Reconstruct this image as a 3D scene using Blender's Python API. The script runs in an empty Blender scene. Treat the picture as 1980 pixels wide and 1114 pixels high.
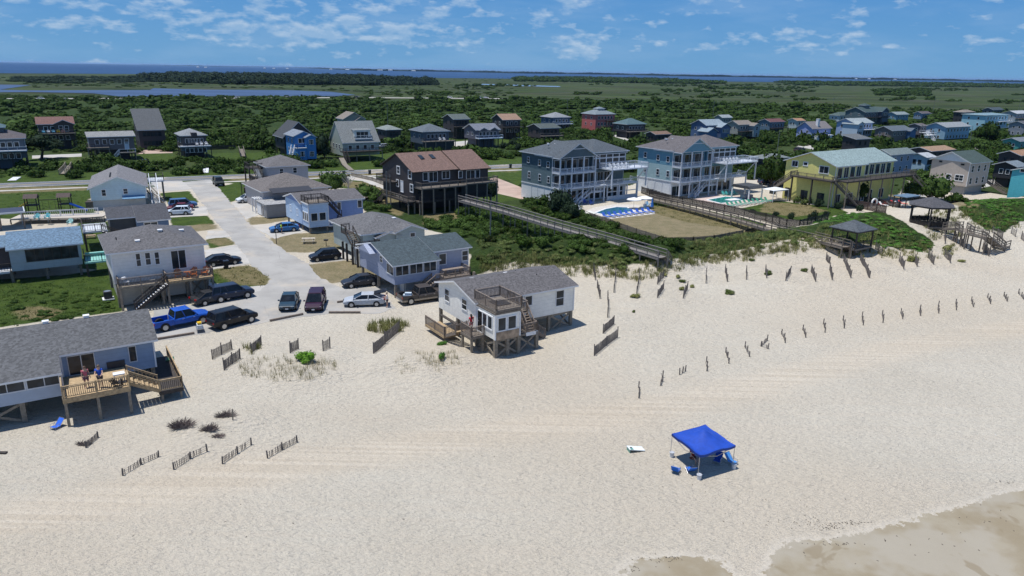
import bpy, bmesh, math, random
import numpy as np
from mathutils import Vector, Matrix
from mathutils.geometry import tessellate_polygon
random.seed(7); np.random.seed(7)
SC=bpy.context.scene; COL=SC.collection
R=math.radians
def U(a,b): return random.uniform(a,b)
# ---------------------------------------------------------------- camera
FPX=1400.; ROLL=math.atan(35/1980); TILT=math.atan(420/FPX); CH=26.
cam=bpy.data.cameras.new('camera'); camo=bpy.data.objects.new('camera',cam); COL.objects.link(camo)
cam.sensor_width=36; cam.lens=36*FPX/1980; cam.clip_start=.5; cam.clip_end=120000
_c,_s,_ct,_st=math.cos(ROLL),math.sin(ROLL),math.cos(TILT),math.sin(TILT)
_r=(_c,_s*_st,_s*_ct); _u=(-_s,_c*_st,_c*_ct); _b=(0,-_ct,_st)
camo.matrix_world=Matrix(((_r[0],_u[0],_b[0],0),(_r[1],_u[1],_b[1],0),(_r[2],_u[2],_b[2],CH),(0,0,0,1)))
SC.camera=camo
# ---------------------------------------------------------------- sky, sun, exposure
SUN_EL=R(76); SUN_AZ=R(184)      # azimuth of the sun measured from +X, counter-clockwise
w=bpy.data.worlds.new('World'); SC.world=w; w.use_nodes=True
nt=w.node_tree; nt.nodes.clear(); N=nt.nodes.new; LK=nt.links.new
out=N('ShaderNodeOutputWorld'); bg=N('ShaderNodeBackground'); LK(bg.outputs[0],out.inputs[0]); bg.inputs[1].default_value=.085
sky=N('ShaderNodeTexSky'); sky.sky_type='NISHITA'; sky.sun_disc=False; sky.sun_elevation=SUN_EL
sky.sun_rotation=R(90)-SUN_AZ; sky.air_density=1.0; sky.dust_density=.3; sky.ozone_density=4.0
tc=N('ShaderNodeTexCoord'); sep=N('ShaderNodeSeparateXYZ'); LK(tc.outputs['Generated'],sep.inputs[0])
def mth(op,a,b=None,c=None,clamp=False):
    n=N('ShaderNodeMath'); n.operation=op; n.use_clamp=clamp
    for i,v in enumerate((a,b,c)):
        if v is None: continue
        if hasattr(v,'links'): LK(v,n.inputs[i])
        else: n.inputs[i].default_value=v
    return n.outputs[0]
def mrange(v,a,b,c=0,d=1,smooth=True):
    n=N('ShaderNodeMapRange'); n.interpolation_type='SMOOTHSTEP' if smooth else 'LINEAR'
    LK(v,n.inputs[0])
    for i,x in enumerate((a,b,c,d)): n.inputs[i+1].default_value=x
    return n.outputs[0]
def mixc(f,a,b,mode='MIX'):
    n=N('ShaderNodeMix'); n.data_type='RGBA'; n.blend_type=mode
    for i,v in ((0,f),(6,a),(7,b)):
        if hasattr(v,'links'): LK(v,n.inputs[i])
        elif i==0: n.inputs[i].default_value=v
        else: n.inputs[i].default_value=(*v,1)
    return n.outputs[2]
def noise(vec,scale,detail=4,rough=.55,out='Fac',dist=0):
    n=N('ShaderNodeTexNoise'); n.inputs['Scale'].default_value=scale; n.inputs['Detail'].default_value=detail
    n.inputs['Roughness'].default_value=rough; n.inputs['Distortion'].default_value=dist
    if vec is not None: LK(vec,n.inputs['Vector'])
    return n.outputs[out]
def scalev(v,s):
    n=N('ShaderNodeMapping'); LK(v,n.inputs[0]); n.inputs['Scale'].default_value=s; return n.outputs[0]
clear=mixc(1.0,sky.outputs[0],(.55,.78,1.0),'MULTIPLY')
tint=mixc(mrange(sep.outputs[2],0,.11,smooth=False),(1.65,4.2,7.6),(.9,3.15,7.3)); tint=mixc(mrange(sep.outputs[2],.1,.7),tint,(.5,1.7,5.2))
clear=mixc(.86,clear,tint)
P0=tc.outputs['Generated']
def cloudf(off):
    mp_=N('ShaderNodeMapping'); LK(P0,mp_.inputs[0]); mp_.inputs['Scale'].default_value=(1,1,2.6); mp_.inputs['Location'].default_value=(3.1,1.7,.4+off)
    a_=noise(mp_.outputs[0],31,8,.56); b_=noise(mp_.outputs[0],11,3,.5); return mth('ADD',mth('MULTIPLY',a_,.72),mth('MULTIPLY',b_,.40))
c0=cloudf(0); c1=cloudf(.014)
thr=mth('ADD',mrange(sep.outputs[0],-.5,.6,0,.045),mrange(sep.outputs[2],.0,.045,.10,0)); thr=mth('ADD',thr,.546)
dn=mth('MULTIPLY',mth('SUBTRACT',c0,thr),9,clamp=True); up=mth('MULTIPLY',mth('SUBTRACT',c1,thr),9,clamp=True)
lit=mth('SUBTRACT',1,mth('MULTIPLY',up,.75),clamp=True)
ccol=mixc(lit,(3.6,5.6,8.1),(7.2,8.4,9.6))
veil=mth('MULTIPLY',mrange(noise(scalev(P0,(1,1,5)),5,5,.6),.42,.66),.20)
col=mixc(veil,clear,(4.2,6.1,8.6)); col=mixc(mth('MULTIPLY',dn,.50),col,ccol)
LK(col,bg.inputs[0])
sl=bpy.data.lights.new('sun','SUN'); sl.energy=4.9; sl.angle=R(.53); sl.color=(1,.965,.91)
so=bpy.data.objects.new('sun',sl); COL.objects.link(so)
sd=Vector((math.cos(SUN_AZ)*math.cos(SUN_EL),math.sin(SUN_AZ)*math.cos(SUN_EL),math.sin(SUN_EL)))
so.rotation_euler=sd.to_track_quat('Z','Y').to_euler(); so.location=(0,0,200)
SC.view_settings.view_transform='Standard'; SC.view_settings.look='None'; SC.view_settings.exposure=.03; SC.view_settings.gamma=1
# ---------------------------------------------------------------- survey helpers: photo point -> place on the ground
def ray(x,y):
    u=(x-990)/FPX; v=(557-y)/FPX; a=u*_c-v*_s; b=u*_s+v*_c
    return (a,b*_st+_ct,b*_ct-_st)
def P(x,y,z=0.):
    r=ray(x,y); t=(z-CH)/min(r[2],-1e-4); return (r[0]*t,r[1]*t,z)
def Qp(X,Y,Z):
    Zr=Z-CH; d=Y*_ct-Zr*_st; b=(Y*_st+Zr*_ct)/d; a=X/d
    return (990+(a*_c+b*_s)*FPX, 557-(-a*_s+b*_c)*FPX)
RIDGES=[]   # (x,y,height,sigma)
for px,py,h,s in [(945,492,2.2,3.2),(990,485,2.6,3.6),(1040,480,2.7,4),(1100,480,2.8,4),(1160,486,2.6,4),(1220,484,2.7,4),(1275,488,2.9,4.2),(1350,482,2.0,4.5),
    (1420,474,2.2,4.5),(1490,464,2.6,5),(1560,458,2.6,5),(1620,447,3.2,6),(1680,434,3.6,6),(1740,440,2.9,6),(1800,432,1.5,5),(1880,408,3.6,7),(1960,400,3.6,7),(2050,390,3.6,8),
    (600,705,.7,3.2),(560,712,.6,3),(500,705,.5,3),(640,700,.5,2.5),(760,700,.8,2.6),(800,700,.8,2.6),(850,690,.7,2.4),(860,712,.4,2.2),(385,830,.5,2.2),(440,815,.6,2.2),
    (1200,610,.5,4),(1260,560,.6,4),(1480,520,.9,6),(1640,505,1.0,6),(1760,490,1.0,6)]:
    q=P(px,py,h*.8); RIDGES.append((q[0],q[1],h,s))
_RG=np.array(RIDGES)
def hts(X,Y):
    X=np.asarray(X,float); Y=np.asarray(Y,float); o=np.zeros(np.broadcast(X,Y).shape)
    for x,y,h,s in _RG: o=np.maximum(o,h*np.exp(-((X-x)**2+(Y-y)**2)/(2*s*s)))+.12*h*np.exp(-((X-x)**2+(Y-y)**2)/(2*s*s))
    k=np.clip(o*1.2,0,1)
    return o+k*.12*(np.sin(X*1.1+Y*.7)+np.sin(Y*1.7-X*.6))
def ht(x,y): return float(hts(x,y))
def G(px,py,dz=0):
    z=0.
    for _ in range(25):
        q=P(px,py,z+dz); z=z*.5+.5*ht(q[0],q[1])
    return Vector((q[0],q[1],z))
def inpoly(px,py,poly):
    px=np.asarray(px,float); py=np.asarray(py,float); r=np.zeros(px.shape,bool); n=len(poly); j=n-1
    for i in range(n):
        xi,yi=poly[i]; xj,yj=poly[j]
        if yi!=yj: r^=((yi>py)!=(yj>py))&(px<(xj-xi)*(py-yi)/(yj-yi)+xi)
        j=i
    return r
# ---------------------------------------------------------------- materials
MATS={}
def newmat(name):
    global nt,N,LK
    m=bpy.data.materials.new(name); m.use_nodes=True; nt=m.node_tree; N=nt.nodes.new; LK=nt.links.new
    return m,nt.nodes['Principled BSDF']
def bump(b,h,strength,dist=.02):
    n=N('ShaderNodeBump'); n.inputs['Strength'].default_value=strength; n.inputs['Distance'].default_value=dist
    LK(h,n.inputs['Height']); LK(n.outputs[0],b.inputs['Normal'])
def pm(name,c,rough=.7,ns=3.,na=.12,bs=0,metal=0,kind=None,c2=None):
    """general procedural surface: base colour broken up by two noises"""
    key=(name,c)
    if key in MATS: return MATS[key]
    m,b=newmat(name); t=N('ShaderNodeTexCoord').outputs['Object']
    b.inputs['Roughness'].default_value=rough; b.inputs['Metallic'].default_value=metal
    lo=tuple(x*(1-na) for x in c); hi=tuple(min(1,x*(1+na)) for x in c)
    f=mrange(noise(t,ns,5,.6),.3,.7)
    if kind=='siding':
        wv=N('ShaderNodeTexWave'); wv.bands_direction='Z'; wv.wave_profile='SAW'; wv.inputs['Scale'].default_value=.8; wv.inputs['Distortion'].default_value=0
        LK(t,wv.inputs['Vector']); col=mixc(f,lo,hi); col=mixc(mrange(wv.outputs['Fac'],.0,.16,.35,0),col,tuple(x*.55 for x in c))
        stn=mrange(noise(scalev(t,(1.2,1.2,.25)),1.2,4,.6),.5,.8,0,.25); col=mixc(stn,col,tuple(x*.7 for x in c))
        bump(b,wv.outputs['Fac'],.5,.02)
    elif kind=='shingle':
        v=N('ShaderNodeTexVoronoi'); v.inputs['Scale'].default_value=5.5; LK(scalev(t,(1,1,2.2)),v.inputs['Vector'])
        bw=N('ShaderNodeRGBToBW'); LK(v.outputs['Color'],bw.inputs[0])
        col=mixc(mrange(bw.outputs[0],.2,.8,smooth=False),tuple(x*.6 for x in c),tuple(x*1.45 for x in c))
        col=mixc(mrange(noise(t,.45,5,.6),.35,.7,0,.22),col,tuple(x*.82 for x in c)); col=mixc(mth('MULTIPLY',noise(t,22,2),.35),col,tuple(x*1.6 for x in c)); bump(b,bw.outputs[0],.35,.02)
    elif kind=='plank':
        wv=N('ShaderNodeTexWave'); wv.bands_direction='DIAGONAL'; wv.inputs['Scale'].default_value=1.3; wv.inputs['Distortion'].default_value=.6; LK(t,wv.inputs['Vector'])
        col=mixc(f,lo,hi); col=mixc(mrange(wv.outputs['Fac'],.0,.25,.4,0),col,tuple(x*.5 for x in c))
    else:
        col=mixc(f,lo,hi if c2 is None else c2)
        if bs: bump(b,noise(t,ns*6,3),bs,.02)
    LK(col,b.inputs['Base Color']); MATS[key]=m; return m
def siding(c): return pm('siding',c,.6,2.,.06,kind='siding')
def shingle(c): k=.44 if sum(c)<.66 else .60; c=tuple(x*k for x in c); return pm('shingles',c,.85,2.,.1,kind='shingle')
def wood(c,n='weathered_wood'): return pm(n,c,.85,5.,.25,.3)
def paint(c,n='paint',r=.45): return pm(n,c,r,1.5,.05)
def plastic(c,n='plastic'): return pm(n,c,.4,4,.08)
def cloth(c,n='cloth'): return pm(n,c,.9,6,.12)
def carpaint(c):
    k=('carpaint',c)
    if k in MATS: return MATS[k]
    m,b=newmat('car_paint'); t=N('ShaderNodeTexCoord').outputs['Object']
    LK(mixc(mrange(noise(t,4,5,.7),.4,.75),c,tuple(x*.75+.002 for x in c)),b.inputs['Base Color'])
    b.inputs['Roughness'].default_value=.4; b.inputs['Specular IOR Level'].default_value=.3; b.inputs['Coat Weight'].default_value=.25; b.inputs['Coat Roughness'].default_value=.06; MATS[k]=m; return m
def mglass(name='window_glass',c=(.018,.024,.03),r=.08):
    if name in MATS: return MATS[name]
    m,b=newmat(name); t=N('ShaderNodeTexCoord').outputs['Object']
    LK(mixc(mrange(noise(t,1.1,3),.4,.6),c,tuple(x*1.8+.002 for x in c)),b.inputs['Base Color'])
    b.inputs['Roughness'].default_value=r; b.inputs['Specular IOR Level'].default_value=.35; MATS[name]=m; return m
GLASS=mglass(); CARGLASS=mglass('car_glass',(.008,.01,.013),.04)
WHITE=paint((.72,.73,.74),'white_paint'); TRIM=paint((.55,.58,.62),'trim_paint')
GREYWOOD=wood((.17,.145,.12)); DARKWOOD=wood((.045,.038,.034),'dark_wood'); NEWWOOD=wood((.37,.27,.155),'new_wood'); MIDWOOD=wood((.205,.165,.135),'brown_wood'); PILE=wood((.22,.19,.15),'piling_wood')
RUBBER=pm('rubber',(.012,.012,.013),.8,8,.2); METAL=pm('metal',(.45,.46,.48),.35,6,.1,metal=.8); DARKMETAL=pm('dark_metal',(.03,.03,.033),.5,6,.2)
# ---------------------------------------------------------------- mesh builder
class MB:
    def __init__(s): s.v=[]; s.f=[]; s.m=[]
    def add(s,vs,fs,m=0):
        o=len(s.v); s.v+=[tuple(v) for v in vs]
        for f in fs: s.f.append(tuple(i+o for i in f)); s.m.append(m)
    def box(s,x0,x1,y0,y1,z0,z1,m=0):
        if x0>x1:x0,x1=x1,x0
        if y0>y1:y0,y1=y1,y0
        if z0>z1:z0,z1=z1,z0
        s.add([(x0,y0,z0),(x1,y0,z0),(x1,y1,z0),(x0,y1,z0),(x0,y0,z1),(x1,y0,z1),(x1,y1,z1),(x0,y1,z1)],
              [(0,3,2,1),(4,5,6,7),(0,1,5,4),(1,2,6,5),(2,3,7,6),(3,0,4,7)],m)
    def bar(s,p,q,w=.1,h=None,m=0):
        p=Vector(p); q=Vector(q); d=q-p
        if d.length<1e-5: return
        d.normalize(); up=Vector((0,0,1)) if abs(d.z)<.97 else Vector((0,1,0))
        a=d.cross(up).normalized(); b=a.cross(d).normalized(); h=w if h is None else h; a*=w/2; b*=h/2
        vs=[p-a-b,p+a-b,p+a+b,p-a+b,q-a-b,q+a-b,q+a+b,q-a+b]
        s.add(vs,[(0,3,2,1),(4,5,6,7),(0,1,5,4),(1,2,6,5),(2,3,7,6),(3,0,4,7)],m)
    def tube(s,p,q,r,r2=None,n=8,m=0,cap=True):
        p=Vector(p); q=Vector(q); d=(q-p).normalized(); up=Vector((0,0,1)) if abs(d.z)<.9 else Vector((1,0,0))
        a=d.cross(up).normalized(); b=a.cross(d); r2=r if r2 is None else r2
        vs=[]
        for c,rr in ((p,r),(q,r2)):
            for i in range(n): t=2*math.pi*i/n; vs.append(c+a*math.cos(t)*rr+b*math.sin(t)*rr)
        fs=[(i,(i+1)%n,n+(i+1)%n,n+i) for i in range(n)]
        if cap: fs+=[tuple(range(n-1,-1,-1)),tuple(range(n,2*n))]
        s.add(vs,fs,m)
    def prism(s,poly,axis,a,b,m=0,mt=None):
        """poly of 2-D points extruded along axis ('x': poly is (y,z); 'y': poly is (x,z); 'z': poly is (x,y))"""
        f={'x':lambda p,t:(t,p[0],p[1]),'y':lambda p,t:(p[0],t,p[1]),'z':lambda p,t:(p[0],p[1],t)}[axis]; n=len(poly)
        o=len(s.v); s.v+=[f(p,a) for p in poly]+[f(p,b) for p in poly]
        s.f.append(tuple(o+i for i in range(n))); s.m.append(m); s.f.append(tuple(o+n+i for i in range(n-1,-1,-1))); s.m.append(m)
        for i in range(n):
            s.f.append((o+i,o+n+i,o+n+(i+1)%n,o+(i+1)%n)); s.m.append(m if mt is None else mt[i])
    def build(s,name,mats,parent=None,smooth=False,bevel=0,recalc=True):
        if not s.v: return None
        me=bpy.data.meshes.new(name); me.from_pydata(s.v,[],s.f)
        for m in (mats if isinstance(mats,(list,tuple)) else [mats]): me.materials.append(m)
        me.polygons.foreach_set('material_index',s.m)
        if recalc:
            bm=bmesh.new(); bm.from_mesh(me); bmesh.ops.recalc_face_normals(bm,faces=bm.faces[:]); bm.to_mesh(me); bm.free()
        o=bpy.data.objects.new(name,me); COL.objects.link(o); o.parent=parent
        if smooth:
            me.polygons.foreach_set('use_smooth',[True]*len(me.polygons))
        if bevel:
            b=o.modifiers.new('bevel','BEVEL'); b.width=bevel; b.segments=2; b.limit_method='ANGLE'; b.angle_limit=R(35)
        return o
def empty(name,loc,rz=0,label=None,cat=None,group=None):
    o=bpy.data.objects.new(name,None); COL.objects.link(o); o.location=loc; o.rotation_euler=(0,0,rz); o.empty_display_size=.3
    if label: o['label']=label; o['category']=cat
    if group: o['group']=group
    return o
def tag(o,label=None,cat=None,group=None,kind=None):
    if label: o['label']=label
    if cat: o['category']=cat
    if group: o['group']=group
    if kind: o['kind']=kind
    return o
def copytree(o,parent=None):
    c=o.copy(); COL.objects.link(c); c.parent=parent
    for ch in list(o.children): copytree(ch,c)
    return c
ORD=['first','second','third','fourth','fifth','sixth','seventh','eighth','ninth','tenth','eleventh','twelfth','thirteenth','fourteenth','fifteenth','sixteenth','seventeenth','eighteenth','nineteenth','twentieth','twenty-first','twenty-second','twenty-third','twenty-fourth','twenty-fifth']
# ---------------------------------------------------------------- houses
FOOT=[]  # house footprints (world): origin, e1, e2, w, d
def railing(mb,p,q,h=.95,step=.14,bw=.04,m=0,top=.1,bm=None):
    p=Vector(p); q=Vector(q); L=(q-p).length
    if L<.05: return
    U=Vector((0,0,1)); mb.bar(p+U*h,q+U*h,top,.05,m); mb.bar(p+U*.12,q+U*.12,.05,.06,m); mb.bar(p+U*(h-.12),q+U*(h-.12),.05,.06,m)
    n=max(1,round(L/1.9))
    for i in range(n+1): c=p+(q-p)*i/n; mb.bar(c,c+U*(h+.04),.1,.1,m)
    if step:
        k=max(1,int(L/step))
        for i in range(1,k): c=p+(q-p)*i/k; mb.bar(c+U*.12,c+U*(h-.1),bw,bw,m if bm is None else bm)
class House:
    def __init__(s,label,px,ye,yb,side='L',ox=None,w=None,dx=None,d=None,ang=33,cat='house',name='beach_house',group=None,step=.3):
        lo,hi=.5,18
        for _ in range(50):
            ze=(lo+hi)/2; p=P(px,ye,ze)
            if Qp(p[0],p[1],0)[1]>yb: hi=ze
            else: lo=ze
        s.ze=ze; a=R(ang); s.ang=ang; s.e1=Vector((math.cos(a),math.sin(a))); s.e2=Vector((-math.sin(a),math.cos(a)))
        def solve(o,e,sg,tx):
            best=(1e9,1)
            for i in range(5,1600):
                t=i*.03; x=Qp(o[0]+sg*e[0]*t,o[1]+sg*e[1]*t,ze)[0]
                if abs(x-tx)<best[0]: best=(abs(x-tx),t)
            return best[1]
        if w is None: w=solve(p,s.e1,1 if side=='L' else -1,ox)
        s.w=w; s.o=Vector((p[0],p[1])) if side=='L' else Vector((p[0],p[1]))-s.e1*w
        if d is None: d=solve(s.o if dx>0 else s.o+s.e1*w,s.e2,1,abs(dx))
        s.d=d; s.step=step
        s.root=empty(name,(s.o[0],s.o[1],0),a,label,cat,group); s.mz=None
        s.foot(0,w,0,d)
    def foot(s,u0,u1,v0,v1): FOOT.append((s.o+s.e1*u0+s.e2*v0,s.e1,s.e2,u1-u0,v1-v0))
    # photo point -> local coordinates on a level, or on a wall plane
    def uv(s,x,y,z):
        p=P(x,y,z); q=Vector((p[0],p[1]))-s.o; return q.dot(s.e1),q.dot(s.e2)
    def onF(s,x,y,v=0.):
        r=ray(x,y); n=s.e2; k=(s.o.dot(n)+v)/(r[0]*n[0]+r[1]*n[1]); q=Vector((r[0]*k,r[1]*k))-s.o; return q.dot(s.e1),CH+r[2]*k
    def onS(s,x,y,u=0.):
        r=ray(x,y); n=s.e1; k=(s.o.dot(n)+u)/(r[0]*n[0]+r[1]*n[1]); q=Vector((r[0]*k,r[1]*k))-s.o; return q.dot(s.e2),CH+r[2]*k
    def wall(s,u0,u1,v0,v1,z0,z1,m,name='wall',corner=None):
        b=MB(); b.box(u0,u1,v0,v1,z0,z1); o=b.build(name,m,s.root)
        if corner is not None:
            for u,v in ((u0,v0),(u1,v0)): c=MB(); c.box(u-.05,u+.05,v-.05,v+.05,z0+.01,z1-.01); c.build('corner_trim',corner,o)
        return o
    def block(s,u0,u1,v0,v1,z0,ze,wm,rm,roof='u',p=.35,ov=.4,rv=None,fm=TRIM,dk=None,t=.16,gm=None,corner=None,ou=None):
        """walls + roof. roof: 'u' ridge along the front, 'v' gable to the front, 'h' hip, 'f' flat, 's' shed falling to the front, 'r' shed rising to the front"""
        W=u1-u0; D=v1-v0; wl=MB(); B=dict(u0=u0,u1=u1,v0=v0,v1=v1,z0=z0,ze=ze)
        rb=MB(); oa,ob_=(ov,ov) if ou is None else ou
        if roof=='u':
            rv=v0+D/2 if rv is None else rv; zr=ze+p*(rv-v0); zb=zr-p*(v1-rv)
            wl.prism([(v0,z0),(v1,z0),(v1,zb-.02),(rv,zr-.02),(v0,ze-.02)],'x',u0,u1)
            a=(v0-ov,ze-p*ov); c=(v1+ov,zb-p*ov)
            rb.prism([a,(rv,zr),(rv,zr+t),(a[0],a[1]+t)],'x',u0-oa,u1+ob_,1,[1,1,0,1])
            rb.prism([(rv,zr),c,(c[0],c[1]+t),(rv,zr+t)],'x',u0-oa,u1+ob_,1,[1,1,0,1])
            B['zr']=zr; B['rv']=rv
        elif roof=='v':
            ru=u0+W/2 if rv is None else rv; zr=ze+p*(ru-u0); zb=zr-p*(u1-ru)
            wl.prism([(u0,z0),(u1,z0),(u1,zb-.02),(ru,zr-.02),(u0,ze-.02)],'y',v0,v1)
            a=(u0-ov,ze-p*ov); c=(u1+ov,zb-p*ov)
            rb.prism([a,(ru,zr),(ru,zr+t),(a[0],a[1]+t)],'y',v0-ov,v1+ov,1,[1,1,0,1])
            rb.prism([(ru,zr),c,(c[0],c[1]+t),(ru,zr+t)],'y',v0-ov,v1+ov,1,[1,1,0,1])
            B['zr']=zr
        elif roof=='h':
            wl.box(u0,u1,v0,v1,z0,ze-.02); zz=ze-.02
            x0,x1,y0,y1=u0-ov,u1+ov,v0-ov,v1+ov; ww=x1-x0; dd=y1-y0; k=min(ww,dd)/2; zr=zz+t+p*k
            if ww>=dd: a=(x0+k,(y0+y1)/2,zr); c=(x1-k,(y0+y1)/2,zr)
            else: a=((x0+x1)/2,y0+k,zr); c=((x0+x1)/2,y1-k,zr)
            V=[(x0,y0,zz),(x1,y0,zz),(x1,y1,zz),(x0,y1,zz),(x0,y0,zz+t),(x1,y0,zz+t),(x1,y1,zz+t),(x0,y1,zz+t),a,c]
            rb.add(V,[(0,3,2,1),(0,1,5,4),(1,2,6,5),(2,3,7,6),(3,0,4,7)],1)
            if ww>=dd: rb.add(V[4:],[(0,1,5,4),(1,2,5),(2,3,4,5),(3,0,4)],0)
            else: rb.add(V[4:],[(0,1,4),(1,2,5,4),(2,3,5),(3,0,4,5)],0)
            B['zr']=zr
        elif roof in 'sr':
            sg=1 if roof=='s' else -1; zb=ze+sg*p*D
            wl.prism([(v0,z0),(v1,z0),(v1,zb-.02),(v0,ze-.02)],'x',u0,u1)
            a=(v0-ov,ze-sg*p*ov); c=(v1+ov,zb+sg*p*ov)
            rb.prism([a,c,(c[0],c[1]+t),(a[0],a[1]+t)],'x',u0-ov,u1+ov,1,[1,1,0,1]); B['zr']=max(ze,zb)
        else:
            wl.box(u0,u1,v0,v1,z0,ze-.02); rb.box(u0-ov,u1+ov,v0-ov,v1+ov,ze-.02,ze+t,0); B['zr']=ze
        o=wl.build('wall',wm,s.root)
        if corner is not None:
            for u,v in ((u0,v0),(u1,v0)): c=MB(); c.box(u-.06,u+.06,v-.06,v+.06,z0+.01,ze-.15); c.build('corner_trim',corner,o)
        B['roof']=rb.build('roof',[rm,fm],s.root,recalc=(roof!='h')); B['wall']=o
        return B
    def _pt(s,B,f,a,o,z):
        return {'F':(a,B['v0']-o,z),'L':(B['u0']-o,a,z),'R':(B['u1']+o,a,z)}[f]
    def win(s,B,f,a0,a1,z0,z1,fm=WHITE,gm=None,name='window',mull=0,cross=True,fw=.09):
        if a0>a1:a0,a1=a1,a0
        if z0>z1:z0,z1=z1,z0
        g=MB(); fr=MB()
        def bx(mb,a,b,c,d,o0,o1):
            p=s._pt(B,f,a,o0,c); q=s._pt(B,f,b,o1,d); mb.box(p[0],q[0],p[1],q[1],p[2],q[2])
        bx(fr,a0-fw,a1+fw,z1,z1+fw,-.02,.06); bx(fr,a0-fw,a1+fw,z0-fw,z0,-.02,.075); bx(fr,a0-fw,a0,z0,z1,-.02,.06); bx(fr,a1,a1+fw,z0,z1,-.02,.06)
        if cross and z1-z0>.7: zm=(z0+z1)/2; bx(fr,a0,a1,zm-.025,zm+.025,.0,.045)
        for i in range(mull): am=a0+(a1-a0)*(i+1)/(mull+1); bx(fr,am-.03,am+.03,z0,z1,.0,.05)
        bx(g,a0,a1,z0,z1,-.02,.02)
        o=fr.build(name,fm,s.root); g.build('pane',gm or GLASS,o); return o
    def winpx(s,B,f,x0,y0,x1,y1,**k):
        fn=(lambda x,y:s.onF(x,y,B['v0'])) if f=='F' else (lambda x,y:s.onS(x,y,B['u0'] if f=='L' else B['u1']))
        a,z=fn(x0,y0); b,zz=fn(x1,y1)
        if f=='F' and 'ze' in B: dz=max(0,z-(B['ze']-.3)); z-=dz; zz-=dz
        return s.win(B,f,a,b,zz,z,**k)
    def wins(s,B,f,n,zs,w=.8,h=1.2,m=1.,**k):
        lo,hi=(B['u0'],B['u1']) if f=='F' else (B['v0'],B['v1'])
        for z in zs:
            for i in range(n):
                c=lo+m+(hi-lo-2*m)*((i+.5)/n); s.win(B,f,c-w/2,c+w/2,z,z+h,**k)
    def door(s,B,f,a,z,w=.95,h=2.05,c=None,fm=WHITE):
        o=s.win(B,f,a-w/2,a+w/2,z,z+h,name='door',gm=c or paint((.5,.5,.5),'door_paint'),cross=False,fm=fm,fw=.08)
        k=MB(); p=s._pt(B,f,a+w*.35,.03,z+1); k.box(p[0]-.03,p[0]+.03,p[1]-.04,p[1]+.04,p[2]-.05,p[2]+.05); k.build('door_handle',METAL,o); return o
    def piles(s,pts,z1,m=PILE,r=.13,z0=-.3,name='piling'):
        for u,v in pts:
            b=MB(); b.box(u-r,u+r,v-r,v+r,z0,z1); b.build(name,m,s.root)
    def grid(s,u0,u1,v0,v1,nu,nv,z1,**k):
        s.piles([(u0+(u1-u0)*i/max(1,nu-1),v0+(v1-v0)*j/max(1,nv-1)) for i in range(nu) for j in range(nv)],z1,**k)
    def deck(s,u0,u1,v0,v1,z,rails='FLR',m=GREYWOOD,rm=None,t=.25,h=.95,posts=0,pm_=PILE,step=None,rg=None,bal=None):
        b=MB(); b.box(u0,u1,v0,v1,z-t,z); fl=b.build('deck_floor',m,s.root)
        r=MB(); st=s.step if step is None else step; e=.06; k_={} if bal is None else dict(bm=1)
        if 'F' in rails: railing(r,(u0+e,v0+e,z),(u1-e,v0+e,z),h,st,**k_)
        if 'L' in rails: railing(r,(u0+e,v0+e,z),(u0+e,v1-e,z),h,st,**k_)
        if 'R' in rails: railing(r,(u1-e,v0+e,z),(u1-e,v1-e,z),h,st,**k_)
        if 'B' in rails: railing(r,(u0+e,v1-e,z),(u1-e,v1-e,z),h,st)
        r.build('railing',(rm or m) if bal is None else [rm or m,bal],s.root)
        if posts: s.piles([(u0+.15+(u1-u0-.3)*i/max(1,posts-1),v0+.16) for i in range(posts)],z-t,m=pm_,name='deck_post',r=.1)
        s.foot(u0,u1,v0,v1)
    def stairs(s,p,q,w=1.1,m=GREYWOOD,tm=None,rail=True,h=.9,name='stairs'):
        """from p (top) to q (foot), local"""
        p=Vector(p); q=Vector(q); d=q-p; n=max(2,int(abs(d.z)/.19)); hd=Vector((d.x,d.y,0)); L=hd.length; hd.normalize(); sd=Vector((-hd.y,hd.x,0))*w/2
        b=MB()
        for sg in(-1,1): b.bar(p+sd*sg-Vector((0,0,.15)),q+sd*sg-Vector((0,0,.05)),.06,.26)
        o=b.build(name,m,s.root); t=MB()
        for i in range(n):
            c=p+d*(i+.5)/n; t.bar(c-sd*1.02,c+sd*1.02,L/n*.8,.05)
        t.build('treads',tm or m,o)
        if rail:
            r=MB()
            for sg in(-1,1): railing(r,p+sd*sg,q+sd*sg,h,.3 if s.step<.25 else 0)
            r.build('handrail',m,o)
        return o
    def xbrace(s,p,q,z0,z1,m=PILE):
        b=MB(); b.bar((p[0],p[1],z0),(q[0],q[1],z1),.07,.2); b.bar((p[0],p[1],z1),(q[0],q[1],z0),.07,.2); b.build('cross_brace',m,s.root)
    def vents(s,pts,m=None,sz=.18,h=.25):
        for u,v,z in pts:
            b=MB(); b.box(u-sz,u+sz,v-sz,v+sz,z-.1,z+h*.6); b.box(u-sz*1.2,u+sz*1.2,v-sz*1.2,v+sz*1.2,z+h*.6,z+h*.75); b.build('roof_vent',m or METAL,s.root)
    def pipes(s,pts,h=.5):
        for u,v,z in pts:
            b=MB(); b.tube((u,v,z-.2),(u,v,z+h),.06); b.build('vent_pipe',DARKMETAL,s.root)
    def chimney(s,u,v,z0,z1,m=WHITE,r=.5):
        b=MB(); b.box(u-r,u+r,v-r,v+r,z0,z1); b.box(u-r-.06,u+r+.06,v-r-.06,v+r+.06,z1,z1+.12); b.build('chimney',m,s.root)
    def W(s,u,v,z=0):
        q=s.o+s.e1*u+s.e2*v; return (q[0],q[1],z)
def sunk(s,z): return z
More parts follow.
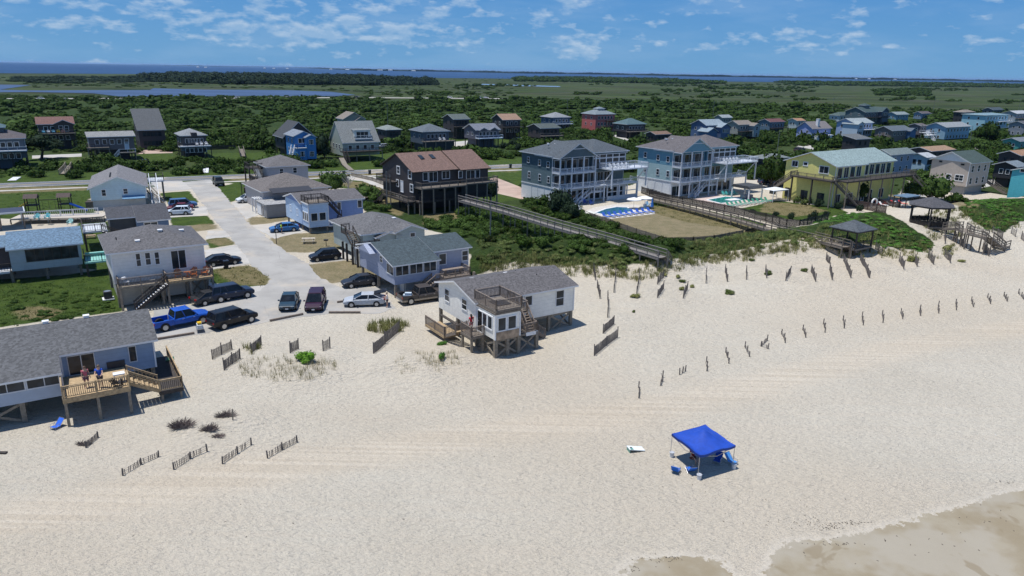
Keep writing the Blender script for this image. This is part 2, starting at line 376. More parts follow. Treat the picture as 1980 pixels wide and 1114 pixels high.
# ======================================================== ground masks (photo outlines of the surface kinds)
LAWN=[[(-60,372),(40,374),(172,368),(176,392),(190,420),(20,424),(-60,420)],[(-60,545),(120,532),(215,518),(240,602),(-60,640)],[(308,374),(366,369),(384,392),(330,400)],
 [(326,420),(402,417),(416,434),(332,438)],[(398,462),(436,458),(458,472),(404,481)],[(404,522),(482,513),(526,540),(512,553),(470,557),(408,546)],
 [(410,362),(480,352),(482,372),(444,393)],[(60,303),(160,302),(166,322),(60,325)],[(262,298),(335,298),(332,318),(262,318)],[(405,296),(520,294),(520,308),(405,312)],
 [(640,348),(700,345),(760,352),(740,372),(640,362)],[(860,360),(1010,352),(1010,385),(960,392),(1010,398),(860,402)],[(945,333),(1010,335),(1008,352),(950,345)],
 [(1262,385),(1300,392),(1480,432),(1480,444),(1400,440),(1330,430),(1262,412)],[(1500,388),(1620,402),(1642,412),(1560,428),(1470,418),(1430,404)],
 [(150,430),(216,428),(216,520),(150,520)],[(-60,334),(350,333),(700,320),(1010,304),(1010,340),(700,350),(480,354),(350,352),(170,384),(-60,388)],[(1262,262),(1300,258),(1300,272),(1240,270)],[(0,352),(160,344),(160,349),(0,356)],[(1540,380),(1600,384),(1640,395),(1600,400)],[(700,300),(780,296),(790,330),(640,335)],
 [(860,268),(905,266),(905,280),(860,284)],[(960,268),(990,268),(990,280),(960,280)],
 [(-20,300),(60,303),(60,325),(-20,326)]]
DRY=[[(520,462),(560,452),(680,448),(690,482),(596,488),(548,488)],[(590,512),(690,502),(735,522),(734,532),(640,548),(622,552)],[(408,521),(482,513),(526,540),(512,553),(450,549)],
 [(1150,420),(1180,412),(1262,398),(1330,400),(1440,428),(1476,440),(1440,452),(1310,466),(1290,464)],[(332,441),(412,431),(422,443),(380,448)],[(398,464),(430,457),(458,471),(420,476)],
 [(480,420),(512,420),(560,414),(590,420),(520,432),(480,436)],[(1480,390),(1560,396),(1600,408),(1540,420),(1470,410)],[(-60,366),(172,358),(172,368),(-60,376)],[(400,343),(1010,324),(1010,330),(700,342),(480,352)],[(820,415),(880,408),(890,422),(820,434)],
 [(1700,374),(1860,388),(1900,390),(1890,402),(1760,392)],[(140,302),(165,302),(166,312),(140,315)],[(640,352),(760,352),(790,400),(770,420),(700,370)],[(30,600),(60,590),(120,600),(110,615),(40,620)]]
SCRUB=[[(690,388),(760,396),(830,418),(925,436),(925,510),(880,458),(820,442),(720,428)],[(-400,170),(700,188),(1100,188),(1500,210),(2500,225),(2500,400),(1960,380),(1900,372),(1760,350),(1735,380),(1600,372),(1480,345),(1300,330),(1110,395),(1140,415),(1290,466),(1480,444),(1560,436),(1600,432),
   (1580,456),(1480,470),(1400,490),(1230,510),(1100,515),(1000,505),(925,522),(925,450),(820,430),(760,400),(690,360),(640,340),(500,330),(310,345),(165,345),(-400,356)],
 [(1560,440),(1620,416),(1700,408),(1740,424),(1810,470),(1790,486),(1700,476),(1600,462)],[(1850,400),(1900,385),(2100,380),(2100,410),(1970,430),(1940,452),(1900,440)],[(925,450),(1000,500),(925,530),(900,540)]]
MARSH=[[(-600,125),(200,140),(1000,141),(1500,149),(2700,165),(2700,217),(1500,207),(1100,186),(700,184),(300,184),(0,180),(-600,170)]]
WET=[[(1170,1130),(1215,1084),(1282,1070),(1384,1074),(1440,1130)],[(1470,1130),(1500,1062),(1530,1040),(1610,1042),(1680,1022),(1740,1018),(1800,990),(1850,988),(1915,960),(1990,945),(2200,900),(2300,1200)]]
TRACK=[(-200,1030),(0,1005),(250,958),(600,893),(950,838),(1300,785),(1560,720),(1800,660),(2200,600)]
ROADBED=[(-60,342),(1010,314),(1010,328),(-60,372)]
# exclusion outlines for plants (clear ground)
def build_ground():
    def axis(lo,hi,st,far):
        a=list(np.arange(lo,hi,st)); s=st; x=a[-1]
        while x<far: s*=1.07; x+=s; a.append(x)
        return a
    ypos=axis(24,150,.55,70000); neg=[]; x,s=24,.55
    while x>-300: s*=1.3; x-=s; neg.append(x)
    ys=np.array(sorted(neg)+ypos); xp=axis(0,105,.6,50000); xn=[-v for v in axis(.6,70,.6,50000)]; xs=np.array(sorted(xn)+xp)
    X,Y=np.meshgrid(xs,ys); Z=hts(X,Y); n,m=X.shape
    co=np.stack([X,Y,Z],-1).reshape(-1,3)
    i=np.arange(n-1)[:,None]*m+np.arange(m-1)[None,:]
    f=np.stack([i,i+1,i+m+1,i+m],-1).reshape(-1,4)
    me=bpy.data.meshes.new('ground'); me.vertices.add(len(co)); me.vertices.foreach_set('co',co.ravel())
    me.loops.add(f.size); me.loops.foreach_set('vertex_index',f.ravel()); me.polygons.add(len(f))
    me.polygons.foreach_set('loop_start',np.arange(len(f))*4); me.polygons.foreach_set('loop_total',np.full(len(f),4)); me.update(calc_edges=True)
    me.polygons.foreach_set('use_smooth',np.ones(len(f),bool))
    x,y,z=co.T; Zr=z-CH; d=y*_ct-Zr*_st; ok=d>.5; dd=np.where(ok,d,1); b=(y*_st+Zr*_ct)/dd; a=x/dd
    px=990+(a*_c+b*_s)*FPX; py=557-(-a*_s+b*_c)*FPX
    def mk(polys):
        r=np.zeros(len(px),bool)
        for p in polys: r|=inpoly(px,py,p)
        return (r&ok).astype(float)
    def blur(v,k):
        v=v.reshape(n,m)
        for _ in range(k):
            w_=np.pad(v,1,mode='edge'); v=(w_[1:-1,1:-1]*2+w_[:-2,1:-1]+w_[2:,1:-1]+w_[1:-1,:-2]+w_[1:-1,2:])/6
        return v.ravel()
    la,dr,sc,ma,we=[mk(p) for p in (LAWN,DRY,SCRUB,MARSH,WET)]
    lim=172+px*.0335; mbd=np.interp(px,[-600,0,700,1100,1500,2000],[188,188,192,193,208,218])
    back=ok&(py<np.interp(px,[-600,0,1000,1300,2000],[336,336,300,290,270])); ma=np.maximum(ma,(back&(py<mbd)).astype(float)); sc=np.maximum(sc,(back&(py>=mbd-2)).astype(float))
    out_=ok&((px<-60)|(px>2040)|(py<0)); side=out_&(x*(-.5)+y*.87>135); sc=np.maximum(sc,(side&(y<700)).astype(float)); ma=np.maximum(ma,(side&(y>=700)).astype(float))
    tr=np.zeros(len(px))
    for (x0,y0),(x1,y1) in zip(TRACK,TRACK[1:]):
        p0=P(x0,y0);p1=P(x1,y1); dx,dy=p1[0]-p0[0],p1[1]-p0[1]; L2=dx*dx+dy*dy
        t=np.clip(((x-p0[0])*dx+(y-p0[1])*dy)/L2,0,1); q=np.hypot(x-p0[0]-t*dx,y-p0[1]-t*dy); tr=np.maximum(tr,np.clip(1.6-q/1.9,0,1))
    def attr(nm,r,g_,b_):
        at=me.color_attributes.new(nm,'FLOAT_COLOR','POINT'); at.data.foreach_set('color',np.stack([r,g_,b_,np.ones(len(r))],-1).ravel())
    attr('zone_a',blur(la,2),blur(dr,2),blur(sc,1)); attr('zone_b',blur(we,5),tr,ma)
    o=bpy.data.objects.new('ground',me); COL.objects.link(o); o['kind']='structure'
    # material
    m_,b_=newmat('sand_grass_marsh_ground'); T=N('ShaderNodeTexCoord').outputs['Object']
    def at(nm):
        n_=N('ShaderNodeAttribute'); n_.attribute_name=nm; s_=N('ShaderNodeSeparateColor'); LK(n_.outputs['Color'],s_.inputs[0]); return s_.outputs
    A=at('zone_a'); B=at('zone_b'); nf=noise(T,.55,6,.65); nm=noise(T,.09,5,.6); nh=noise(T,3.2,4,.7); nb=noise(T,.012,5,.6)
    def edge(w_,amt=.55,soft=.14):
        v=mth('ADD',w_,mth('MULTIPLY',mth('SUBTRACT',nf,.5),amt*1.4)); return mrange(v,.5-soft,.5+soft)
    sand=mixc(mrange(nm,.3,.7),(.585,.535,.44),(.645,.595,.495)); sand=mixc(mrange(nh,.42,.72,0,.35),sand,(.47,.435,.375)); sand=mixc(mrange(noise(T,.028,3,.5),.40,.60,0,.62),sand,(.585,.51,.40)); sand=mixc(mrange(noise(T,6.5,3,.7),.52,.75,0,.42),sand,(.38,.345,.30))
    stv=N('ShaderNodeMapping'); stv.inputs['Rotation'].default_value=(0,0,R(-22)); stv.inputs['Scale'].default_value=(.02,1.5,1); LK(T,stv.inputs[0])
    sand=mixc(mrange(noise(stv.outputs[0],1.0,4,.6),.42,.66,0,.22),sand,(.61,.525,.42))
    trk=N('ShaderNodeMapping'); trk.inputs['Rotation'].default_value=(0,0,R(-20)); trk.inputs['Scale'].default_value=(.02,2.6,1); LK(T,trk.inputs[0]); tl=noise(trk.outputs[0],1.0,3,.5)
    tw=mth('MULTIPLY',B[1],mrange(nm,.2,.5,.4,1)); sand=mixc(mth('MULTIPLY',tw,.45),sand,mixc(mrange(tl,.4,.62),(.48,.40,.30),(.62,.54,.43)))
    wetc=mixc(mrange(noise(T,.35,5,.6),.35,.65),(.245,.205,.14),(.30,.265,.20)); wetc=mixc(mrange(noise(T,.13,4,.6),.52,.6,0,.8),wetc,(.32,.29,.235)); wetc=mixc(mrange(noise(T,.21,3,.6,dist=1.5),.60,.66,0,.7),wetc,(.22,.18,.12)); we_=mrange(mth('ADD',B[0],mth('ADD',mth('MULTIPLY',mth('SUBTRACT',nf,.5),.9),mth('MULTIPLY',mth('SUBTRACT',noise(T,2.2,5,.7),.5),.7))),.44,.52); rim=mrange(mth('ADD',B[0],mth('MULTIPLY',mth('SUBTRACT',nf,.5),.6)),.15,.45)
    sand=mixc(mth('MULTIPLY',rim,.55),sand,(.455,.42,.36)); sand=mixc(we_,sand,wetc)
    scr=mixc(mrange(nf,.3,.7),(.018,.036,.008),(.042,.072,.016)); scr=mixc(mrange(nb,.45,.65,0,.6),scr,(.07,.095,.03))
    mv=N('ShaderNodeMapping'); mv.inputs['Scale'].default_value=(.0022,.010,1); mv.inputs['Rotation'].default_value=(0,0,R(6)); LK(T,mv.inputs[0])
    m1=noise(mv.outputs[0],1.6,7,.62,dist=.6); m2=noise(mv.outputs[0],5.0,6,.6)
    mar=mixc(mrange(m1,.40,.58),(.022,.038,.012),(.052,.078,.022)); mar=mixc(mrange(noise(mv.outputs[0],2.7,5,.6),.5,.62,0,.75),mar,(.045,.045,.022)); mar=mixc(mrange(m2,.54,.64,0,.85),mar,(.085,.085,.07)); mar=mixc(mrange(m2,.44,.36,0,.9),mar,(.022,.04,.012))
    lawn=mixc(mrange(nf,.3,.7),(.026,.062,.007),(.062,.108,.014)); lawn=mixc(mrange(nh,.35,.7,0,.4),lawn,(.11,.12,.045))
    dry=mixc(mrange(nf,.3,.7),(.13,.12,.045),(.235,.19,.10)); dry=mixc(mrange(nh,.4,.7,0,.5),dry,(.36,.28,.17))
    c=mixc(edge(A[2],.6),sand,scr); c=mixc(edge(B[2],.2),c,mar); c=mixc(edge(A[0],.25),c,lawn); c=mixc(mth('MULTIPLY',edge(A[1],.9,.3),.9),c,dry)
    LK(c,b_.inputs['Base Color']); b_.inputs['Roughness'].default_value=.95; b_.inputs['Specular IOR Level'].default_value=.15
    nm_=N('ShaderNodeMapping'); nm_.inputs['Rotation'].default_value=(0,0,R(-25)); nm_.inputs['Scale'].default_value=(1,1.9,1); LK(T,nm_.inputs[0])
    fp=N('ShaderNodeTexVoronoi'); fp.feature='SMOOTH_F1'; fp.inputs['Scale'].default_value=1.7; LK(nm_.outputs[0],fp.inputs['Vector'])
    hsum=mth('ADD',mth('ADD',mth('MULTIPLY',fp.outputs['Distance'],.8),mth('MULTIPLY',noise(nm_.outputs[0],3.2,4,.62),1.5)),mth('MULTIPLY',noise(T,.22,3,.5),1.6))
    stg=mth('MULTIPLY',mth('SUBTRACT',1,mth('MAXIMUM',mth('MULTIPLY',we_,.95),mth('MULTIPLY',rim,.3))),mth('SUBTRACT',1,mth('MULTIPLY',tw,.12)))
    bn=N('ShaderNodeBump'); bn.inputs['Distance'].default_value=.28; LK(stg,bn.inputs['Strength']); LK(hsum,bn.inputs['Height']); LK(bn.outputs[0],b_.inputs['Normal'])
    me.materials.append(m_); return o
build_ground()
def flat_poly(name,pts,z,mat,kind='structure',px=True,rag=0):
    w_=[P(*p,0)[:2] if px else p for p in pts]
    if rag:
        q=[]
        for (a,b),(c,d) in zip(w_,w_[1:]+w_[:1]):
            L=math.hypot(c-a,d-b); k=max(1,min(60,int(L/.7))); nx,ny=-(d-b)/max(L,.01),(c-a)/max(L,.01)
            for i in range(k): j=0 if i==0 else U(-1,1)*rag; q.append((a+(c-a)*i/k+nx*j,b+(d-b)*i/k+ny*j))
        w_=q
    tri=tessellate_polygon([[Vector((a,b,0)) for a,b in w_]]); me=bpy.data.meshes.new(name)
    vs=[(a,b,z) for a,b in w_]; fs=[]
    for t in tri:
        a,b,c=[Vector(vs[i]) for i in t]
        fs.append(t if (b-a).cross(c-a).z>0 else t[::-1])
    me.from_pydata(vs,[],fs); me.materials.append(mat); o=bpy.data.objects.new(name,me); COL.objects.link(o)
    if kind: o['kind']=kind
    return o
def road_mat(name,c,cr=.5,crackcol=None):
    m,b=newmat(name); T=N('ShaderNodeTexCoord').outputs['Object']
    col=mixc(mrange(noise(T,.25,5,.6),.3,.7),tuple(x*.82 for x in c),tuple(x*1.12 for x in c)); col=mixc(mrange(noise(T,14,3),.3,.7,0,.35),col,tuple(x*.75 for x in c))
    v=N('ShaderNodeTexVoronoi'); v.feature='DISTANCE_TO_EDGE'; v.inputs['Scale'].default_value=.16; LK(mixc(.55,T,noise(T,.35,4,.6,out='Color'),'ADD'),v.inputs['Vector'])
    col=mixc(mrange(v.outputs['Distance'],.002,.010,cr,0),col,tuple(x*.5 for x in c))
    col=mixc(mrange(noise(T,.10,5,.7),.50,.66,0,.55),col,(.47,.40,.31)); col=mixc(mrange(noise(T,.5,4,.7),.62,.74,0,.35),col,tuple(x*.5 for x in c))
    LK(col,b.inputs['Base Color']); b.inputs['Roughness'].default_value=.9; bump(b,noise(T,20,2),.3,.01); return m
ASPH=road_mat('grey_asphalt',(.13,.14,.155),.2); CONC=road_mat('concrete',(.42,.405,.375),.3); SIDE=road_mat('pale_street_surface',(.335,.325,.305),.3); PAVER=road_mat('pink_pavers',(.42,.31,.25),.1)
YEL=pm('yellow_marking',(.5,.35,.06),.7); WMARK=pm('white_marking',(.6,.6,.6),.7)
# highway along the coast
h0=Vector(P(0,359)[:2]); h1=Vector(P(1000,321)[:2]); hd=(h1-h0).normalized(); hn=Vector((-hd.y,hd.x))
def strip(name,off,wd,z,mat,a=-400,b=900,dash=None):
    mb=MB()
    segs=[(a,b)] if not dash else [(t,t+dash[0]) for t in np.arange(a,b,dash[1])]
    for s0,s1 in segs:
        p=[h0+hd*s0+hn*(off-wd/2),h0+hd*s1+hn*(off-wd/2),h0+hd*s1+hn*(off+wd/2),h0+hd*s0+hn*(off+wd/2)]
        mb.add([(q.x,q.y,z) for q in p],[(0,1,2,3)])
    o=mb.build(name,mat,recalc=False); o['kind']='structure'; return o
strip('highway',0,7.4,.024,ASPH); strip('yellow_center_line',0,.28,.030,YEL); strip('white_edge_line',-3.2,.14,.030,WMARK); strip('white_edge_line',3.2,.14,.030,WMARK)
strip('footpath',-8.2,1.6,.022,CONC,a=-60)
flat_poly('side_street',[(352,352),(408,347),(418,356),(446,392),(480,430),(520,462),(560,492),(598,510),(618,536),(660,556),(735,556),(765,596),(735,606),(640,606),(520,622),(395,646),(302,660),(298,600),(420,585),(500,560),(526,540),(486,513),(455,470),(420,432),(396,400),(372,368)],.012,SIDE,rag=.22)
for nm,pts in [('driveway',[(326,402),(398,399),(404,417),(328,421)]),('driveway',[(400,447),(434,446),(446,458),(398,462)]),('driveway',[(396,484),(458,474),(486,510),(404,522)]),('driveway',[(404,548),(470,556),(512,552),(505,562),(420,586),(404,586)]),
   ('driveway',[(448,392),(496,382),(506,414),(476,424)]),('driveway',[(486,436),(560,432),(600,428),(600,445),(530,462)]),('driveway',[(596,490),(690,478),(700,500),(618,508),(598,508)]),
   ('driveway',[(290,352),(352,350),(372,366),(312,371)]),('driveway',[(626,344),(700,338),(745,346),(778,372),(796,392),(790,402),(758,372),(700,350)])]:
    flat_poly(nm,pts,.018,CONC,rag=.16)
flat_poly('paver_driveway',[(946,346),(958,343),(1012,364),(1012,386),(960,374)],.018,PAVER)
flat_poly('driveway',[(62,301),(158,297),(158,303),(62,307)],.018,CONC); flat_poly('driveway',[(262,284),(330,282),(334,296),(262,298)],.018,PAVER); flat_poly('driveway',[(1020,280),(985,266),(1010,266)],.018,CONC)
flat_poly('driveway',[(1190,261),(1240,270),(1225,276),(1180,262)],.018,CONC); flat_poly('driveway',[(1546,277),(1600,288),(1590,293),(1540,283)],.018,CONC)
flat_poly('driveway',[(860,276),(905,272),(900,285),(868,286)],.018,CONC); flat_poly('driveway',[(1740,374),(1800,372),(1862,384),(1855,396),(1760,384)],.018,CONC); flat_poly('driveway',[(1470,345),(1530,348),(1528,362),(1476,364)],.018,CONC)
flat_poly('distant_road',[(-100,190.5),(250,190.2),(700,188.4),(1000,190.8),(1000,192),(700,189.6),(250,191.5),(-100,191.8)],.15,CONC)
flat_poly('driveway',[(1885,352),(1952,342),(1950,352),(1890,366)],.018,CONC)
# curb timbers at the sand edge of the parking area
def timber(label,a,b,w_=.2):
    p=G(*a); q=G(*b); p.z+=.12; q.z+=.12; mb=MB(); m=(p+q)/2
    e=empty('parking_curb',(m.x,m.y,0),0); mb.bar(p-Vector((m.x,m.y,0)),q-Vector((m.x,m.y,0)),w_,.24); bpy.data.objects.remove(e)
    o=mb.build('parking_timber',MIDWOOD); o.location=(m.x,m.y,0); tag(o,label,'timber kerb','timbers edging the parking area')
timber('weathered timber edging the parking bay beside the small dark sedan',(522,622),(586,609)); timber('timber lying along the sand right of the maroon minivan',(636,606),(697,606))
timber('long timber edging the slab beside the blue pickup',(302,658),(376,646)); timber('short timber left of the silver sedan',(652,586),(668,584))
# water
def water(name,pts,z,c,bs=.25,sc=.12,rough=.12,px=True):
    m,b=newmat(name); T=N('ShaderNodeTexCoord').outputs['Object']
    LK(mixc(mrange(noise(scalev(T,(.25,1,1)),sc*.2,4),.35,.65),c,tuple(x*1.25 for x in c)),b.inputs['Base Color']); b.inputs['Roughness'].default_value=rough; b.inputs['Specular IOR Level'].default_value=.02; bump(b,noise(T,sc,4,.6),bs,.3)
    return flat_poly(name,pts,z,m,px=px)
water('marsh_pond',[(-120,162),(0,164),(60,165),(20,171),(0,174),(60,175.5),(150,175),(290,174.5),(297,171),(330,172),(400,174),(480,174),(560,175),(640,178),(688,184),(655,186.5),(560,186.5),(440,186),(330,187.5),(230,187),(180,181),(60,178.5),(-120,180)],.25,(.05,.082,.15),rough=.6)
water('marsh_channel',[(930,162.4),(1080,166.8),(1085,168.6),(1000,166.6),(930,164)],.25,(.16,.20,.30)); 
water('sound_water',[(-400,139),(0,142),(270,143.5),(420,144.5),(600,146),(850,151),(1000,152.5),(1250,156),(1500,159),(1750,161.5),(2400,172),(2400,162.9),(1980,155.45),(990,137.9),(0,120.4),(-400,113.3)],.35,(.028,.065,.14),.1,.03,.9)
# ======================================================== near houses
GSH=shingle((.155,.16,.175)); BRSH=shingle((.175,.155,.15)); TEALSH=shingle((.085,.125,.145)); BLSH=shingle((.14,.235,.34)); REDSH=shingle((.28,.145,.10)); NAVYSH=shingle((.10,.105,.125)); PALESH=shingle((.28,.30,.32)); GREENSH=shingle((.10,.16,.15)); PURSH=shingle((.17,.145,.155)); METRF=shingle((.33,.42,.44)); TANSH=shingle((.27,.235,.20)); DGR=shingle((.085,.095,.11)); WMET=shingle((.5,.53,.56)); TEALRF=shingle((.12,.22,.25)); SEAF=shingle((.14,.24,.22))
# --- white cottage on the sand
H=House('white cottage alone on the sand, on pilings, railed deck on its sunroom roof',1110,552,632,'R',ox=921,dx=848,ang=33,step=.16); WS=siding((.80,.79,.74))
w,d,ze=H.w,H.d,H.ze; zf=1.85
B=H.block(0,w,0,d,zf,ze,WS,shingle((.19,.18,.185)),'u',.27,.35,fm=WHITE,corner=WHITE)
H.winpx(B,'F',1076,558,1089,584); H.winpx(B,'F',1016,569,1028,584,cross=False); H.winpx(B,'L',861,558,869,584); H.winpx(B,'L',894,577,903,601)
S=H.block(0,2.75,-3.5,-.02,zf,4.35,WS,GREYWOOD,'f',ov=.05,fm=GREYWOOD,corner=WHITE)
for a,b in ((.32,1.12),(1.42,2.25)): H.win(S,'F',a,b,2.75,3.95,cross=False,fw=.12)
for a,b in ((-2.95,-2.25),(-2.0,-1.3)): H.win(S,'L',a,b,2.75,3.95,cross=False,fw=.12)
H.door(S,'L',-.75,zf+.05,.85,2.05,CARGLASS)
b=MB(); b.box(.12,2.6,-3.6,-3.53,zf-.02,2.62); b.box(1.3,1.34,-3.62,-3.6,zf,2.6,0); b.build('patched_panel',pm('bare_plywood',(.36,.27,.19),.9,1.6,.35),H.root)
H.deck(0,2.95,-3.6,.45,4.76,'FLBR',rm=MIDWOOD,m=GREYWOOD,t=.2,h=1.0,step=.15)
b=MB(); b.box(.9,2.4,-2.5,-.8,4.77,4.83); b.build('deck_mat',pm('dark_mat',(.02,.02,.025),.9),H.root)
# stair landings and side deck on the right
H.deck(2.8,5.0,-3.3,-.02,zf,'FR',rm=MIDWOOD,m=GREYWOOD,t=.25,posts=2,step=.15); b=MB(); b.box(3.6,4.98,-3.36,-3.31,zf-.3,zf+.05); b.build('fascia_board',WHITE,H.root)
H.deck(3.7,5.0,-1.6,-.3,3.45,'FR',rm=MIDWOOD,t=.16); H.stairs((3.1,-1.2,4.7),(3.75,-1.2,3.5),1.,MIDWOOD); H.stairs((4.3,-1.7,3.4),(4.3,-3.0,1.95),.9,MIDWOOD); H.piles([(4.92,-1.5),(4.92,-.4)],3.4,r=.07,z0=1.8,name='deck_post')
H.stairs((5.05,-.75,1.8),(7.3,-.75,.1),1.2,MIDWOOD,NEWWOOD)
# entry deck on the left with steps and low ramp
H.deck(-1.55,-.05,-1.7,.35,zf,'FL',rm=MIDWOOD,m=GREYWOOD,posts=2,step=.15); H.piles([(-1.4,.2)],zf,name='deck_post',r=.1)
H.stairs((-1.4,.5,zf-.05),(-1.4,2.6,.75),1.25,MIDWOOD,NEWWOOD); H.deck(-2.2,-.5,2.6,6.8,.72,'L',rm=MIDWOOD,m=NEWWOOD,step=.15); H.deck(-.45,-.1,2.9,7.0,1.4,'',m=DARKWOOD,t=.08)
H.grid(.15,w-.2,.15,d-.15,5,3,zf,r=.15); H.piles([(.12,-3.4),(2.65,-3.4),(1.4,-3.4),(4.9,-3.2)],zf,r=.16)
for a,c in (((.12,-3.4),(2.65,-3.4)),((2.65,-3.4),(4.9,-3.2)),((.12,-3.4),(.12,.1)),((w-2.9,.12),(w-.2,.12)),((w-.2,.15),(w-.2,3.9))): H.xbrace(a,c,.1,zf-.15)
for v in (.15,d/2,d-.15): b=MB(); b.box(0,w,v-.08,v+.08,zf-.24,zf-.01); b.build('floor_beam',PILE,H.root)
b=MB(); b.box(.05,2.7,-3.45,-3.3,zf-.24,zf-.01); b.build('floor_beam',PILE,H.root)
H.pipes([(7.6,d/2+.9,5.3),(8.9,d/2-1.2,5.25)],.35); H.vents([(2.2,d/2+.6,5.5),(6.3,d/2+.7,5.5)],WHITE,.2,.15)
WHITEHOUSE=H
# --- grey hip-roofed cottage with the orange chairs
H=House('pale grey hip-roofed cottage with orange chairs on its deck and white stair treads',212,491,598,'L',ox=397,d=10.4,ang=33,step=.16); H2=H
w,d,ze=H.w,H.d,H.ze; SD=siding((.68,.675,.65)); zf=2.75
B=H.block(.1,w-.2,.45,d,zf,ze-.1,SD,shingle((.19,.185,.195)),'h',.33,.5,fm=WHITE,corner=WHITE)
H.winpx(B,'F',262,491,273,514); H.winpx(B,'F',280,489.5,292,511); H.winpx(B,'F',298.5,488.5,309,510)
H.winpx(B,'F',330,486,361,517,cross=False,mull=1,name='sliding_door'); H.vents([(3.0,2.0,ze+.7),(5.6,3.6,ze+1.35),(8.1,5.2,ze+.8)],WHITE,.22,.14); H.pipes([(1.1,4.4,ze+.35)])
H.deck(.3,4.75,-1.15,.43,2.72,'FL',m=PILE,rm=MIDWOOD,posts=3,step=.14); H.deck(5.0,w+.3,-1.45,.43,2.78,'FLR',m=NEWWOOD,rm=MIDWOOD,posts=3,step=.14)
H.stairs((5.1,-1.55,2.7),(1.6,-1.55,.1),1.0,DARKWOOD,WHITE,name='stairs')
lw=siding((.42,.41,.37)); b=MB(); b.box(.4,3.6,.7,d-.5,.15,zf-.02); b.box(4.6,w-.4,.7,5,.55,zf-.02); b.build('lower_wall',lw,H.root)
L_=dict(u0=4.6,u1=w-.4,v0=.7,v1=5); H.win(L_,'F',7.5,8.2,1.9,2.5,cross=False); H.piles([(.35,.5),(4.9,.5),(7.4,.5),(w-.3,.5),(w-.3,5),(w-.3,9.5),(.3,9.5)],zf,r=.16)
H.xbrace((7.4,.48),(w-.3,.48),.1,zf-.2); H.xbrace((w-.3,-1.3),(w-.3,.5),.1,zf-.3)
# --- blue cottage in the lower left corner
H=House('blue cottage with charcoal shingle roof and new honey-coloured deck, lower left corner',300,658,748,'R',w=22,d=9,ang=33,step=.14); H1=H
w,d,ze=H.w,H.d,H.ze; BS=siding((.20,.29,.43)); zf=1.75; rs=shingle((.17,.175,.185))
B=H.block(15.25,w-.15,.25,d,zf,ze,BS,rs,'u',.30,.35,rv=4.5,fm=WHITE,corner=WHITE,ou=(.045,.35)); 
A=H.block(0,15.2,-1.9,d,2.6,ze-.30*2.15,siding((.24,.30,.40)),rs,'u',.30,.35,rv=4.5,fm=WHITE,ou=(.35,0))
A2=dict(u0=0,u1=15.2,v0=-1.9,v1=d)
H.wall(0,15.2,-1.93,-1.87,zf-.1,2.58,paint((.33,.40,.50),'pale_blue_panel'),'porch_knee_wall'); b=MB(); b.box(14.95,15.22,-1.98,-1.75,zf-.3,3.5); b.build('porch_post',WHITE,H.root)
for i in range(6): H.win(A2,'F',1.2+i*2.35,3.35+i*2.35,2.68,3.4,cross=False,mull=1,fm=TRIM,name='porch_screen')
H.winpx(B,'F',128,681,184,708,cross=False,mull=1,fm=TRIM,fw=.05); H.winpx(B,'F',247,664,264,690,cross=False,fm=TRIM,fw=.05); b=MB(); b.box(18.3,19.6,.17,.24,zf+.05,zf+1.15); b.build('dark_hatch',pm('dark_panel',(.035,.035,.04),.7),H.root)
H.deck(15.0,19.5,-4.3,.2,2.3,'F',m=NEWWOOD,rm=NEWWOOD,t=.4,step=.13,posts=3,pm_=PILE,bal=DARKWOOD); b=MB(); railing(b,(15.06,-4.2,2.3),(15.06,-2.1,2.3),.95,.13); railing(b,(19.44,-4.2,2.3),(19.44,-3.3,2.3),.95,.13); b.build('railing',NEWWOOD,H.root)
H.stairs((19.55,-2.6,2.25),(21.6,-2.6,1.0),1.3,NEWWOOD,NEWWOOD); H.deck(21.5,23.3,-3.3,4.6,.95,'FR',m=DARKWOOD,rm=NEWWOOD,t=.3,step=.13,bal=DARKWOOD); 
H.piles([(21.7,-3.1),(23.1,-3.1),(23.1,.5),(23.1,4.4)],.9,name='deck_post',r=.08); b=MB(); b.box(21.4,22,-1.7,-1.6,.4,.6); b.build('step',DARKWOOD,H.root)
H.grid(12.5,w-.4,-.2 if 0 else .6,d-.4,4,3,zf,r=.15); H.piles([(12.4,-1.7),(9.0,-1.7),(5.5,-1.7),(2,-1.7),(9,3),(5.5,3),(2,3)],zf,r=.17); H.xbrace((9.,-1.7),(12.4,-1.7),.1,zf-.2)
H.vents([(17.5,4.6,ze+1.5),(10.2,4.6,ze+1.5),(14.6,4.6,ze+1.5)],WHITE,.2,.14)
# --- blue-grey cottage with teal roof, middle
H=House('blue-grey cottage with a teal shingle roof and dark screened porch, behind the white beach cottage',762,515,579,'L',ox=923,d=11,ang=34,step=.16)
w,d,ze=H.w,H.d,H.ze; SB=siding((.31,.35,.46)); zf=1.9
A=H.block(.15,6.1,.3,d-.3,zf+.9,ze,SB,TEALSH,'u',.25,.4,rv=6.2,fm=WHITE,ou=(.4,.03)); A['z0']=zf
H.wall(.15,6.1,.3,d-.3,zf-.25,zf+.88,SB,'lower_band')
B=H.block(6.15,w,2.3,d-.3,zf-.25,ze+.5,SB,TEALSH,'u',.25,.4,rv=6.2,fm=WHITE,corner=WHITE,ou=(0,.4))
for i in range(3): H.win(A,'F',.35+i*1.83,1.95+i*1.83,zf+.85,ze-.12,cross=False,mull=1,fm=TRIM,name='porch_screen')
H.win(A,'L',.5,2.3,zf+.85,ze-.15,cross=False,mull=1,fm=TRIM,name='porch_screen'); H.winpx(A,'L',735,494,740,508)
H.winpx(B,'F',893.5,486,904,502.5); H.winpx(B,'F',849,492,862,510,cross=False)
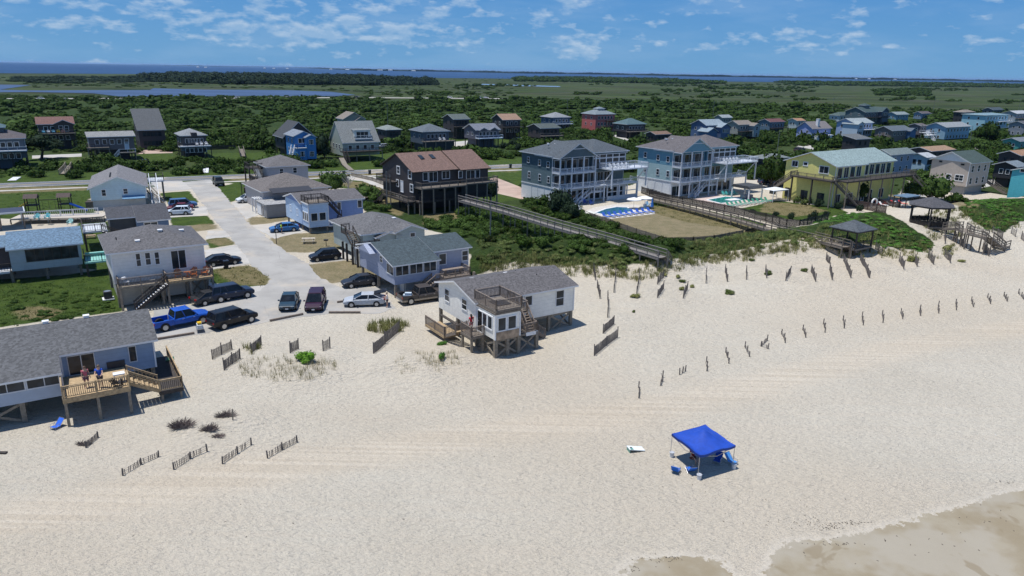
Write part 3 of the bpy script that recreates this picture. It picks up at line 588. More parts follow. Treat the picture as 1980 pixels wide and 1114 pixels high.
H.deck(6.1,w-.9,.1,2.28,1.6,'FR',m=MIDWOOD,rm=MIDWOOD,step=.2,posts=3); H.deck(4.9,6.1,-.9,.1,1.6,'F',m=MIDWOOD,step=.2); H.stairs((4.9,-.4,1.55),(2.6,-.4,.1),1.0,MIDWOOD)
b=MB(); b.box(7.0,9.9,.9,1.5,2.28,2.36); b.box(7.3,7.5,1.1,1.3,1.6,2.28); b.box(9.4,9.6,1.1,1.3,1.6,2.28); b.build('bench_top',MIDWOOD,H.root)
H.grid(.35,w-.2,.5,d-.6,4,3,zf-.2,r=.14); b=MB(); b.box(2.2,6.,1.6,6,.1,zf-.3); b.build('storage_wall',paint((.30,.33,.36),'grey_paint'),H.root); H.win(dict(u0=2.2,u1=6,v0=1.6,v1=6),'L',2.2,3.1,.1,1.4,name='storage_door',gm=WHITE,cross=False)
b=MB(); b.prism([(5.2,ze+.42),(8.9,ze+.42),(7.05,ze+1.25)],'x',-.8,.12); b.build('gable_end',SB,H.root)
# --- grey-green hip house
H=House('pale green cottage with grey hipped roof, twin front gables and small corner deck',702,456,511,'L',ox=816,d=11.5,ang=35,step=.3)
w,d,ze=H.w,H.d,H.ze; SG=siding((.37,.43,.42)); RF=shingle((.21,.21,.22)); zf=.7
B=H.block(.2,w-.2,.5,d,zf,ze,SG,RF,'h',.34,.5,fm=WHITE)
C1=H.block(w*.52,w+.15,-.5,4,zf,ze,SG,RF,'v',.34,.35,fm=WHITE); C2=H.block(w*.22,w*.6,-.2,3,zf,ze-.5,SG,RF,'v',.3,.3,fm=WHITE)
H.winpx(C2,'F',766,450,775,459); H.winpx(C1,'F',793,441,802,455); H.door(B,'F',1.6,zf,1.,1.9)
H.deck(-1.2,1.9,-1.3,.48,2.55,'FLR',m=TRIM,rm=DARKWOOD,step=.3); H.wall(-1.1,1.3,-1.2,1.5,.1,2.3,siding((.58,.58,.54)),'lower_wall'); H.stairs((-.9,2.6,4.1),(-.9,.3,2.6),1.1,DARKWOOD,PILE); H.deck(-1.5,-.2,2.5,4.2,4.1,'LB',m=DARKWOOD); H.piles([(-1.4,-1.1),(-1.4,.6),(-1.4,4.0),(-1.4,2.6)],2.6,r=.12,m=DARKWOOD)
H.vents([(4.4,4.4,ze+1.45),(6.4,3.6,ze+1.2),(2.5,2.3,ze+.65)],WHITE,.22,.14)
# --- blue house with roof-top deck
H=House('bright blue stilted cottage with a railed deck on its tower roof, beside the blue car',595,398.5,453,'L',ox=716,d=11.5,ang=35,step=.3)
w,d,ze=H.w,H.d,H.ze; SBL=siding((.17,.26,.50)); SLB=siding((.42,.56,.74)); zf=1.0; RF=shingle((.20,.19,.20))
T_=H.block(.1,3.4,.1,3.2,zf,ze+.1,SLB,TRIM,'f',ov=.12,fm=WHITE,corner=WHITE); B=H.block(.1,w,3.25,d,zf,ze-.15,SBL,RF,'u',.26,.35,fm=WHITE)
H.wall(.07,.098,3.3,d,zf+.02,ze-.2,SLB,'side_cladding'); H.deck(.1,3.6,.1,3.5,ze+.36,'FLBR',m=GREYWOOD,rm=DARKWOOD,step=.3)
for a in (.5,1.9): H.win(T_,'F',a,a+1.0,zf+1.1,zf+2.3,cross=False)
for a in (.4,1.3,2.2): H.win(T_,'L',a,a+.55,zf+1.,zf+2.3,cross=False,fw=.12)
H.winpx(B,'F',691.5,388,699.5,400.5,cross=False); H.winpx(B,'F',652,392,659,404,cross=False); H.win(B,'L',5.2,5.8,zf+1.2,zf+2.2); H.win(B,'L',8.6,9.2,zf+1.4,zf+2.4)
H.deck(3.5,6.2,.4,3.2,zf+.05,'FR',m=TRIM,rm=DARKWOOD,step=.3); H.stairs((3.8,1.4,ze+.3),(6.0,1.4,zf+1.3),1.,DARKWOOD); H.stairs((6.2,1.2,zf+.1),(8.2,1.2,.1),1.,DARKWOOD)
H.grid(.3,6,.3,d-.4,3,4,zf+.02,r=.13); H.piles([(9,4),(w-.3,4),(w-.3,d-.4)],zf+.02)
# --- tan-roofed house with garage, and the grey tower house
H=House('grey cottage with a long tan-grey hipped roof and black awning, joined to a low garage',520,379,417,'L',ox=648,d=15.5,ang=35,step=0)
w,d,ze=H.w,H.d,H.ze; RF=shingle((.24,.215,.205)); B=H.block(0,w,3.5,d,.1,ze+.2,siding((.38,.37,.38)),RF,'h',.36,.5,fm=WHITE)
Gg=H.block(-1.4,3.8,-2.6,3.2,.1,2.35,siding((.30,.30,.30)),shingle((.42,.42,.42)),'f',ov=.2,fm=WHITE); H.door(Gg,'L',-.9,.12,.9,2.0,GLASS); b=MB(); b.box(-1.46,-1.42,.4,2.9,.15,2.1); b.build('garage_door',WHITE,H.root)
b=MB(); b.prism([(.8,ze+.2),(3.2,ze+.75),(3.2,ze+.83),(.8,ze+.28)],'x',1,8.5); b.build('awning',pm('black_awning',(.02,.022,.03),.6),H.root)
b=MB()
for i in range(8): b.box(-1.6+i*.42,-1.45+i*.42,3.3,5.6,2.62,2.72)
b.build('pergola_slats',WHITE,H.root); b=MB(); b.box(-1.7,1.9,3.4,3.5,2.5,2.62); b.box(-1.7,1.9,5.4,5.5,2.5,2.62)
for u in(-1.6,): 
    for v in (3.45,5.45): b.box(u-.08,u+.08,v-.08,v+.08,0,2.5)
b.build('pergola_frame',WHITE,H.root); H.win(B,'F',9,10,1.2,2.2)
H=House('two-storey grey cottage with dark timber deck tower on its left, beside the coast road',518,324,382,'L',ox=595,d=9.5,ang=33,step=.3)
w,d,ze=H.w,H.d,H.ze; B=H.block(0,w,0,d,.2,ze,siding((.40,.41,.44)),shingle((.21,.20,.205)),'h',.38,.5,fm=WHITE); H.winpx(B,'F',540.5,327,548,336); H.winpx(B,'F',566.5,325,574,334)
H.deck(-3.0,-.05,-.5,4,ze-2.6,'FLB',m=DARKWOOD,rm=DARKWOOD,posts=2,step=.3); H.deck(-2.8,-.05,4,8,ze-.5,'FLB',m=DARKWOOD,rm=DARKWOOD); H.piles([(-2.8,4.1),(-2.8,7.8),(-.3,7.8)],ze-.7,m=DARKWOOD); H.stairs((-1.5,4,ze-.6),(-1.5,.8,ze-2.5),1.1,DARKWOOD,TRIM); H.piles([(-2.8,-.3),(-.3,-.3),(-2.8,3.5)],ze-2.8,m=DARKWOOD)
H.stairs((-3,-.2,ze-2.7),(-5,-.2,.1),1.1,DARKWOOD)
# --- mint gable house by the highway
H=House('pale mint two-storey house with a front gable and long white outside stair',171,366,408,'L',ox=284,d=18.5,ang=27,step=.3)
w,d,ze=H.w,H.d,H.ze; SM=siding((.46,.60,.66)); B=H.block(.2,w-.2,.3,d,1.8,ze,SM,shingle((.235,.23,.24)),'v',.42,.45,fm=WHITE,corner=WHITE); H.wall(.35,w-.5,.5,d-.3,.05,1.78,siding((.40,.42,.42)),'lower_wall')
H.winpx(B,'F',196,367,205,378); H.winpx(B,'F',238,364.5,247,373.5); b=MB(); b.prism([(-1.0,1.95),(.28,2.35),(.28,2.45),(-1.0,2.05)],'x',w*.55,w-.5); b.build('awning',pm('blue_awning',(.10,.22,.36),.7),H.root)
H.stairs((w+1.2,7.2,ze+.6),(w+1.2,-1.2,.1),1.3,TRIM,TRIM); H.deck(w+.2,w+3.2,7.2,12,ze-.0,'FLRB',m=TRIM,rm=DARKWOOD); H.piles([(w+.5,7.5),(w+2.9,7.5),(w+2.9,11.8)],ze-.3); H.stairs((w+.2,4,2.8),(w+2.2,.5,.4),.8,PILE,PILE); H.vents([(w/2-1.2,3+i*1.3,ze+1.75) for i in range(5)],DARKMETAL,.12,.12)
# --- navy cottage
H=House('low slate-blue cottage with a charcoal gable roof, tucked behind the pale grey cottage',329,424,472,'R',ox=214,d=8.5,ang=32,step=.2)
w,d,ze=H.w,H.d,H.ze; NV=siding((.10,.165,.28)); B=H.block(3.4,w-.2,.3,d,1.1,ze,NV,NAVYSH,'u',.30,.35,rv=5.2,fm=WHITE,ou=(0,.35)); A=H.block(0,3.38,1.9,d,1.1,ze+.45,siding((.05,.055,.06)),NAVYSH,'u',.30,.35,rv=5.2,fm=WHITE,ou=(.35,0))
H.winpx(B,'F',278,426,305,440,cross=False,mull=1); H.deck(-3.6,-.4,.5,6.5,ze-.9,'FLB',m=TRIM,rm=DARKWOOD,step=.3); H.stairs((-1.2,.5,ze-.9),(3.6,.5,.3),1.2,DARKWOOD,WHITE); H.piles([(-3.4,.6),(-.6,.6),(-3.4,6)],ze-1.1,m=DARKWOOD); H.grid(.3,w-.4,.5,d-.4,4,2,1.08)
# --- wide blue roof cottage far left
H=House('long low cottage with bright slate-blue roof and dark recessed porch at the left edge',156,471,532,'R',w=19,d=9.5,ang=32,step=.3)
w,d,ze=H.w,H.d,H.ze; LS=siding((.30,.37,.43)); zf=1.5
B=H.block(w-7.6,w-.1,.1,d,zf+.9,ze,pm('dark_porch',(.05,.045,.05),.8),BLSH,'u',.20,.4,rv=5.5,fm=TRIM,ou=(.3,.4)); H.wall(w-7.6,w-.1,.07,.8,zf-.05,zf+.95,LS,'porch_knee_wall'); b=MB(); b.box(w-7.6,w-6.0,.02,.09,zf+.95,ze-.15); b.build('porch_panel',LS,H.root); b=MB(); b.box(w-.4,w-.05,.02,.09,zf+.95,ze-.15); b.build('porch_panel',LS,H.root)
for i in range(3): H.win(B,'F',w-5.9+i*1.85,w-4.15+i*1.85,zf+1.0,ze-.12,cross=False,mull=1,fm=DARKWOOD,name='porch_screen')
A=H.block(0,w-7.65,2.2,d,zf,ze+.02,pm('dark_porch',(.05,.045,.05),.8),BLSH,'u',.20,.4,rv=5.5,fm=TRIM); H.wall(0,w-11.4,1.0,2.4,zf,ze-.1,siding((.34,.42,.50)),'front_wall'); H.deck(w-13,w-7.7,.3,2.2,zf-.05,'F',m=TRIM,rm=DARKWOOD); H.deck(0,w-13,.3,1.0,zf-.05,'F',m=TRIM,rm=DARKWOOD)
H.grid(.3,w-.4,.4,d-.6,6,3,zf-.05,r=.15,m=GREYWOOD)
SE=pm('seafoam_paint',(.22,.47,.42),.6,1.5,.1); H.deck(w+.1,w+4.0,-1.2,2.4,zf+.4,'FLR',m=SE,rm=DARKWOOD,t=.2); H.piles([(w+.3,-1.0),(w+3.8,-1.0),(w+3.8,2.2)],zf+.2,m=DARKWOOD); b=MB(); b.box(w+.3,w+3.7,1.8,2.3,zf+.42,zf+.9); b.build('bench',SE,H.root)
b=MB(); b.prism([(w-15.5,ze-.4),(w-11.6,ze-.4),(w-13.5,ze+.75)],'y',d-.3,d+.1); b.build('rear_gable',paint((.42,.30,.27),'dusty_pink'),H.root)
# --- brown house
H=House('large black-brown shingled house with a rust-red roof, four skylights and stilted decks',800,333,413,'L',ox=941,d=13,ang=36,step=.3)
w,d,ze=H.w,H.d,H.ze; DB=siding((.040,.034,.036)); B=H.block(0,w*.62,.3,d,2.4,ze,DB,shingle((.30,.185,.15)),'u',.42,.4,fm=DARKWOOD); C=H.block(w*.62+.02,w,-.5,d,2.4,ze-.1,DB,shingle((.30,.185,.15)),'u',.42,.4,fm=DARKWOOD)
print('brown',w,d,ze)
for q in ((818,334,827,348),(829.5,333,845.5,349.5),(855,331,869,344)): H.winpx(B,'F',*q,mull=1 if q[2]-q[0]>12 else 0,cross=False)
for q in ((887,326,893.5,338),(902,324.5,917.5,339.5),(920,322.5,927,337)): H.winpx(C,'F',*q,mull=1 if q[2]-q[0]>12 else 0,cross=False)
for q in ((768,322,773,336),(790,330,795.5,345.5),(767,348,771,360),(793.5,357,798.5,371)): H.winpx(B,'L',*q,cross=True,fw=.18)
v_,z_=H.onS(777.5,361); H.door(B,'L',v_,z_-1,1.,2.1,WHITE)
for q in ((808,362,815,374),(848,357,855,369),(865,356,876,368)): H.winpx(B,'F',*q,cross=False,fm=DARKWOOD)
H.deck(.2,w*.62,-2.6,.28,ze-2.75,'FL',m=GREYWOOD,rm=GREYWOOD,posts=5); H.deck(w*.62,w+1.2,-2.3,-.52,ze-2.6,'FR',m=GREYWOOD,rm=GREYWOOD,posts=4); H.deck(-1.6,-.02,-.5,d*.8,2.35,'LF',m=DARKWOOD,rm=GREYWOOD,posts=2)
H.deck(0,w,-2.0,.28,2.45,'F',m=DARKWOOD,rm=DARKWOOD,posts=6); H.grid(.3,w-.3,.5,d-.4,5,3,2.4,m=DARKWOOD); H.deck(-1.5,-.02,d*.5,d,ze-2.6,'LB',m=DARKWOOD); H.wall(3,w-1,3,d-2,.05,2.38,DB,'lower_wall')
H.stairs((-1,d*.8,2.3),(-1,d*.8+3.5,.1),1.2,DARKWOOD)
for uu,vv in ((w*.26,4.6),(w*.41,4.6),(w*.66,4.6),(w*.84,4.6)):
    z=ze+.42*(vv-.3)+.17; b=MB(); b.add([(uu-.5,vv-.7,z-.25),(uu+.3,vv-.7,z-.25),(uu+.3,vv+.7,z+.34),(uu-.5,vv+.7,z+.34),(uu-.5,vv-.7,z-.1),(uu+.3,vv-.7,z-.1),(uu+.3,vv+.7,z+.46),(uu-.5,vv+.7,z+.46)],[(0,3,2,1),(4,5,6,7),(0,1,5,4),(1,2,6,5),(2,3,7,6),(3,0,4,7)]); b.build('skylight',GLASS,H.root)
BROWN=H
# --- two big oceanfront houses
def bighouse(label,px,ye,yb,ox,dx,upper,mid,rf,twotone,ang=35):
    H=House(label,px,ye,yb,'L',ox=ox,dx=dx,ang=ang,step=.3,name='large_beach_house'); w,d,ze=H.w,min(H.d,17.5),H.ze; print('big',w,d,ze)
    z1=ze*.36; z2=ze*.68; gw=w*.43; WP=paint((.60,.64,.70),'white_paint_trim'); base=siding((.72,.76,.80))
    H.wall(.1,w*.95,2.6,d,0,z1-.1,base,'ground_floor_wall'); lat=MB()
    for i in range(int((d-2.8)/2.2)): lat.box(.03,.08,2.9+i*2.2,2.98+i*2.2,.2,z1-.2)
    lat.box(.0,.09,2.6,d,z1-.28,z1-.05); lat.build('panel_battens',WP,H.root)
    H.wall(.05,w*.9,2.6,d,z1-.08,z2+.05 if twotone else z2,mid,'middle_wall',corner=WP)
    B=H.block(.05,w*.9,2.6,d,z2+.06,ze,upper,rf,'h',.40,.5,fm=TRIM,corner=WP); B['v0']=2.6
    C=H.block(.05,gw,.2,2.58,ze-.12,ze,WP,rf,'v',.55,.45,fm=WP); C2=MB(); 
    zr=ze+.55*(gw-.05)/2; pr=MB(); pr.prism([(.05,ze),(gw,ze),((gw+.05)/2,zr-.03)],'y',.15,2.6); pr.build('gable_end',upper,H.root); tr=MB(); tr.box(gw*.3,gw*.7,.08,.14,ze+.55*gw*.30,ze+.55*gw*.30+.14); tr.build('gable_trim',WP,H.root)
    # long gable roof over the wing running back
    rb=MB(); a=(-.4,ze-.22); c=(gw+.45,ze-.22); m_=((gw+.05)/2,zr)
    rb.prism([a,m_,(m_[0],m_[1]+.16),(a[0],a[1]+.16)],'y',2.55,d*.62,1,[1,1,0,1]); rb.prism([m_,c,(c[0],c[1]+.16),(m_[0],m_[1]+.16)],'y',2.55,d*.62,1,[1,1,0,1]); rb.build('roof',[rf,TRIM],H.root)
    # right-hand great room with tall glass
    GRr=H.block(gw+.6,w*.9,2.0,d-.8,z2-.6,ze+.35,upper,rf,'h',.40,.5,fm=TRIM); 
    n=5; a0=gw+.9; st=(w*.9-.2-a0)/n
    for i in range(n): H.win(GRr,'F',a0+i*st+.08,a0+(i+1)*st-.1,z2+.15,ze-.95,cross=False,fm=WP); H.win(GRr,'F',a0+i*st+.08,a0+(i+1)*st-.1,ze-.7,ze-.1,cross=False,fm=WP)
    for i in range(2): H.win(GRr,'R',3+i*2,4.4+i*2,z2+.15,ze-.95,cross=False,fm=WP)
    # balconies
    H.deck(-.05,gw+.05,0,2.58,z2,'FL',m=WP,rm=WP); H.deck(-.05,w,0,2.58,z1,'FLR',m=WP,rm=WP); H.deck(gw+2.6,w+.6,-2.2,2.0,z2+.35,'FLRB',m=WP,rm=WP)
    for u in (.1,gw*.33,gw*.66,gw): 
        H.piles([(u,.12)],ze-.1,m=WP,r=.12,z0=0,name='porch_column')
    H.piles([(gw+2.7,.12),(w*.75,.12),(w-.1,.12)],z1,m=WP,r=.13,z0=0,name='porch_column'); H.piles([(gw+2.9,-1.9),(w+.3,-1.9)],z2+.2,m=WP,r=.12,z0=z1-.6,name='terrace_post')
    b=MB(); b.bar((gw+3.0,-1.9,z2+.2),(gw+3.0,.1,z1+.9),.16); b.bar((w+.2,-1.9,z2+.2),(w-.1,.1,z1+.9),.16); b.build('bracket',WP,H.root)
    for z in (z1+.15,z2+.15):
        for k in range(3): a=.5+k*gw/3; H.win(dict(u0=0,u1=w,v0=2.55,v1=d),'F',a,a+gw/3-.45,z,z+2.1,cross=False,fm=TRIM,mull=1,name='sliding_door')
    for k in range(3): a=gw+.9+k*1.9; H.win(dict(u0=0,u1=w,v0=2.55,v1=d),'F',a,a+1.5,z1+.15,z1+2.3,cross=False,fm=TRIM,mull=1,name='sliding_door')
    for k in range(6): a=.4+k*w/6.6; H.win(dict(u0=0,u1=w,v0=2.55,v1=d),'F',a,a+w/6.6-.6,.3,2.3,cross=False,fm=base,mull=1,name='sliding_door')
    S_=dict(u0=.02,u1=w,v0=2.6,v1=d)
    for v,z in ((3.3,z1+.8),(6.3,z1+.9),(10,z1+1.0)): H.win(S_,'L',v,v+.75,z,z+1.2,fm=WP)
    for v,z in ((3.6,z2+.8),(6.5,z2+.9),(10.4,z2+1.1)): H.win(S_,'L',v,v+.75,z,z+1.1,fm=WP)
    H.stairs((gw*.95,1.3,z1*.62),(gw*.4,-.4,.1),1.1,WP,WP); H.deck(gw*.95,gw*1.3,.5,2.1,z1*.62,'F',m=WP,rm=WP)
    H.vents([(gw*.2+i*.9,d*.5+1.2*(i%2),zr-.55) for i in range(5)],WHITE,.16,.2)
    return H
BIGA=bighouse('large three-storey slate-green house with white balconies, facing the nearer swimming pool',1084,306,399,1238,1009,siding((.060,.105,.135)),siding((.12,.175,.20)),shingle((.125,.155,.185)),True)
BIGB=bighouse('large three-storey pale aqua house with white balconies and a mauve-grey roof, beside the farther pool',1320,295,385,1450,1235,siding((.11,.26,.36)),siding((.30,.44,.48)),shingle((.20,.185,.195)),True,ang=36)
b=MB()
H=BIGA; w,z1=H.w,H.ze*.36; H.wall(w*.60,w*.99,.1,.3,0,.9,TRIM,'low_wall')
for k in range(4): b.box(w*.60+k*w*.13-.1,w*.60+k*w*.13+.1,.1,.3,.9,z1-.2)
b.box(w*.6,w*.99,.12,.28,z1*.5,z1*.5+.15); b.build('lattice_frame',TRIM,H.root)
# --- yellow house
H=House('yellow beach house with pale metal roof and long railed decks, left of the tan house',1618,322,400,'L',ox=1736,dx=1521,ang=33,step=.3,name='large_beach_house')
w,d,ze=H.w,min(H.d,19),H.ze; YS=siding((.76,.70,.24)); print('yellow',w,d,ze); MRF=shingle((.30,.40,.40))
B=H.block(0,w*.46,0,d,0,ze,YS,MRF,'u',.36,.5,fm=TRIM,corner=WHITE); C=H.block(w*.46+.02,w,.8,d*.95,0,ze+.1,siding((.64,.62,.22)),MRF,'u',.40,.5,fm=TRIM)
for q in ((1533,311,1542,322),(1586,321,1601,336)): H.winpx(B,'L',*q,cross=False,mull=1,fw=.15)
H.winpx(B,'L',1555,314,1561,320,cross=False,fw=.2)
for k in range(4): H.win(B,'F',.6+k*2.2,2.1+k*2.2,ze-2.5,ze-.4,cross=False,fm=WHITE,mull=k%2)
for k in range(5): H.win(C,'F',w*.5+k*2.1,w*.5+1.5+k*2.1,ze-2.5,ze-.4,cross=False,fm=WHITE,mull=k%2)
H.deck(0,w+3,-3.0,-.02,ze-2.8,'FR',m=DARKWOOD,rm=GREYWOOD,posts=7); H.deck(-2.4,-.02,-1,d*.75,ze-2.8,'LFB',m=DARKWOOD,rm=GREYWOOD,posts=2); H.piles([(-2.2,d*.3),(-2.2,d*.7)],ze-3,m=DARKWOOD)
H.stairs((-1.5,-1,ze-2.9),(3.5,-4.2,.1),1.2,GREYWOOD); H.stairs((-1.5,d*.75,ze-2.9),(-1.5,d*.75+4,2.5),1.1,GREYWOOD); H.stairs((w+1.5,-3,ze-2.9),(w+5.5,-7,.1),1.3,GREYWOOD,GREYWOOD)
for k in range(4): H.win(B,'L',2+k*4,3.5+k*4,.6,2.4,fm=DARKWOOD,cross=False,mull=1)
for k in range(5): H.win(dict(u0=0,u1=w,v0=0 if k<3 else .8,v1=d),'F',1+k*w/5.2,2.6+k*w/5.2,.5,2.4,fm=WHITE,cross=False,mull=1)
# --- tan house
H=House('tall tan house with a white gable and dark green roof, towards the right edge',1877,315,377,'L',ox=1915,dx=1803,ang=33,step=0,name='large_beach_house')
w,d,ze=H.w,min(H.d,18),H.ze; print('tan',w,d,ze); TS=siding((.46,.40,.35)); B=H.block(0,w,0,d,1.9,ze,TS,shingle((.085,.135,.12)),'u',.46,.5,fm=TRIM,corner=WHITE); pr=MB(); pr.prism([(0,ze),(d,ze),(d/2,ze+.46*d/2-.05)],'x',-.06,-.02); pr.build('gable_end',paint((.60,.66,.72),'pale_gable'),H.root)
H.wall(.5,w-.5,.5,d-.5,0,1.88,siding((.30,.30,.30)),'lower_wall'); b=MB(); b.box(.44,.48,5,10,.1,1.7); b.build('garage_door',TRIM,H.root)
for q in ((1831,337,1837,347),(1848,338,1861,350)): H.winpx(B,'L',*q,fw=.16,mull=1 if q[0]>1840 else 0)
for q in ((1817,311,1821,313.5),(1859,317,1864,319.5)): H.winpx(B,'L',*q,cross=False,fm=DARKWOOD)
for k in range(3): H.win(B,'F',1+k*w/3.2,1.9+k*w/3.2,ze-2.2,ze-.8); H.win(B,'F',1+k*w/3.2,1.9+k*w/3.2,ze-5.,ze-3.6)
H.stairs((w+.8,3,4),(w+.8,-4.5,.1),1.2,GREYWOOD); H.deck(w,w+2,3,9,4,'R',m=GREYWOOD)
# --- blue-grey neighbour
H=House('slate blue-grey two-storey house with a white side gable and grey-green roof, behind the yellow house',1722,299,345,'L',ox=1767,dx=1690,ang=33,step=0)
w,d,ze=H.w,min(H.d,15),H.ze; B=H.block(0,w,0,d,.3,ze,siding((.22,.30,.42)),shingle((.19,.24,.24)),'u',.45,.5,fm=WHITE); pr=MB(); pr.prism([(0,ze),(d,ze),(d/2,ze+.45*d/2-.05)],'x',-.06,-.02); pr.build('gable_end',WHITE,H.root); H.wins(B,'F',3,[ze-2,ze-4.6],.8,1.2)
# --- cyan house at right edge
H=House('bright turquoise house wall cut off by the right edge',2040,338,404,'L',w=10,dx=1958,ang=33,step=0); B=H.block(0,H.w,0,H.d,0,H.ze,siding((.10,.48,.56)),PALESH,'u',.3,.3,fm=WHITE); H.winpx(B,'L',1974,327,1981,333,cross=False,fw=.12)
# ======================================================== houses beyond the coast road
DW=siding((.050,.042,.045)); GBW=siding((.13,.115,.12)); BLK=siding((.03,.03,.035)); SLT=siding((.075,.10,.13))
def far(label,px,ye,yb,side,ox,d,wc,rc,roof='u',p=.4,zf=2.4,n=4,deck=1,dc=DARKWOOD,rc2=None,ang=33,low=True,wf=WHITE,sw=2,zs=None,ov=.5,group=None):
    q=P(px,ye,6); D=math.hypot(q[0],q[1]); lat=(-math.sin(R(ang))*q[1]-math.cos(R(ang))*q[0])/D; sh=-lat*1400/D
    if side=='R' and sh>0:
        d=min(d,(px-ox)*.42/sh) if sh*d>(px-ox)*.42 else d; d=max(d,5); ox=ox+sh*d
    H=House(label,px,ye,yb,side,ox=ox,d=d,ang=ang,step=0,group=group); w,ze=H.w,H.ze; zf=min(zf,ze-2.4)
    B=H.block(0,w,0,d,zf,ze,wc,rc,roof,p,ov,fm=TRIM)
    if low: H.wall(w*.12,w*.88,1.5,d-.6,.02,zf-.02,DW if wc in (DW,BLK,GBW) else wc,'lower_wall')
    H.grid(.2,w-.2,.2,d-.3,4,2,zf,m=DARKWOOD,r=.14)
    rows=[z for z in (([ze-2.05] if ze-zf<4.6 else [ze-2.05,ze-4.85]) if zs is None else zs)]
    H.wins(B,'F',n,rows,.95,1.25,fm=wf,cross=False)
    sf='R' if H.o.dot(H.e1)+w<0 else 'L'
    if sw: H.wins(B,sf,sw,rows,.8,1.1,fm=wf,cross=False)
    if deck:
        zd=max(zf,ze-2.7); H.deck(-.3,w+.3,-2.4,-.02,zd,'FLR',m=dc,rm=dc,posts=4,pm_=DARKWOOD)
        if deck>1: H.stairs((w*.2,-2.5,zd),(w*.2-.1,-2.5-zd*1.2,.1),1.2,dc)
    H.zf=zf; H.B=B; return H
CY=siding((.30,.30,.24)); LB=siding((.24,.38,.50))
H=far('blue-grey house with screened corner porch cut by the left edge, beyond the coast road',46,268,325,'R',-40,12,SLT,PURSH,'h',.4,2.6,5,1,TRIM); S=H.block(H.w-14,H.w-4,3,10,H.ze+.3,H.ze+2.6,SLT,TEALRF,'h',.45,.5); H.wins(S,'F',3,[H.ze+.9],.9,1.1)
H=far('dark house with dusty red cross-gabled roof and a deck of coloured chairs',141,239,288,'R',71,10,DW,shingle((.27,.135,.115)),'u',.35,2.9,4,1,GREYWOOD); G2=H.block(H.w*.45,H.w*.98,-.6,4,H.ze-2.6,H.ze,DW,shingle((.27,.135,.115)),'v',.45,.5); H.wins(G2,'F',2,[H.ze-2.2],1,1.6)
DARKRED=H
H=far('weathered grey-brown house with low pale roof, small deck on its left end',258,263,308,'R',166,9,GBW,shingle((.29,.30,.30)),'u',.22,2.9,5,0,zs=None); H.deck(-.8,H.w*.42,-2.2,-.02,H.ze-2.7,'FL',m=GREYWOOD,rm=DARKWOOD,posts=3); H.deck(H.w*.62,H.w,-1.8,-.02,2.2,'FR',m=GREYWOOD,rm=TRIM,posts=2); H.door(H.B,'F',H.w*.82,2.9,1,2,paint((.45,.55,.65),'pale_door')); H.stairs((H.w*.62,-1,2.1),(H.w*.45,-1,.1),1.1,TRIM)
H=far('plain dark house under a broad steel-grey sloping roof, rear left',318,250,288,'R',260,11,DW,shingle((.135,.15,.165)),'s',.5,.4,5,0,low=False,wf=DARKWOOD)
H=far('square dark glassy house with pale pyramid roof, white deck chairs and white steps',398,262,304,'R',341,9.5,pm('dark_shingle_wall',(.04,.042,.05),.7),PALESH,'h',.42,2.6,6,0,wf=TRIM,zs=None); w,ze=H.w,H.ze
H.deck(-1.2,w+.8,-2.6,-.02,ze-2.7,'FLR',m=TRIM,rm=DARKWOOD,posts=5,pm_=DARKWOOD); b=MB(); b.box(w*.38,w*.62,-.7,2.5,ze-.2,ze+.9); b.build('roof_dormer',DW,H.root); H.wall(-.6,w+.4,-2.0,-.04,2.3,ze-2.98,SLT,'lower_front_wall'); L_=dict(u0=-.6,u1=w+.4,v0=-2.0,v1=0); H.wins(L_,'F',5,[ze-4.5],1.1,1.1,cross=False)
GLASSY=H
H=far('dark house with a steep lean-to roof behind the bright blue house',606,262,300,'R',531,10,BLK,DGR,'v',.9,2,2,0,wf=DARKWOOD,ov=.6)
H=far('bright cobalt house with white windows and white chairs on its deck, by the coast road',604,262,308,'R',553,9,siding((.04,.20,.50)),shingle((.25,.29,.35)),'v',.45,.5,3,0,low=False); w,ze=H.w,H.ze; BB=siding((.05,.22,.52)); G2=H.block(w*.52,w+.2,-2.2,0,.4,ze-.3,BB,shingle((.25,.29,.35)),'v',.45,.4); H.wins(G2,'F',2,[ze-2.3,1.2],.8,1.3,fm=WHITE)
H.deck(-.2,w*.52,-2.4,-.02,ze-3.2,'FL',m=TRIM,rm=DARKWOOD); H.wall(0,w*.5,-2.2,-.1,.2,ze-3.45,BB,'lower_front_wall'); H.wins(dict(u0=0,u1=w*.5,v0=-2.2,v1=0),'F',2,[1.3],.9,1.3,fm=WHITE); H.stairs((-.9,-1,ze-3.2),(-2.6,-3,.1),1.,WHITE)
H=far('cream house with twin tan gables behind the pale A-roofed house',704,229,262,'R',652,8,CY,TANSH,'v',.55,1,3,0,low=False)
G2=H.block(H.w*.5,H.w*1.02,-1,2,2,H.ze-.8,CY,TANSH,'v',.55,.4)
H=House('pale green house with a steep grey roof, glazed dormer and dark lower porch',663,276,312,'L',ox=733,d=11,step=0); w,ze=H.w,H.ze; PG=siding((.33,.37,.32)); RFG=shingle((.24,.26,.26)); B=H.block(0,w,0,11,1.5,ze,PG,RFG,'u',1.0,.3,fm=TRIM); D=H.block(w*.36,w*.80,1.2,4,ze+.3,ze+3.2,paint((.5,.55,.55),'pale_dormer'),RFG,'s',.12,.2); H.win(D,'F',w*.42,w*.74,ze+1,ze+2.8,mull=2,cross=False,name='dormer_window'); H.deck(w*.34,w*.82,.2,1.25,ze+.9,'FLR',m=TRIM,rm=WHITE)
for k in range(3): H.win(B,'L',2.6+k*2.4,3.5+k*2.4,ze-2,ze-.8)
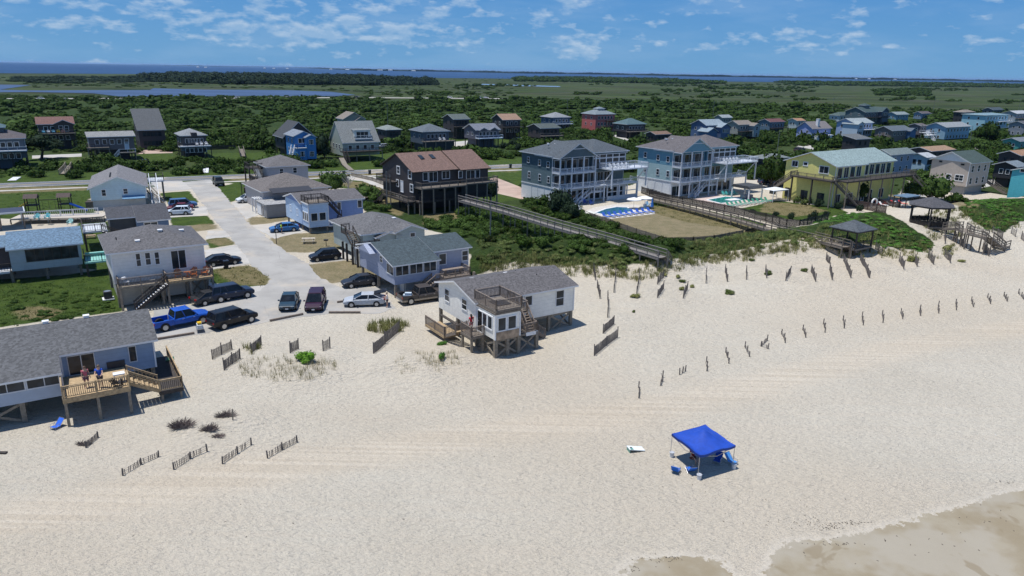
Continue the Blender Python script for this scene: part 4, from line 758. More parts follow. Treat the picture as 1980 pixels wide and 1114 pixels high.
H.wins(B,'F',4,[ze-2.1],1,1.2,cross=False); H.deck(-1,w,-2.6,-.02,ze-2.4,'FLR',m=DARKWOOD,posts=4); H.stairs((-.6,-2.6,ze-2.4),(-.6,-5.5,.1),1,DARKWOOD)
far('low house showing only its pale grey-green hipped roof above the shrubs',775,251,276,'R',728,10,DW,shingle((.25,.29,.28)),'h',.4,.5,3,0,low=False,wf=DARKWOOD)
H=far('square slate house with pyramid roof, glass doors and a lower deck with white chairs',868,254,292,'R',793,10,SLT,shingle((.17,.21,.25)),'h',.42,2.5,5,0,wf=TRIM); H.deck(-.8,H.w+1,-3,-.02,H.ze-2.8,'FLR',m=GREYWOOD,rm=DARKWOOD,posts=4); H.wall(-.4,H.w+.6,-2.6,-.1,.1,H.ze-3.1,BLK,'lower_front_wall')
SLATEH=H
far('dark brown house with grey-green lean roof, behind the slate pyramid-roofed house',907,230,268,'R',858,9,DW,shingle((.15,.19,.18)),'u',.35,2.6,4,1,wf=DARKWOOD)
H=far('pale-trimmed house with blue-grey gabled roof and white wraparound balcony',965,250,284,'R',897,8.5,siding((.10,.10,.13)),shingle((.19,.21,.26)),'u',.4,2.9,5,1,paint((.55,.62,.72),'pale_paint')); b=MB(); G2=H.block(H.w*.1,H.w*.4,-1.2,2,H.ze-.15,H.ze,siding((.1,.1,.13)),shingle((.19,.21,.26)),'v',.5,.3); G2=H.block(H.w*.55,H.w*.85,-1.2,2,H.ze-.15,H.ze,siding((.1,.1,.13)),shingle((.19,.21,.26)),'v',.5,.3)
H=far('dark house with an orange-tan roof and blue glass doors',1006,231,268,'R',953,9,DW,shingle((.36,.23,.16)),'u',.42,2.4,3,1,ang=30); 
H=far('navy house with pale hipped roof and white-framed windows',1102,227,252,'R',1046,10,siding((.05,.09,.15)),PALESH,'h',.40,.3,4,1,paint((.5,.55,.6),'pale_paint'),low=False)
H=far('low dark timber house with grey-green roof and green chairs on its deck',1082,247,275,'R',1020,9,DW,shingle((.12,.155,.15)),'u',.3,1.8,4,1,GREYWOOD,wf=DARKWOOD)
H=far('coral red house with cupola roof and white windows',1189,221,254,'R',1128,10,siding((.48,.13,.12)),shingle((.22,.27,.30)),'h',.42,.3,5,0,low=False); w,ze=H.w,H.ze; C=H.block(w*.35,w*.68,3.2,6.5,ze+1.2,ze+2.3,siding((.30,.33,.36)),shingle((.22,.27,.30)),'h',.4,.3); H.wins(C,'F',3,[ze+1.7],.6,.4); H.deck(w*.5,w+1.5,-2,-.02,ze-2.6,'FR',m=DARKWOOD,posts=3); H.deck(w*.5,w+1.5,-2,-.02,2.2,'FR',m=DARKWOOD)
CORAL=H
H=far('house with teal hipped roof and shaded wraparound porch, right of the coral house',1248,240,266,'R',1187,11,DW,TEALRF,'h',.45,2.5,5,1,GREYWOOD,wf=TRIM)
far('low hut with an orange-brown roof just behind the pale aqua house',1296,259,280,'R',1248,9,DW,shingle((.30,.19,.13)),'u',.3,.3,3,0,low=False,wf=DARKWOOD)
H=far('blue house with pale blue-grey intersecting gables',1402,241,275,'R',1340,11,siding((.07,.12,.23)),shingle((.30,.38,.44)),'u',.45,.5,6,0,low=False); G2=H.block(H.w*.5,H.w*.98,-3,4,.5,H.ze-.6,siding((.07,.12,.23)),shingle((.30,.38,.44)),'v',.5,.5); H.wins(G2,'F',4,[H.ze-2.8],.9,1.3); G3=H.block(-2,H.w*.3,-3,2,.5,H.ze-2.2,siding((.08,.15,.26)),shingle((.30,.38,.44)),'v',.5,.4)
far('small house with silvery roof behind the pale blue-grey gables',1415,227,246,'R',1383,9,siding((.20,.24,.26)),shingle((.33,.38,.40)),'u',.45,.3,3,0,low=False)
H=far('cream and grey house with tan-grey roof and dark deck, above the shrubs',1455,240,268,'R',1409,10,siding((.30,.31,.28)),TANSH,'u',.45,2,4,1,DARKWOOD); G2=H.block(H.w*.72,H.w*1.15,-3,5,1,H.ze-.4,siding((.26,.33,.36)),TANSH,'v',.5,.4); H.wins(G2,'F',1,[H.ze-2.3,H.ze-5],1.1,1.5,m=.8)
far('low blue-walled house with a brick-red roof',1517,235,256,'R',1470,9,siding((.10,.16,.22)),shingle((.22,.09,.09)),'u',.35,1.2,4,1,DARKWOOD)
far('small pale house with orange roof beside the brick-red roofed one',1556,233,252,'R',1526,9,siding((.42,.48,.50)),shingle((.42,.24,.14)),'u',.35,1,2,0,low=False)
H=far('violet-blue house with a broad taupe roof and white chimney',1607,247,272,'R',1545,11,siding((.30,.36,.62)),shingle((.24,.22,.22)),'u',.65,.3,2,0,low=False); H.chimney(H.w*.38,1.2,H.ze-.2,H.ze+3.6,WHITE,.55); H.wall(H.w*.05,H.w*.9,-2.5,-.05,.3,2.6,WHITE,'lower_white_wall')
far('white house with sea-green hipped roof among far shrubs',1648,223,236,'R',1606,10,siding((.42,.50,.55)),GREENSH,'h',.45,.3,4,0,low=False)
H=far('dark green rambling house with a navy front gable, tallest on the far ridge',1712,216,242,'R',1645,12,siding((.08,.12,.14)),shingle((.07,.13,.13)),'u',.4,.8,6,1,DARKWOOD); G2=H.block(H.w*.66,H.w,-2,5,2,H.ze+.4,siding((.05,.08,.13)),shingle((.07,.13,.13)),'v',.6,.5); H.wins(G2,'F',3,[H.ze-2],1,1.6); C=H.block(H.w*.3,H.w*.5,4,8,H.ze+1,H.ze+3.3,siding((.1,.14,.15)),shingle((.07,.13,.13)),'h',.45,.4)
far('small blue house with silver-grey roof, far right row',1757,221,234,'R',1717,9,siding((.15,.28,.36)),shingle((.26,.32,.33)),'u',.4,.3,4,0,low=False)
far('small mauve-roofed house half hidden by far trees',1800,219,231,'R',1770,8,siding((.18,.25,.34)),PURSH,'u',.4,.3,3,0,low=False)
H=far('white and blue two-storey house with pale roofs and a white balcony',1688,237,268,'R',1626,10,siding((.30,.40,.58)),shingle((.36,.42,.44)),'u',.4,.3,6,1,WHITE,low=False); G2=H.block(-.5,H.w*.28,-2.2,5,.3,H.ze-.3,siding((.45,.55,.64)),shingle((.36,.42,.44)),'v',.45,.4); H.wins(G2,'F',2,[H.ze-2.2,2],1,1.4)
H=far('long brown and blue cottage with slate-blue roof, mid right',1763,251,273,'R',1698,9,siding((.17,.14,.13)),shingle((.17,.215,.26)),'u',.4,.3,5,0,low=False); G2=H.block(H.w*.74,H.w*1.02,-1.8,4,.3,H.ze-.2,siding((.06,.14,.27)),shingle((.17,.215,.26)),'v',.45,.4)
H=far('weathered cottage wrapped in white decks and outside stairs',1792,243,270,'R',1764,8,GBW,shingle((.20,.18,.18)),'u',.3,2.2,2,2,WHITE); H.stairs((H.w+1.2,-2,H.ze-2.7),(H.w+4.5,-2,.1),1.1,MIDWOOD); H.deck(-1,H.w,-5,-2.5,2.4,'FLR',m=WHITE,rm=WHITE)
H=far('long light blue cottage with a pale grey roof, mid right',1876,244,268,'R',1800,9,siding((.26,.42,.55)),shingle((.31,.34,.36)),'u',.35,.3,7,0,low=False)
far('low pale garden shed roof among the shrubs',1852,260,266,'R',1830,4,siding((.3,.36,.38)),WMET,'u',.3,.1,1,0,low=False)
H=far('tall pale cyan apartment house with flat blue roof and three floors of windows',1950,222,257,'R',1880,11,siding((.30,.52,.60)),shingle((.22,.34,.40)),'h',.12,.2,7,0,low=False,zs=None); H.deck(H.w*.25,H.w+2,-2,-.02,3.0,'FR',m=WHITE,rm=WHITE); H.deck(H.w*.5,H.w+2,-2,-.02,H.ze-3,'FR',m=WHITE,rm=WHITE)
far('dark house with tan roof left of the pale cyan apartment house',1885,217,243,'R',1852,9,BLK,TANSH,'h',.35,2.6,3,1,DARKWOOD,wf=DARKWOOD)
far('distant dark blue-roofed house behind the pale cyan apartment house',1941,212,222,'R',1905,9,SLT,shingle((.08,.12,.15)),'u',.4,.3,3,0,low=False,wf=DARKWOOD)
far('far house with bright silver roof near the right edge',1990,219,240,'R',1948,10,siding((.30,.34,.38)),WMET,'u',.35,.3,4,1,GREYWOOD,low=False)
far('grey house with grey roof at the right edge below the silver-roofed one',2010,239,262,'R',1962,9,siding((.22,.24,.28)),GSH,'u',.35,.3,4,0,low=False)
far('small dark cabin with flat grey-green roof behind the yellow house',1683,268,300,'R',1634,10,BLK,shingle((.20,.22,.23)),'s',.2,.2,2,0,low=False,wf=DARKWOOD)
H=far('light blue cottage with a broad white metal roof, left of the tan house',1808,303,332,'R',1764,9,siding((.34,.47,.56)),WMET,'u',.35,.4,4,0,low=False,wf=DARKWOOD)
H=far('house with orange-tan roof and brown gable behind the white metal roof',1845,289,325,'R',1768,12,DW,shingle((.38,.25,.16)),'u',.25,.3,4,0,low=False,wf=DARKWOOD)
far('low teal-walled house with a grey roof at the right edge',2005,271,290,'R',1948,9,siding((.07,.30,.28)),shingle((.20,.23,.26)),'u',.35,.3,5,0,low=False)
H=far('stilted dark house with orange roof in the gap before the turquoise wall',2010,297,340,'R',1946,9,DW,shingle((.38,.22,.13)),'u',.35,2.5,3,0,wf=DARKWOOD)
H=far('slate-roofed stilted house with a white railed deck, left of the turquoise wall',1985,320,362,'R',1936,7,BLK,shingle((.20,.25,.29)),'u',.35,2.3,3,1,TRIM)
far('long low grey-roofed building hidden in trees behind the aqua house',1524,305,330,'R',1452,9,DW,shingle((.20,.23,.23)),'h',.3,.3,3,0,low=False,wf=DARKWOOD)
# ======================================================== vehicles
def loft(mb,st,m=0):
    o=len(mb.v); k=8
    for x,zb,zt,hw in st:
        for y,z in ((-.84,zb),(-1,zb+.2*(zt-zb)),(-1,zt-.22*(zt-zb)),(-.9,zt),(.9,zt),(1,zt-.22*(zt-zb)),(1,zb+.2*(zt-zb)),(.84,zb)): mb.v.append((x,y*hw,z))
    for i in range(len(st)-1):
        for j in range(k): a=o+i*k+j; b=o+i*k+(j+1)%k; mb.f.append((a,b,b+k,a+k)); mb.m.append(m)
    mb.f.append(tuple(o+j for j in range(k))); mb.m.append(m); e=o+(len(st)-1)*k; mb.f.append(tuple(e+j for j in range(k-1,-1,-1))); mb.m.append(m)
KIND={ # length,width, body stations (x,zb,zt,hwfac), cabin base x0,x1, roof x0,x1, belt, roof height, wheel x, wheel r
 'sedan':(4.75,1.84,[(-2.37,.42,.80,.78),(-2.2,.28,.98,.93),(-1.5,.22,1.0,1),(0,.2,.97,1),(1.2,.22,.92,1),(1.9,.24,.82,.96),(2.25,.3,.70,.86),(2.37,.4,.60,.74)],(-1.95,1.25),(-1.05,.25),.95,1.44,(-1.38,1.42),.33),
 'hatch':(4.35,1.82,[(-2.17,.42,.9,.84),(-2.05,.3,1.02,.95),(-1.4,.24,1.05,1),(0,.22,1.02,1),(1.1,.22,.98,1),(1.75,.26,.86,.95),(2.08,.32,.74,.85),(2.17,.42,.62,.75)],(-2.0,1.2),(-1.6,.3),1.0,1.6,(-1.3,1.32),.34),
 'suv':(5.0,1.98,[(-2.5,.5,1.05,.88),(-2.4,.38,1.15,.97),(-1.5,.32,1.17,1),(0,.3,1.15,1),(1.3,.3,1.12,1),(2.1,.34,1.04,.96),(2.42,.4,.9,.88),(2.5,.5,.78,.8)],(-2.35,1.35),(-2.1,.55),1.13,1.85,(-1.5,1.55),.39),
 'van':(4.9,1.95,[(-2.45,.45,.95,.86),(-2.35,.3,1.08,.96),(-1.4,.26,1.1,1),(0,.24,1.08,1),(1.2,.26,1.04,1),(1.9,.28,.92,.96),(2.32,.34,.76,.88),(2.45,.45,.62,.76)],(-2.3,1.55),(-2.05,.45),1.05,1.76,(-1.45,1.5),.34),
 'pickup':(5.85,2.02,[(-.95,.45,1.1,1),(0,.4,1.12,1),(1.0,.4,1.14,1),(1.7,.4,1.13,1),(2.45,.44,1.06,.97),(2.85,.5,.92,.9),(2.92,.6,.8,.82)],(-.9,1.45),(-.7,.75),1.1,1.88,(-1.9,1.85),.42)}
def car(label,color,kind,cat='car',at=None,hd=0,wheels=None,group='parked cars',name='parked_car',trunk_open=False,trim2=None,detail=True):
    L,Wd,st,cb,cr,belt,rh,wx,wr=KIND[kind]; hw=Wd/2; CP=carpaint(color)
    if wheels:
        a=Vector(P(*wheels[0])[:2]); b=Vector(P(*wheels[1])[:2]); dr=(b-a).normalized(); nn=Vector((-dr.y,dr.x)); nn=nn if nn.dot(a)>0 else -nn
        c=(a+b)/2+nn*hw-dr*(wx[0]+wx[1])/2; hd=math.degrees(math.atan2(dr.y,dr.x))
    else: c=Vector(P(*at)[:2])
    e=empty(name,(c.x,c.y,.02),R(hd),label,cat,group); FOOT.append((Vector((c.x,c.y))-Vector((1.5,1.5)),Vector((1,0)),Vector((0,1)),3,3))
    b=MB(); loft(b,[(x,zb,zt,hw*f) for x,zb,zt,f in st]); o=b.build('body',CP,e,smooth=False,bevel=.06)
    if kind=='pickup':
        b=MB(); b.box(-2.92,-.97,-hw,-hw+.1,.5,1.12); b.box(-2.92,-.97,hw-.1,hw,.5,1.12); b.box(-2.92,-2.82,-hw+.1,hw-.1,.5,1.1); b.box(-2.82,-.97,-hw+.1,hw-.1,.5,.62); b.build('bed',CP,e,bevel=.03)
        b=MB(); b.box(-3.0,-2.9,-hw+.05,hw-.05,.45,.62); b.build('rear_bumper',METAL,e)
    if trim2: b=MB(); b.box(-L/2+.05,L/2-.25,-hw-.015,hw+.015,.42,.62); b.build('side_cladding',trim2,e)
    bw,tw=hw*.92,hw*.74; g=MB(); V=[(cb[0],-bw,belt-.03),(cb[1],-bw,belt-.03),(cb[1],bw,belt-.03),(cb[0],bw,belt-.03),(cr[0],-tw,rh-.05),(cr[1],-tw,rh-.05),(cr[1],tw,rh-.05),(cr[0],tw,rh-.05)]
    g.add(V,[(0,3,2,1),(4,5,6,7),(0,1,5,4),(1,2,6,5),(2,3,7,6),(3,0,4,7)]); g.build('windows',CARGLASS,e,bevel=.04)
    r=MB(); r.add([(cr[0]-.06,-tw*1.01,rh-.05),(cr[1]+.06,-tw*1.01,rh-.05),(cr[1]+.06,tw*1.01,rh-.05),(cr[0]-.06,tw*1.01,rh-.05),(cr[0]+.1,-tw*.8,rh),(cr[1]-.1,-tw*.8,rh),(cr[1]-.1,tw*.8,rh),(cr[0]+.1,tw*.8,rh)],[(0,3,2,1),(4,5,6,7),(0,1,5,4),(1,2,6,5),(2,3,7,6),(3,0,4,7)])
    for s in(-1,1):
        for p,q in (((cb[0],s*bw,belt),(cr[0],s*tw,rh-.04)),((cb[1],s*bw,belt),(cr[1],s*tw,rh-.04)),(((cb[0]+cb[1])/2-.1,s*bw*1.01,belt),((cr[0]+cr[1])/2-.1,s*tw*1.01,rh-.04))): r.bar(p,q,.075,.075)
        if kind in('suv','van','hatch'): r.bar((cb[0]*.6,s*bw*1.01,belt),(cr[0]*.62,s*tw*1.01,rh-.04),.08,.1)
    r.build('roof',CP,e)
    if not detail: wr_n=8
    for x in wx:
        for s in(-1,1):
            w_=MB(); w_.tube((0,-.11,0),(0,.11,0),wr,n=18); wo=w_.build('wheel',RUBBER,e); wo.location=(x,s*(hw-.07),wr)
            if detail:
                a_=MB(); a_.tube((x,s*(hw-.35),wr+.02),(x,s*(hw+.004),wr+.02),wr*1.14,n=20); a_.build('wheel_arch',RUBBER,e)
                q=MB(); q.tube((0,s*.112,0),(0,s*.125,0),wr*.62,n=16); 
                q.build('rim',METAL,wo)
    if detail:
        fx=L/2; 
        for s in(-1,1):
            b=MB(); b.box(fx-.30,fx-.10,s*hw*.5,s*hw*.84,st[-2][2]-.16,st[-2][2]-.02); b.build('headlight',paint((.75,.78,.8),'lamp_lens',.15),e,bevel=.02)
            b=MB(); b.box(-L/2-.01,-L/2+.2,s*hw*.6,s*hw*.88,.75,.92) if kind!='pickup' else b.box(-L/2-.02,-L/2+.1,s*hw*.88,s*hw,.8,1.05); b.build('tail_light',paint((.35,.01,.01),'red_lens',.2),e)
            b=MB(); b.box(cb[1]-.35,cb[1]-.18,s*hw*.98,s*(hw+.17),belt,belt+.14); b.build('side_mirror',CP,e,bevel=.02)
            for k in ((cb[0]+cb[1])/2-.35,(cb[0]+cb[1])/2+.75): b=MB(); b.box(k-.1,k+.08,s*hw,s*(hw+.03),belt-.16,belt-.12); b.build('door_handle',METAL,e)
        b=MB(); b.box(fx-.09,fx+.02,-hw*.45,hw*.45,.52,.66); b.build('grille',DARKMETAL,e); b=MB(); b.box(fx-.02,fx+.03,-.16,.16,.36,.48); b.build('number_plate',WHITE,e)
    if trunk_open: b=MB(); b.add([(cr[0]-.05,-tw,rh),(cr[0]-.05,tw,rh),(-L/2-.1,hw*.8,rh+.28),(-L/2-.1,-hw*.8,rh+.28),(cr[0]-.05,-tw,rh-.05),(cr[0]-.05,tw,rh-.05),(-L/2-.1,hw*.8,rh+.22),(-L/2-.1,-hw*.8,rh+.22)],[(0,1,2,3),(7,6,5,4),(0,4,5,1),(1,5,6,2),(2,6,7,3),(3,7,4,0)]); b.build('tailgate',CARGLASS,e)
    return e
car('bright blue crew-cab pickup truck parked beside the stilted grey cottage',(.012,.085,.42),'pickup','pickup truck',wheels=((324.5,641),(390,627)))
car('long black sport utility vehicle nearest the sand, in front of the bright blue pickup',(.008,.009,.013),'suv','car',wheels=((428.5,640),(492,623)))
car('navy sport utility vehicle with black roof box, half under the grey cottage deck',(.012,.022,.05),'suv','car',wheels=((428,586),(479,577)))
car('dark grey sedan nose between the blue pickup and the navy vehicle',(.03,.032,.036),'sedan','car',wheels=((398,592),(441,582)))
car('black sedan in the short driveway above the tan lawn island',(.007,.008,.015),'sedan','car',wheels=((411,517),(457,511.5)))
car('small dark teal sedan facing the sand, left of the maroon minivan',(.018,.045,.07),'sedan','car',at=(560,592),hd=-80)
car('maroon minivan facing the sand',(.032,.008,.026),'van','minivan',at=(611,593),hd=-82)
car('silver sedan with its rear lid raised, side-on behind the sand',(.42,.45,.49),'sedan','car',wheels=((729,594),(679,595.5)),trunk_open=True)
pk=car('bronze and grey crew-cab pickup truck behind the white beach cottage',(.065,.055,.05),'pickup','pickup truck',wheels=((797,590),(851,582)),trim2=paint((.33,.27,.20),'tan_trim'))
car('charcoal sedan parked under the corner of the blue-grey cottage',(.022,.025,.035),'sedan','car',wheels=((723,553.5),(679,558.5)))
car('black hatchback on the pale drive beside the brown lawn',(.008,.012,.022),'hatch','car',wheels=((648,503.5),(615.5,507)))
car('bright blue sedan beside the blue stilted cottage, next to the lime-shirted person',(.03,.14,.36),'sedan','car',wheels=((571,448),(532,451)))
car('white compact car under the dark pergola by the garage',(.62,.66,.70),'hatch','car',wheels=((495,391),(469,393.5)))
car('white crossover car nearest in the left driveway row',(.55,.62,.70),'hatch','car',wheels=((359,416.5),(330,417.5)))
car('mid-blue car farthest in the left driveway row',(.05,.12,.26),'suv','car',wheels=((340,405),(371,403)))
car('dark red car squeezed between the white crossover and the mid-blue car',(.12,.012,.02),'sedan','car',wheels=((362,408.5),(332,410)))
car('dark off-road car standing at the corner of the side street and the coast road',(.03,.035,.03),'suv','car',at=(423,358),hd=-60)
car('dark pickup truck parked across the coast road behind the mint house',(.03,.045,.07),'pickup','pickup truck',at=(282,322),hd=-60)
car('dark blue car left of a pair behind the white shade canopy',(.015,.03,.07),'suv','car',at=(1484,357),hd=20); car('dark blue car right of a pair behind the white shade canopy',(.02,.04,.09),'sedan','car',at=(1509,360),hd=20)
car('black sport utility vehicle in the shade under the far-left house',(.01,.01,.012),'suv','car',at=(14,318),hd=-70)
car('brown car at the rear of the yellow house drive by the far trees',(.07,.04,.04),'suv','car',at=(1548,296),hd=-60)
car('silver car in the gap right of the cream house',(.3,.32,.34),'hatch','car',at=(746,287),hd=30)
for k,(x,y,c,n_) in enumerate([(80,193,(.65,.67,.7),'bright white van'),(127,193.5,(.4,.4,.42),'pale grey car'),(460,190.5,(.65,.67,.7),'white car'),(555,190,(.7,.7,.7),'white car'),(690,189.5,(.06,.07,.1),'dark car'),(812,189.3,(.1,.1,.1),'dark grey car'),(870,189.7,(.7,.7,.7),'white car'),(930,190,(.2,.35,.4),'teal car'),(940,190.4,(.68,.68,.7),'white car')]):
    car('tiny %s driving on the distant road across the marsh, %s from the left'%(n_,ORD[k]),c,'suv' if k%2==0 else 'sedan','car',at=(x,y),hd=2,group='cars on the distant marsh road',name='distant_car',detail=False)
# ======================================================== people
def skinmesh(name,pts,edges,rad,mat,parent,root=0,lv=1):
    me=bpy.data.meshes.new(name); me.from_pydata(pts,edges,[]); me.materials.append(mat); o=bpy.data.objects.new(name,me); COL.objects.link(o); o.parent=parent
    md=o.modifiers.new('skin','SKIN'); md.use_smooth_shade=True
    if not me.skin_vertices: return o
    for i,r in enumerate(rad): me.skin_vertices[0].data[i].radius=(r,r)
    me.skin_vertices[0].data[root].use_root=True
    s=o.modifiers.new('sub','SUBSURF'); s.levels=lv; s.render_levels=lv; return o
SKIN=pm('skin',(.48,.29,.21),.5,5,.06)
def person(label,loc,hd,shirt,pants,hair,longhair=False,pose='stand',h=1.72,group=None,legs=True):
    e=empty('person',loc,R(hd),label,'person',group); k=h/1.75; S=lambda *a:[(x*k,y*k,z*k) for x,y,z in a]
    if pose=='sit': hip=(0,0,.45); kn=[(.45,.10,.48),(.45,-.10,.48)]; ft=[(.50,.10,.05),(.50,-.10,.05)]; toe=[(.66,.1,.03),(.66,-.1,.03)]
    else: hip=(0,0,.92); kn=[(.05,.11,.5),(-.02,-.11,.5)]; ft=[(.0,.12,.07),(-.06,-.12,.07)]; toe=[(.17,.13,.03),(.12,-.13,.03)]
    hz=hip[2]; sh=[(-.01,.19,hz+.52),(-.01,-.19,hz+.52)]; nk=(0,0,hz+.60); hdp=(.03,0,hz+.72); crown=(.01,0,hz+.80)
    el={'stand':[(-.02,.27,hz+.24),(.02,-.27,hz+.24)],'reach':[(.16,.25,hz+.28),(.18,-.24,hz+.28)],'sit':[(.1,.26,hz+.26),(.1,-.26,hz+.26)]}[pose]
    wr={'stand':[(.08,.28,hz+.0),(.10,-.28,hz+.0)],'reach':[(.42,.2,hz+.22),(.44,-.2,hz+.24)],'sit':[(.34,.2,hz+.15),(.34,-.2,hz+.15)]}[pose]
    pts=[hip,(0,0,hz+.26),(0,0,hz+.47),nk,hdp,crown]; rad=[.13,.115,.13,.055,.095,.075]; ed=[(0,1),(1,2),(2,3),(3,4),(4,5)]
    for i in (0,1):
        b=len(pts); pts+=[sh[i],el[i],wr[i]]; rad+=[.06,.045,.03]; ed+=[(2,b),(b,b+1),(b+1,b+2)]
        w_=Vector(wr[i]); d=(w_-Vector(el[i])).normalized(); y=1 if i==0 else -1; palm=w_+d*.07; pts.append(tuple(palm)); rad.append(.032); ed.append((b+2,b+3))
        for j,(ln,off) in enumerate(((.085,-.03),(.095,-.01),(.09,.01),(.07,.03))): q=palm+d*ln+Vector((off,0,-.015)); pts.append(tuple(q)); rad.append(.009); ed.append((b+3,len(pts)-1))
        q=w_+d*.05+Vector((.04,-y*.03,.0)); pts.append(tuple(q)); rad.append(.011); ed.append((b+3,len(pts)-1))
        b=len(pts); hp=(hip[0],hip[1]+y*.1,hz-.05); pts+=[hp,kn[i],ft[i],toe[i]]; rad+=[.10,.06,.042,.035]; ed+=[(0,b),(b,b+1),(b+1,b+2),(b+2,b+3)]
    skinmesh('body',S(*pts),ed,[r*k for r in rad],SKIN,e)
    sp=[(0,0,hz-.02),(0,0,hz+.26),(0,0,hz+.49)]; se=[(0,1),(1,2)]; sr=[.155,.14,.15]
    for i in(0,1): b=len(sp); m_=[(a+c)/2 for a,c in zip(sh[i],el[i])]; sp+=[sh[i],tuple(m_)]; sr+=[.085,.075]; se+=[(2,b),(b,b+1)]
    skinmesh('shirt',S(*sp),se,[r*k for r in sr],cloth(shirt,'shirt_cloth'),e)
    pp=[(0,0,hz+.05)]; pe=[]; pr=[.15]
    for i in(0,1): y=1 if i==0 else -1; b=len(pp); hp=(hip[0],y*.1,hz-.06); q=tuple(hp[j]+(kn[i][j]-hp[j])*.75 for j in range(3)); pp+=[hp,q]; pr+=[.125,.095]; pe+=[(0,b),(b,b+1)]
    skinmesh('shorts',S(*pp),pe,[r*k for r in pr],cloth(pants,'shorts_cloth'),e)
    hm=MB(); c=Vector((-.01,0,hz+.77)); n=8
    for i in range(4):
        t0,t1=i*.45,(i+1)*.45; r0,r1=.115*math.sin(t0+.001),.115*math.sin(t1); hm.tube(((c.x)*k,0,(c.z+.115*math.cos(t0)-.0)*k),((c.x)*k,0,(c.z+.115*math.cos(t1))*k),max(.01,r0)*k,r1*k,10)
    if longhair: hm.tube((-.05*k,0,(c.z+.02)*k),(-.1*k,0,(c.z-.38)*k),.11*k,.06*k,9)
    hm.build('hair',pm('hair',hair,.6,9,.2),e)
    f=MB(); z=hz+.72; f.box(.11*k,.145*k,-.013*k,.013*k,(z-.03)*k,(z+.01)*k); f.box(.1*k,.122*k,.025*k,.045*k,(z+.015)*k,(z+.03)*k); f.box(.1*k,.122*k,-.045*k,-.025*k,(z+.015)*k,(z+.03)*k); f.box(.1*k,.12*k,-.025*k,.025*k,(z-.065)*k,(z-.055)*k); f.build('face',pm('face_marks',(.30,.14,.11),.6),e)
    return e
def hloc(H,u,v,z): return H.W(u,v,z)
person('person in a blue shirt at the railing of the honey-coloured deck',hloc(H1,17.6,-3.4,2.3),-70,(.02,.08,.42),(.05,.05,.07),(.10,.07,.05),pose='reach',h=1.82)
person('person in a red and white top left of the blue-shirted person on the deck',hloc(H1,16.7,-2.9,2.3),-40,(.5,.12,.16),(.12,.06,.12),(.09,.05,.03),True)
person('long-haired person in a red top on the entry deck of the white cottage',hloc(WHITEHOUSE,-.7,-.2,1.85),120,(.62,.05,.07),(.5,.2,.2),(.02,.015,.012),True)
q=P(749,594); person('person in a white shirt and dark shorts behind the silver sedan',(q[0],q[1],.02),190,(.68,.68,.72),(.02,.02,.05),(.16,.11,.07),pose='reach')
q=P(545,452); person('person in a lime-yellow shirt beside the bright blue sedan',(q[0],q[1],.02),30,(.42,.72,.03),(.04,.04,.05),(.05,.04,.03))
# ======================================================== fences and posts on the beach
FW=wood((.20,.175,.155),'fence_slat_wood'); FP=wood((.13,.115,.105),'fence_post_wood')
def sandfence(label,pts,h=1.0,slats=True,group=None,jit=.02,post_h=None,sp=.11,missing=0,tilt=0):
    W=[G(*p) for p in pts]; c=W[0]; e=empty('sand_fence',tuple(c),0,label,'sand fence',group); W=[w_-c for w_ in W]
    for w_ in W: b=MB(); hh=(post_h or h*1.15)*U(.9,1.1); b.tube((w_.x,w_.y,w_.z-.3),(w_.x+U(-.04,.04),w_.y+U(-.04,.04),w_.z+hh),.055,.05,6); b.build('post',FP,e)
    if slats:
        b=MB()
        for p,q in zip(W,W[1:]):
            n=max(2,int((q-p).length/sp))
            for i in range(n):
                if random.random()<missing: continue
                c_=p+(q-p)*(i+.5)/n; t=h*(1-.06*math.sin(math.pi*(i+.5)/n))*U(.95,1.03); b.bar((c_.x,c_.y,c_.z-.1),(c_.x+U(-1,1)*jit,c_.y+U(-1,1)*jit,c_.z+t),.045,.018)
            for zz in (.25,.55,.85): b.bar((p.x,p.y,p.z+zz*h),(q.x,q.y,q.z+zz*h*.98),.018,.018)
        b.build('slats',FW,e)
    return e
sf='slat fences on the hummocks'
for l,p,h in [('leftmost tall slat fence on the hummock below the black vehicle',[(411,695),(428,686),(449,676)],.95),('slat fence leaning in the sand just below the leftmost tall one',[(434,716),(449,704),(464,694)],.95),('slat fence with a tall right post, above the dry grass',[(486,683),(505,667)],.9),
   ('short slat fence panel above the vivid green bush, left of a pair',[(561,683),(577,675)],1.0),('short slat fence panel upper right of the vivid green bush',[(625,679),(638,673)],1.0),('slat fence standing in yellow-green grass',[(744,664),(772,641)],1.15),('slat fence below the one standing in yellow-green grass',[(722,684),(745,665)],1.05),
   ('pair of joined slat panels right of the white cottage, lower of two fences',[(1149,688),(1172,669),(1194,653)],1.0),('single slat panel right of the white cottage, upper of two fences',[(1166,645),(1187,627)],.95),
   ('stub of slat fence beside a small brush heap near the lower left',[(167,866),(190,846)],.45)]: sandfence(l,p,h,group=sf,sp=.10)
for l,p in [('half-buried slat fence, leftmost of four in a row',[(237,920),(273,898),(306,884)]),('half-buried slat fence with a gap, second of four in a row',[(336,908),(368,887),(401,873)]),('half-buried slat fence, third of four in a row',[(430,897),(459,877),(486,860)]),('half-buried slat fence, rightmost of four in a row',[(518,886),(546,870),(575,855)])]:
    sandfence(l,p,.42 if 'left' in l else .5,group='half-buried slat fences',jit=.06,missing=.12,sp=.13)
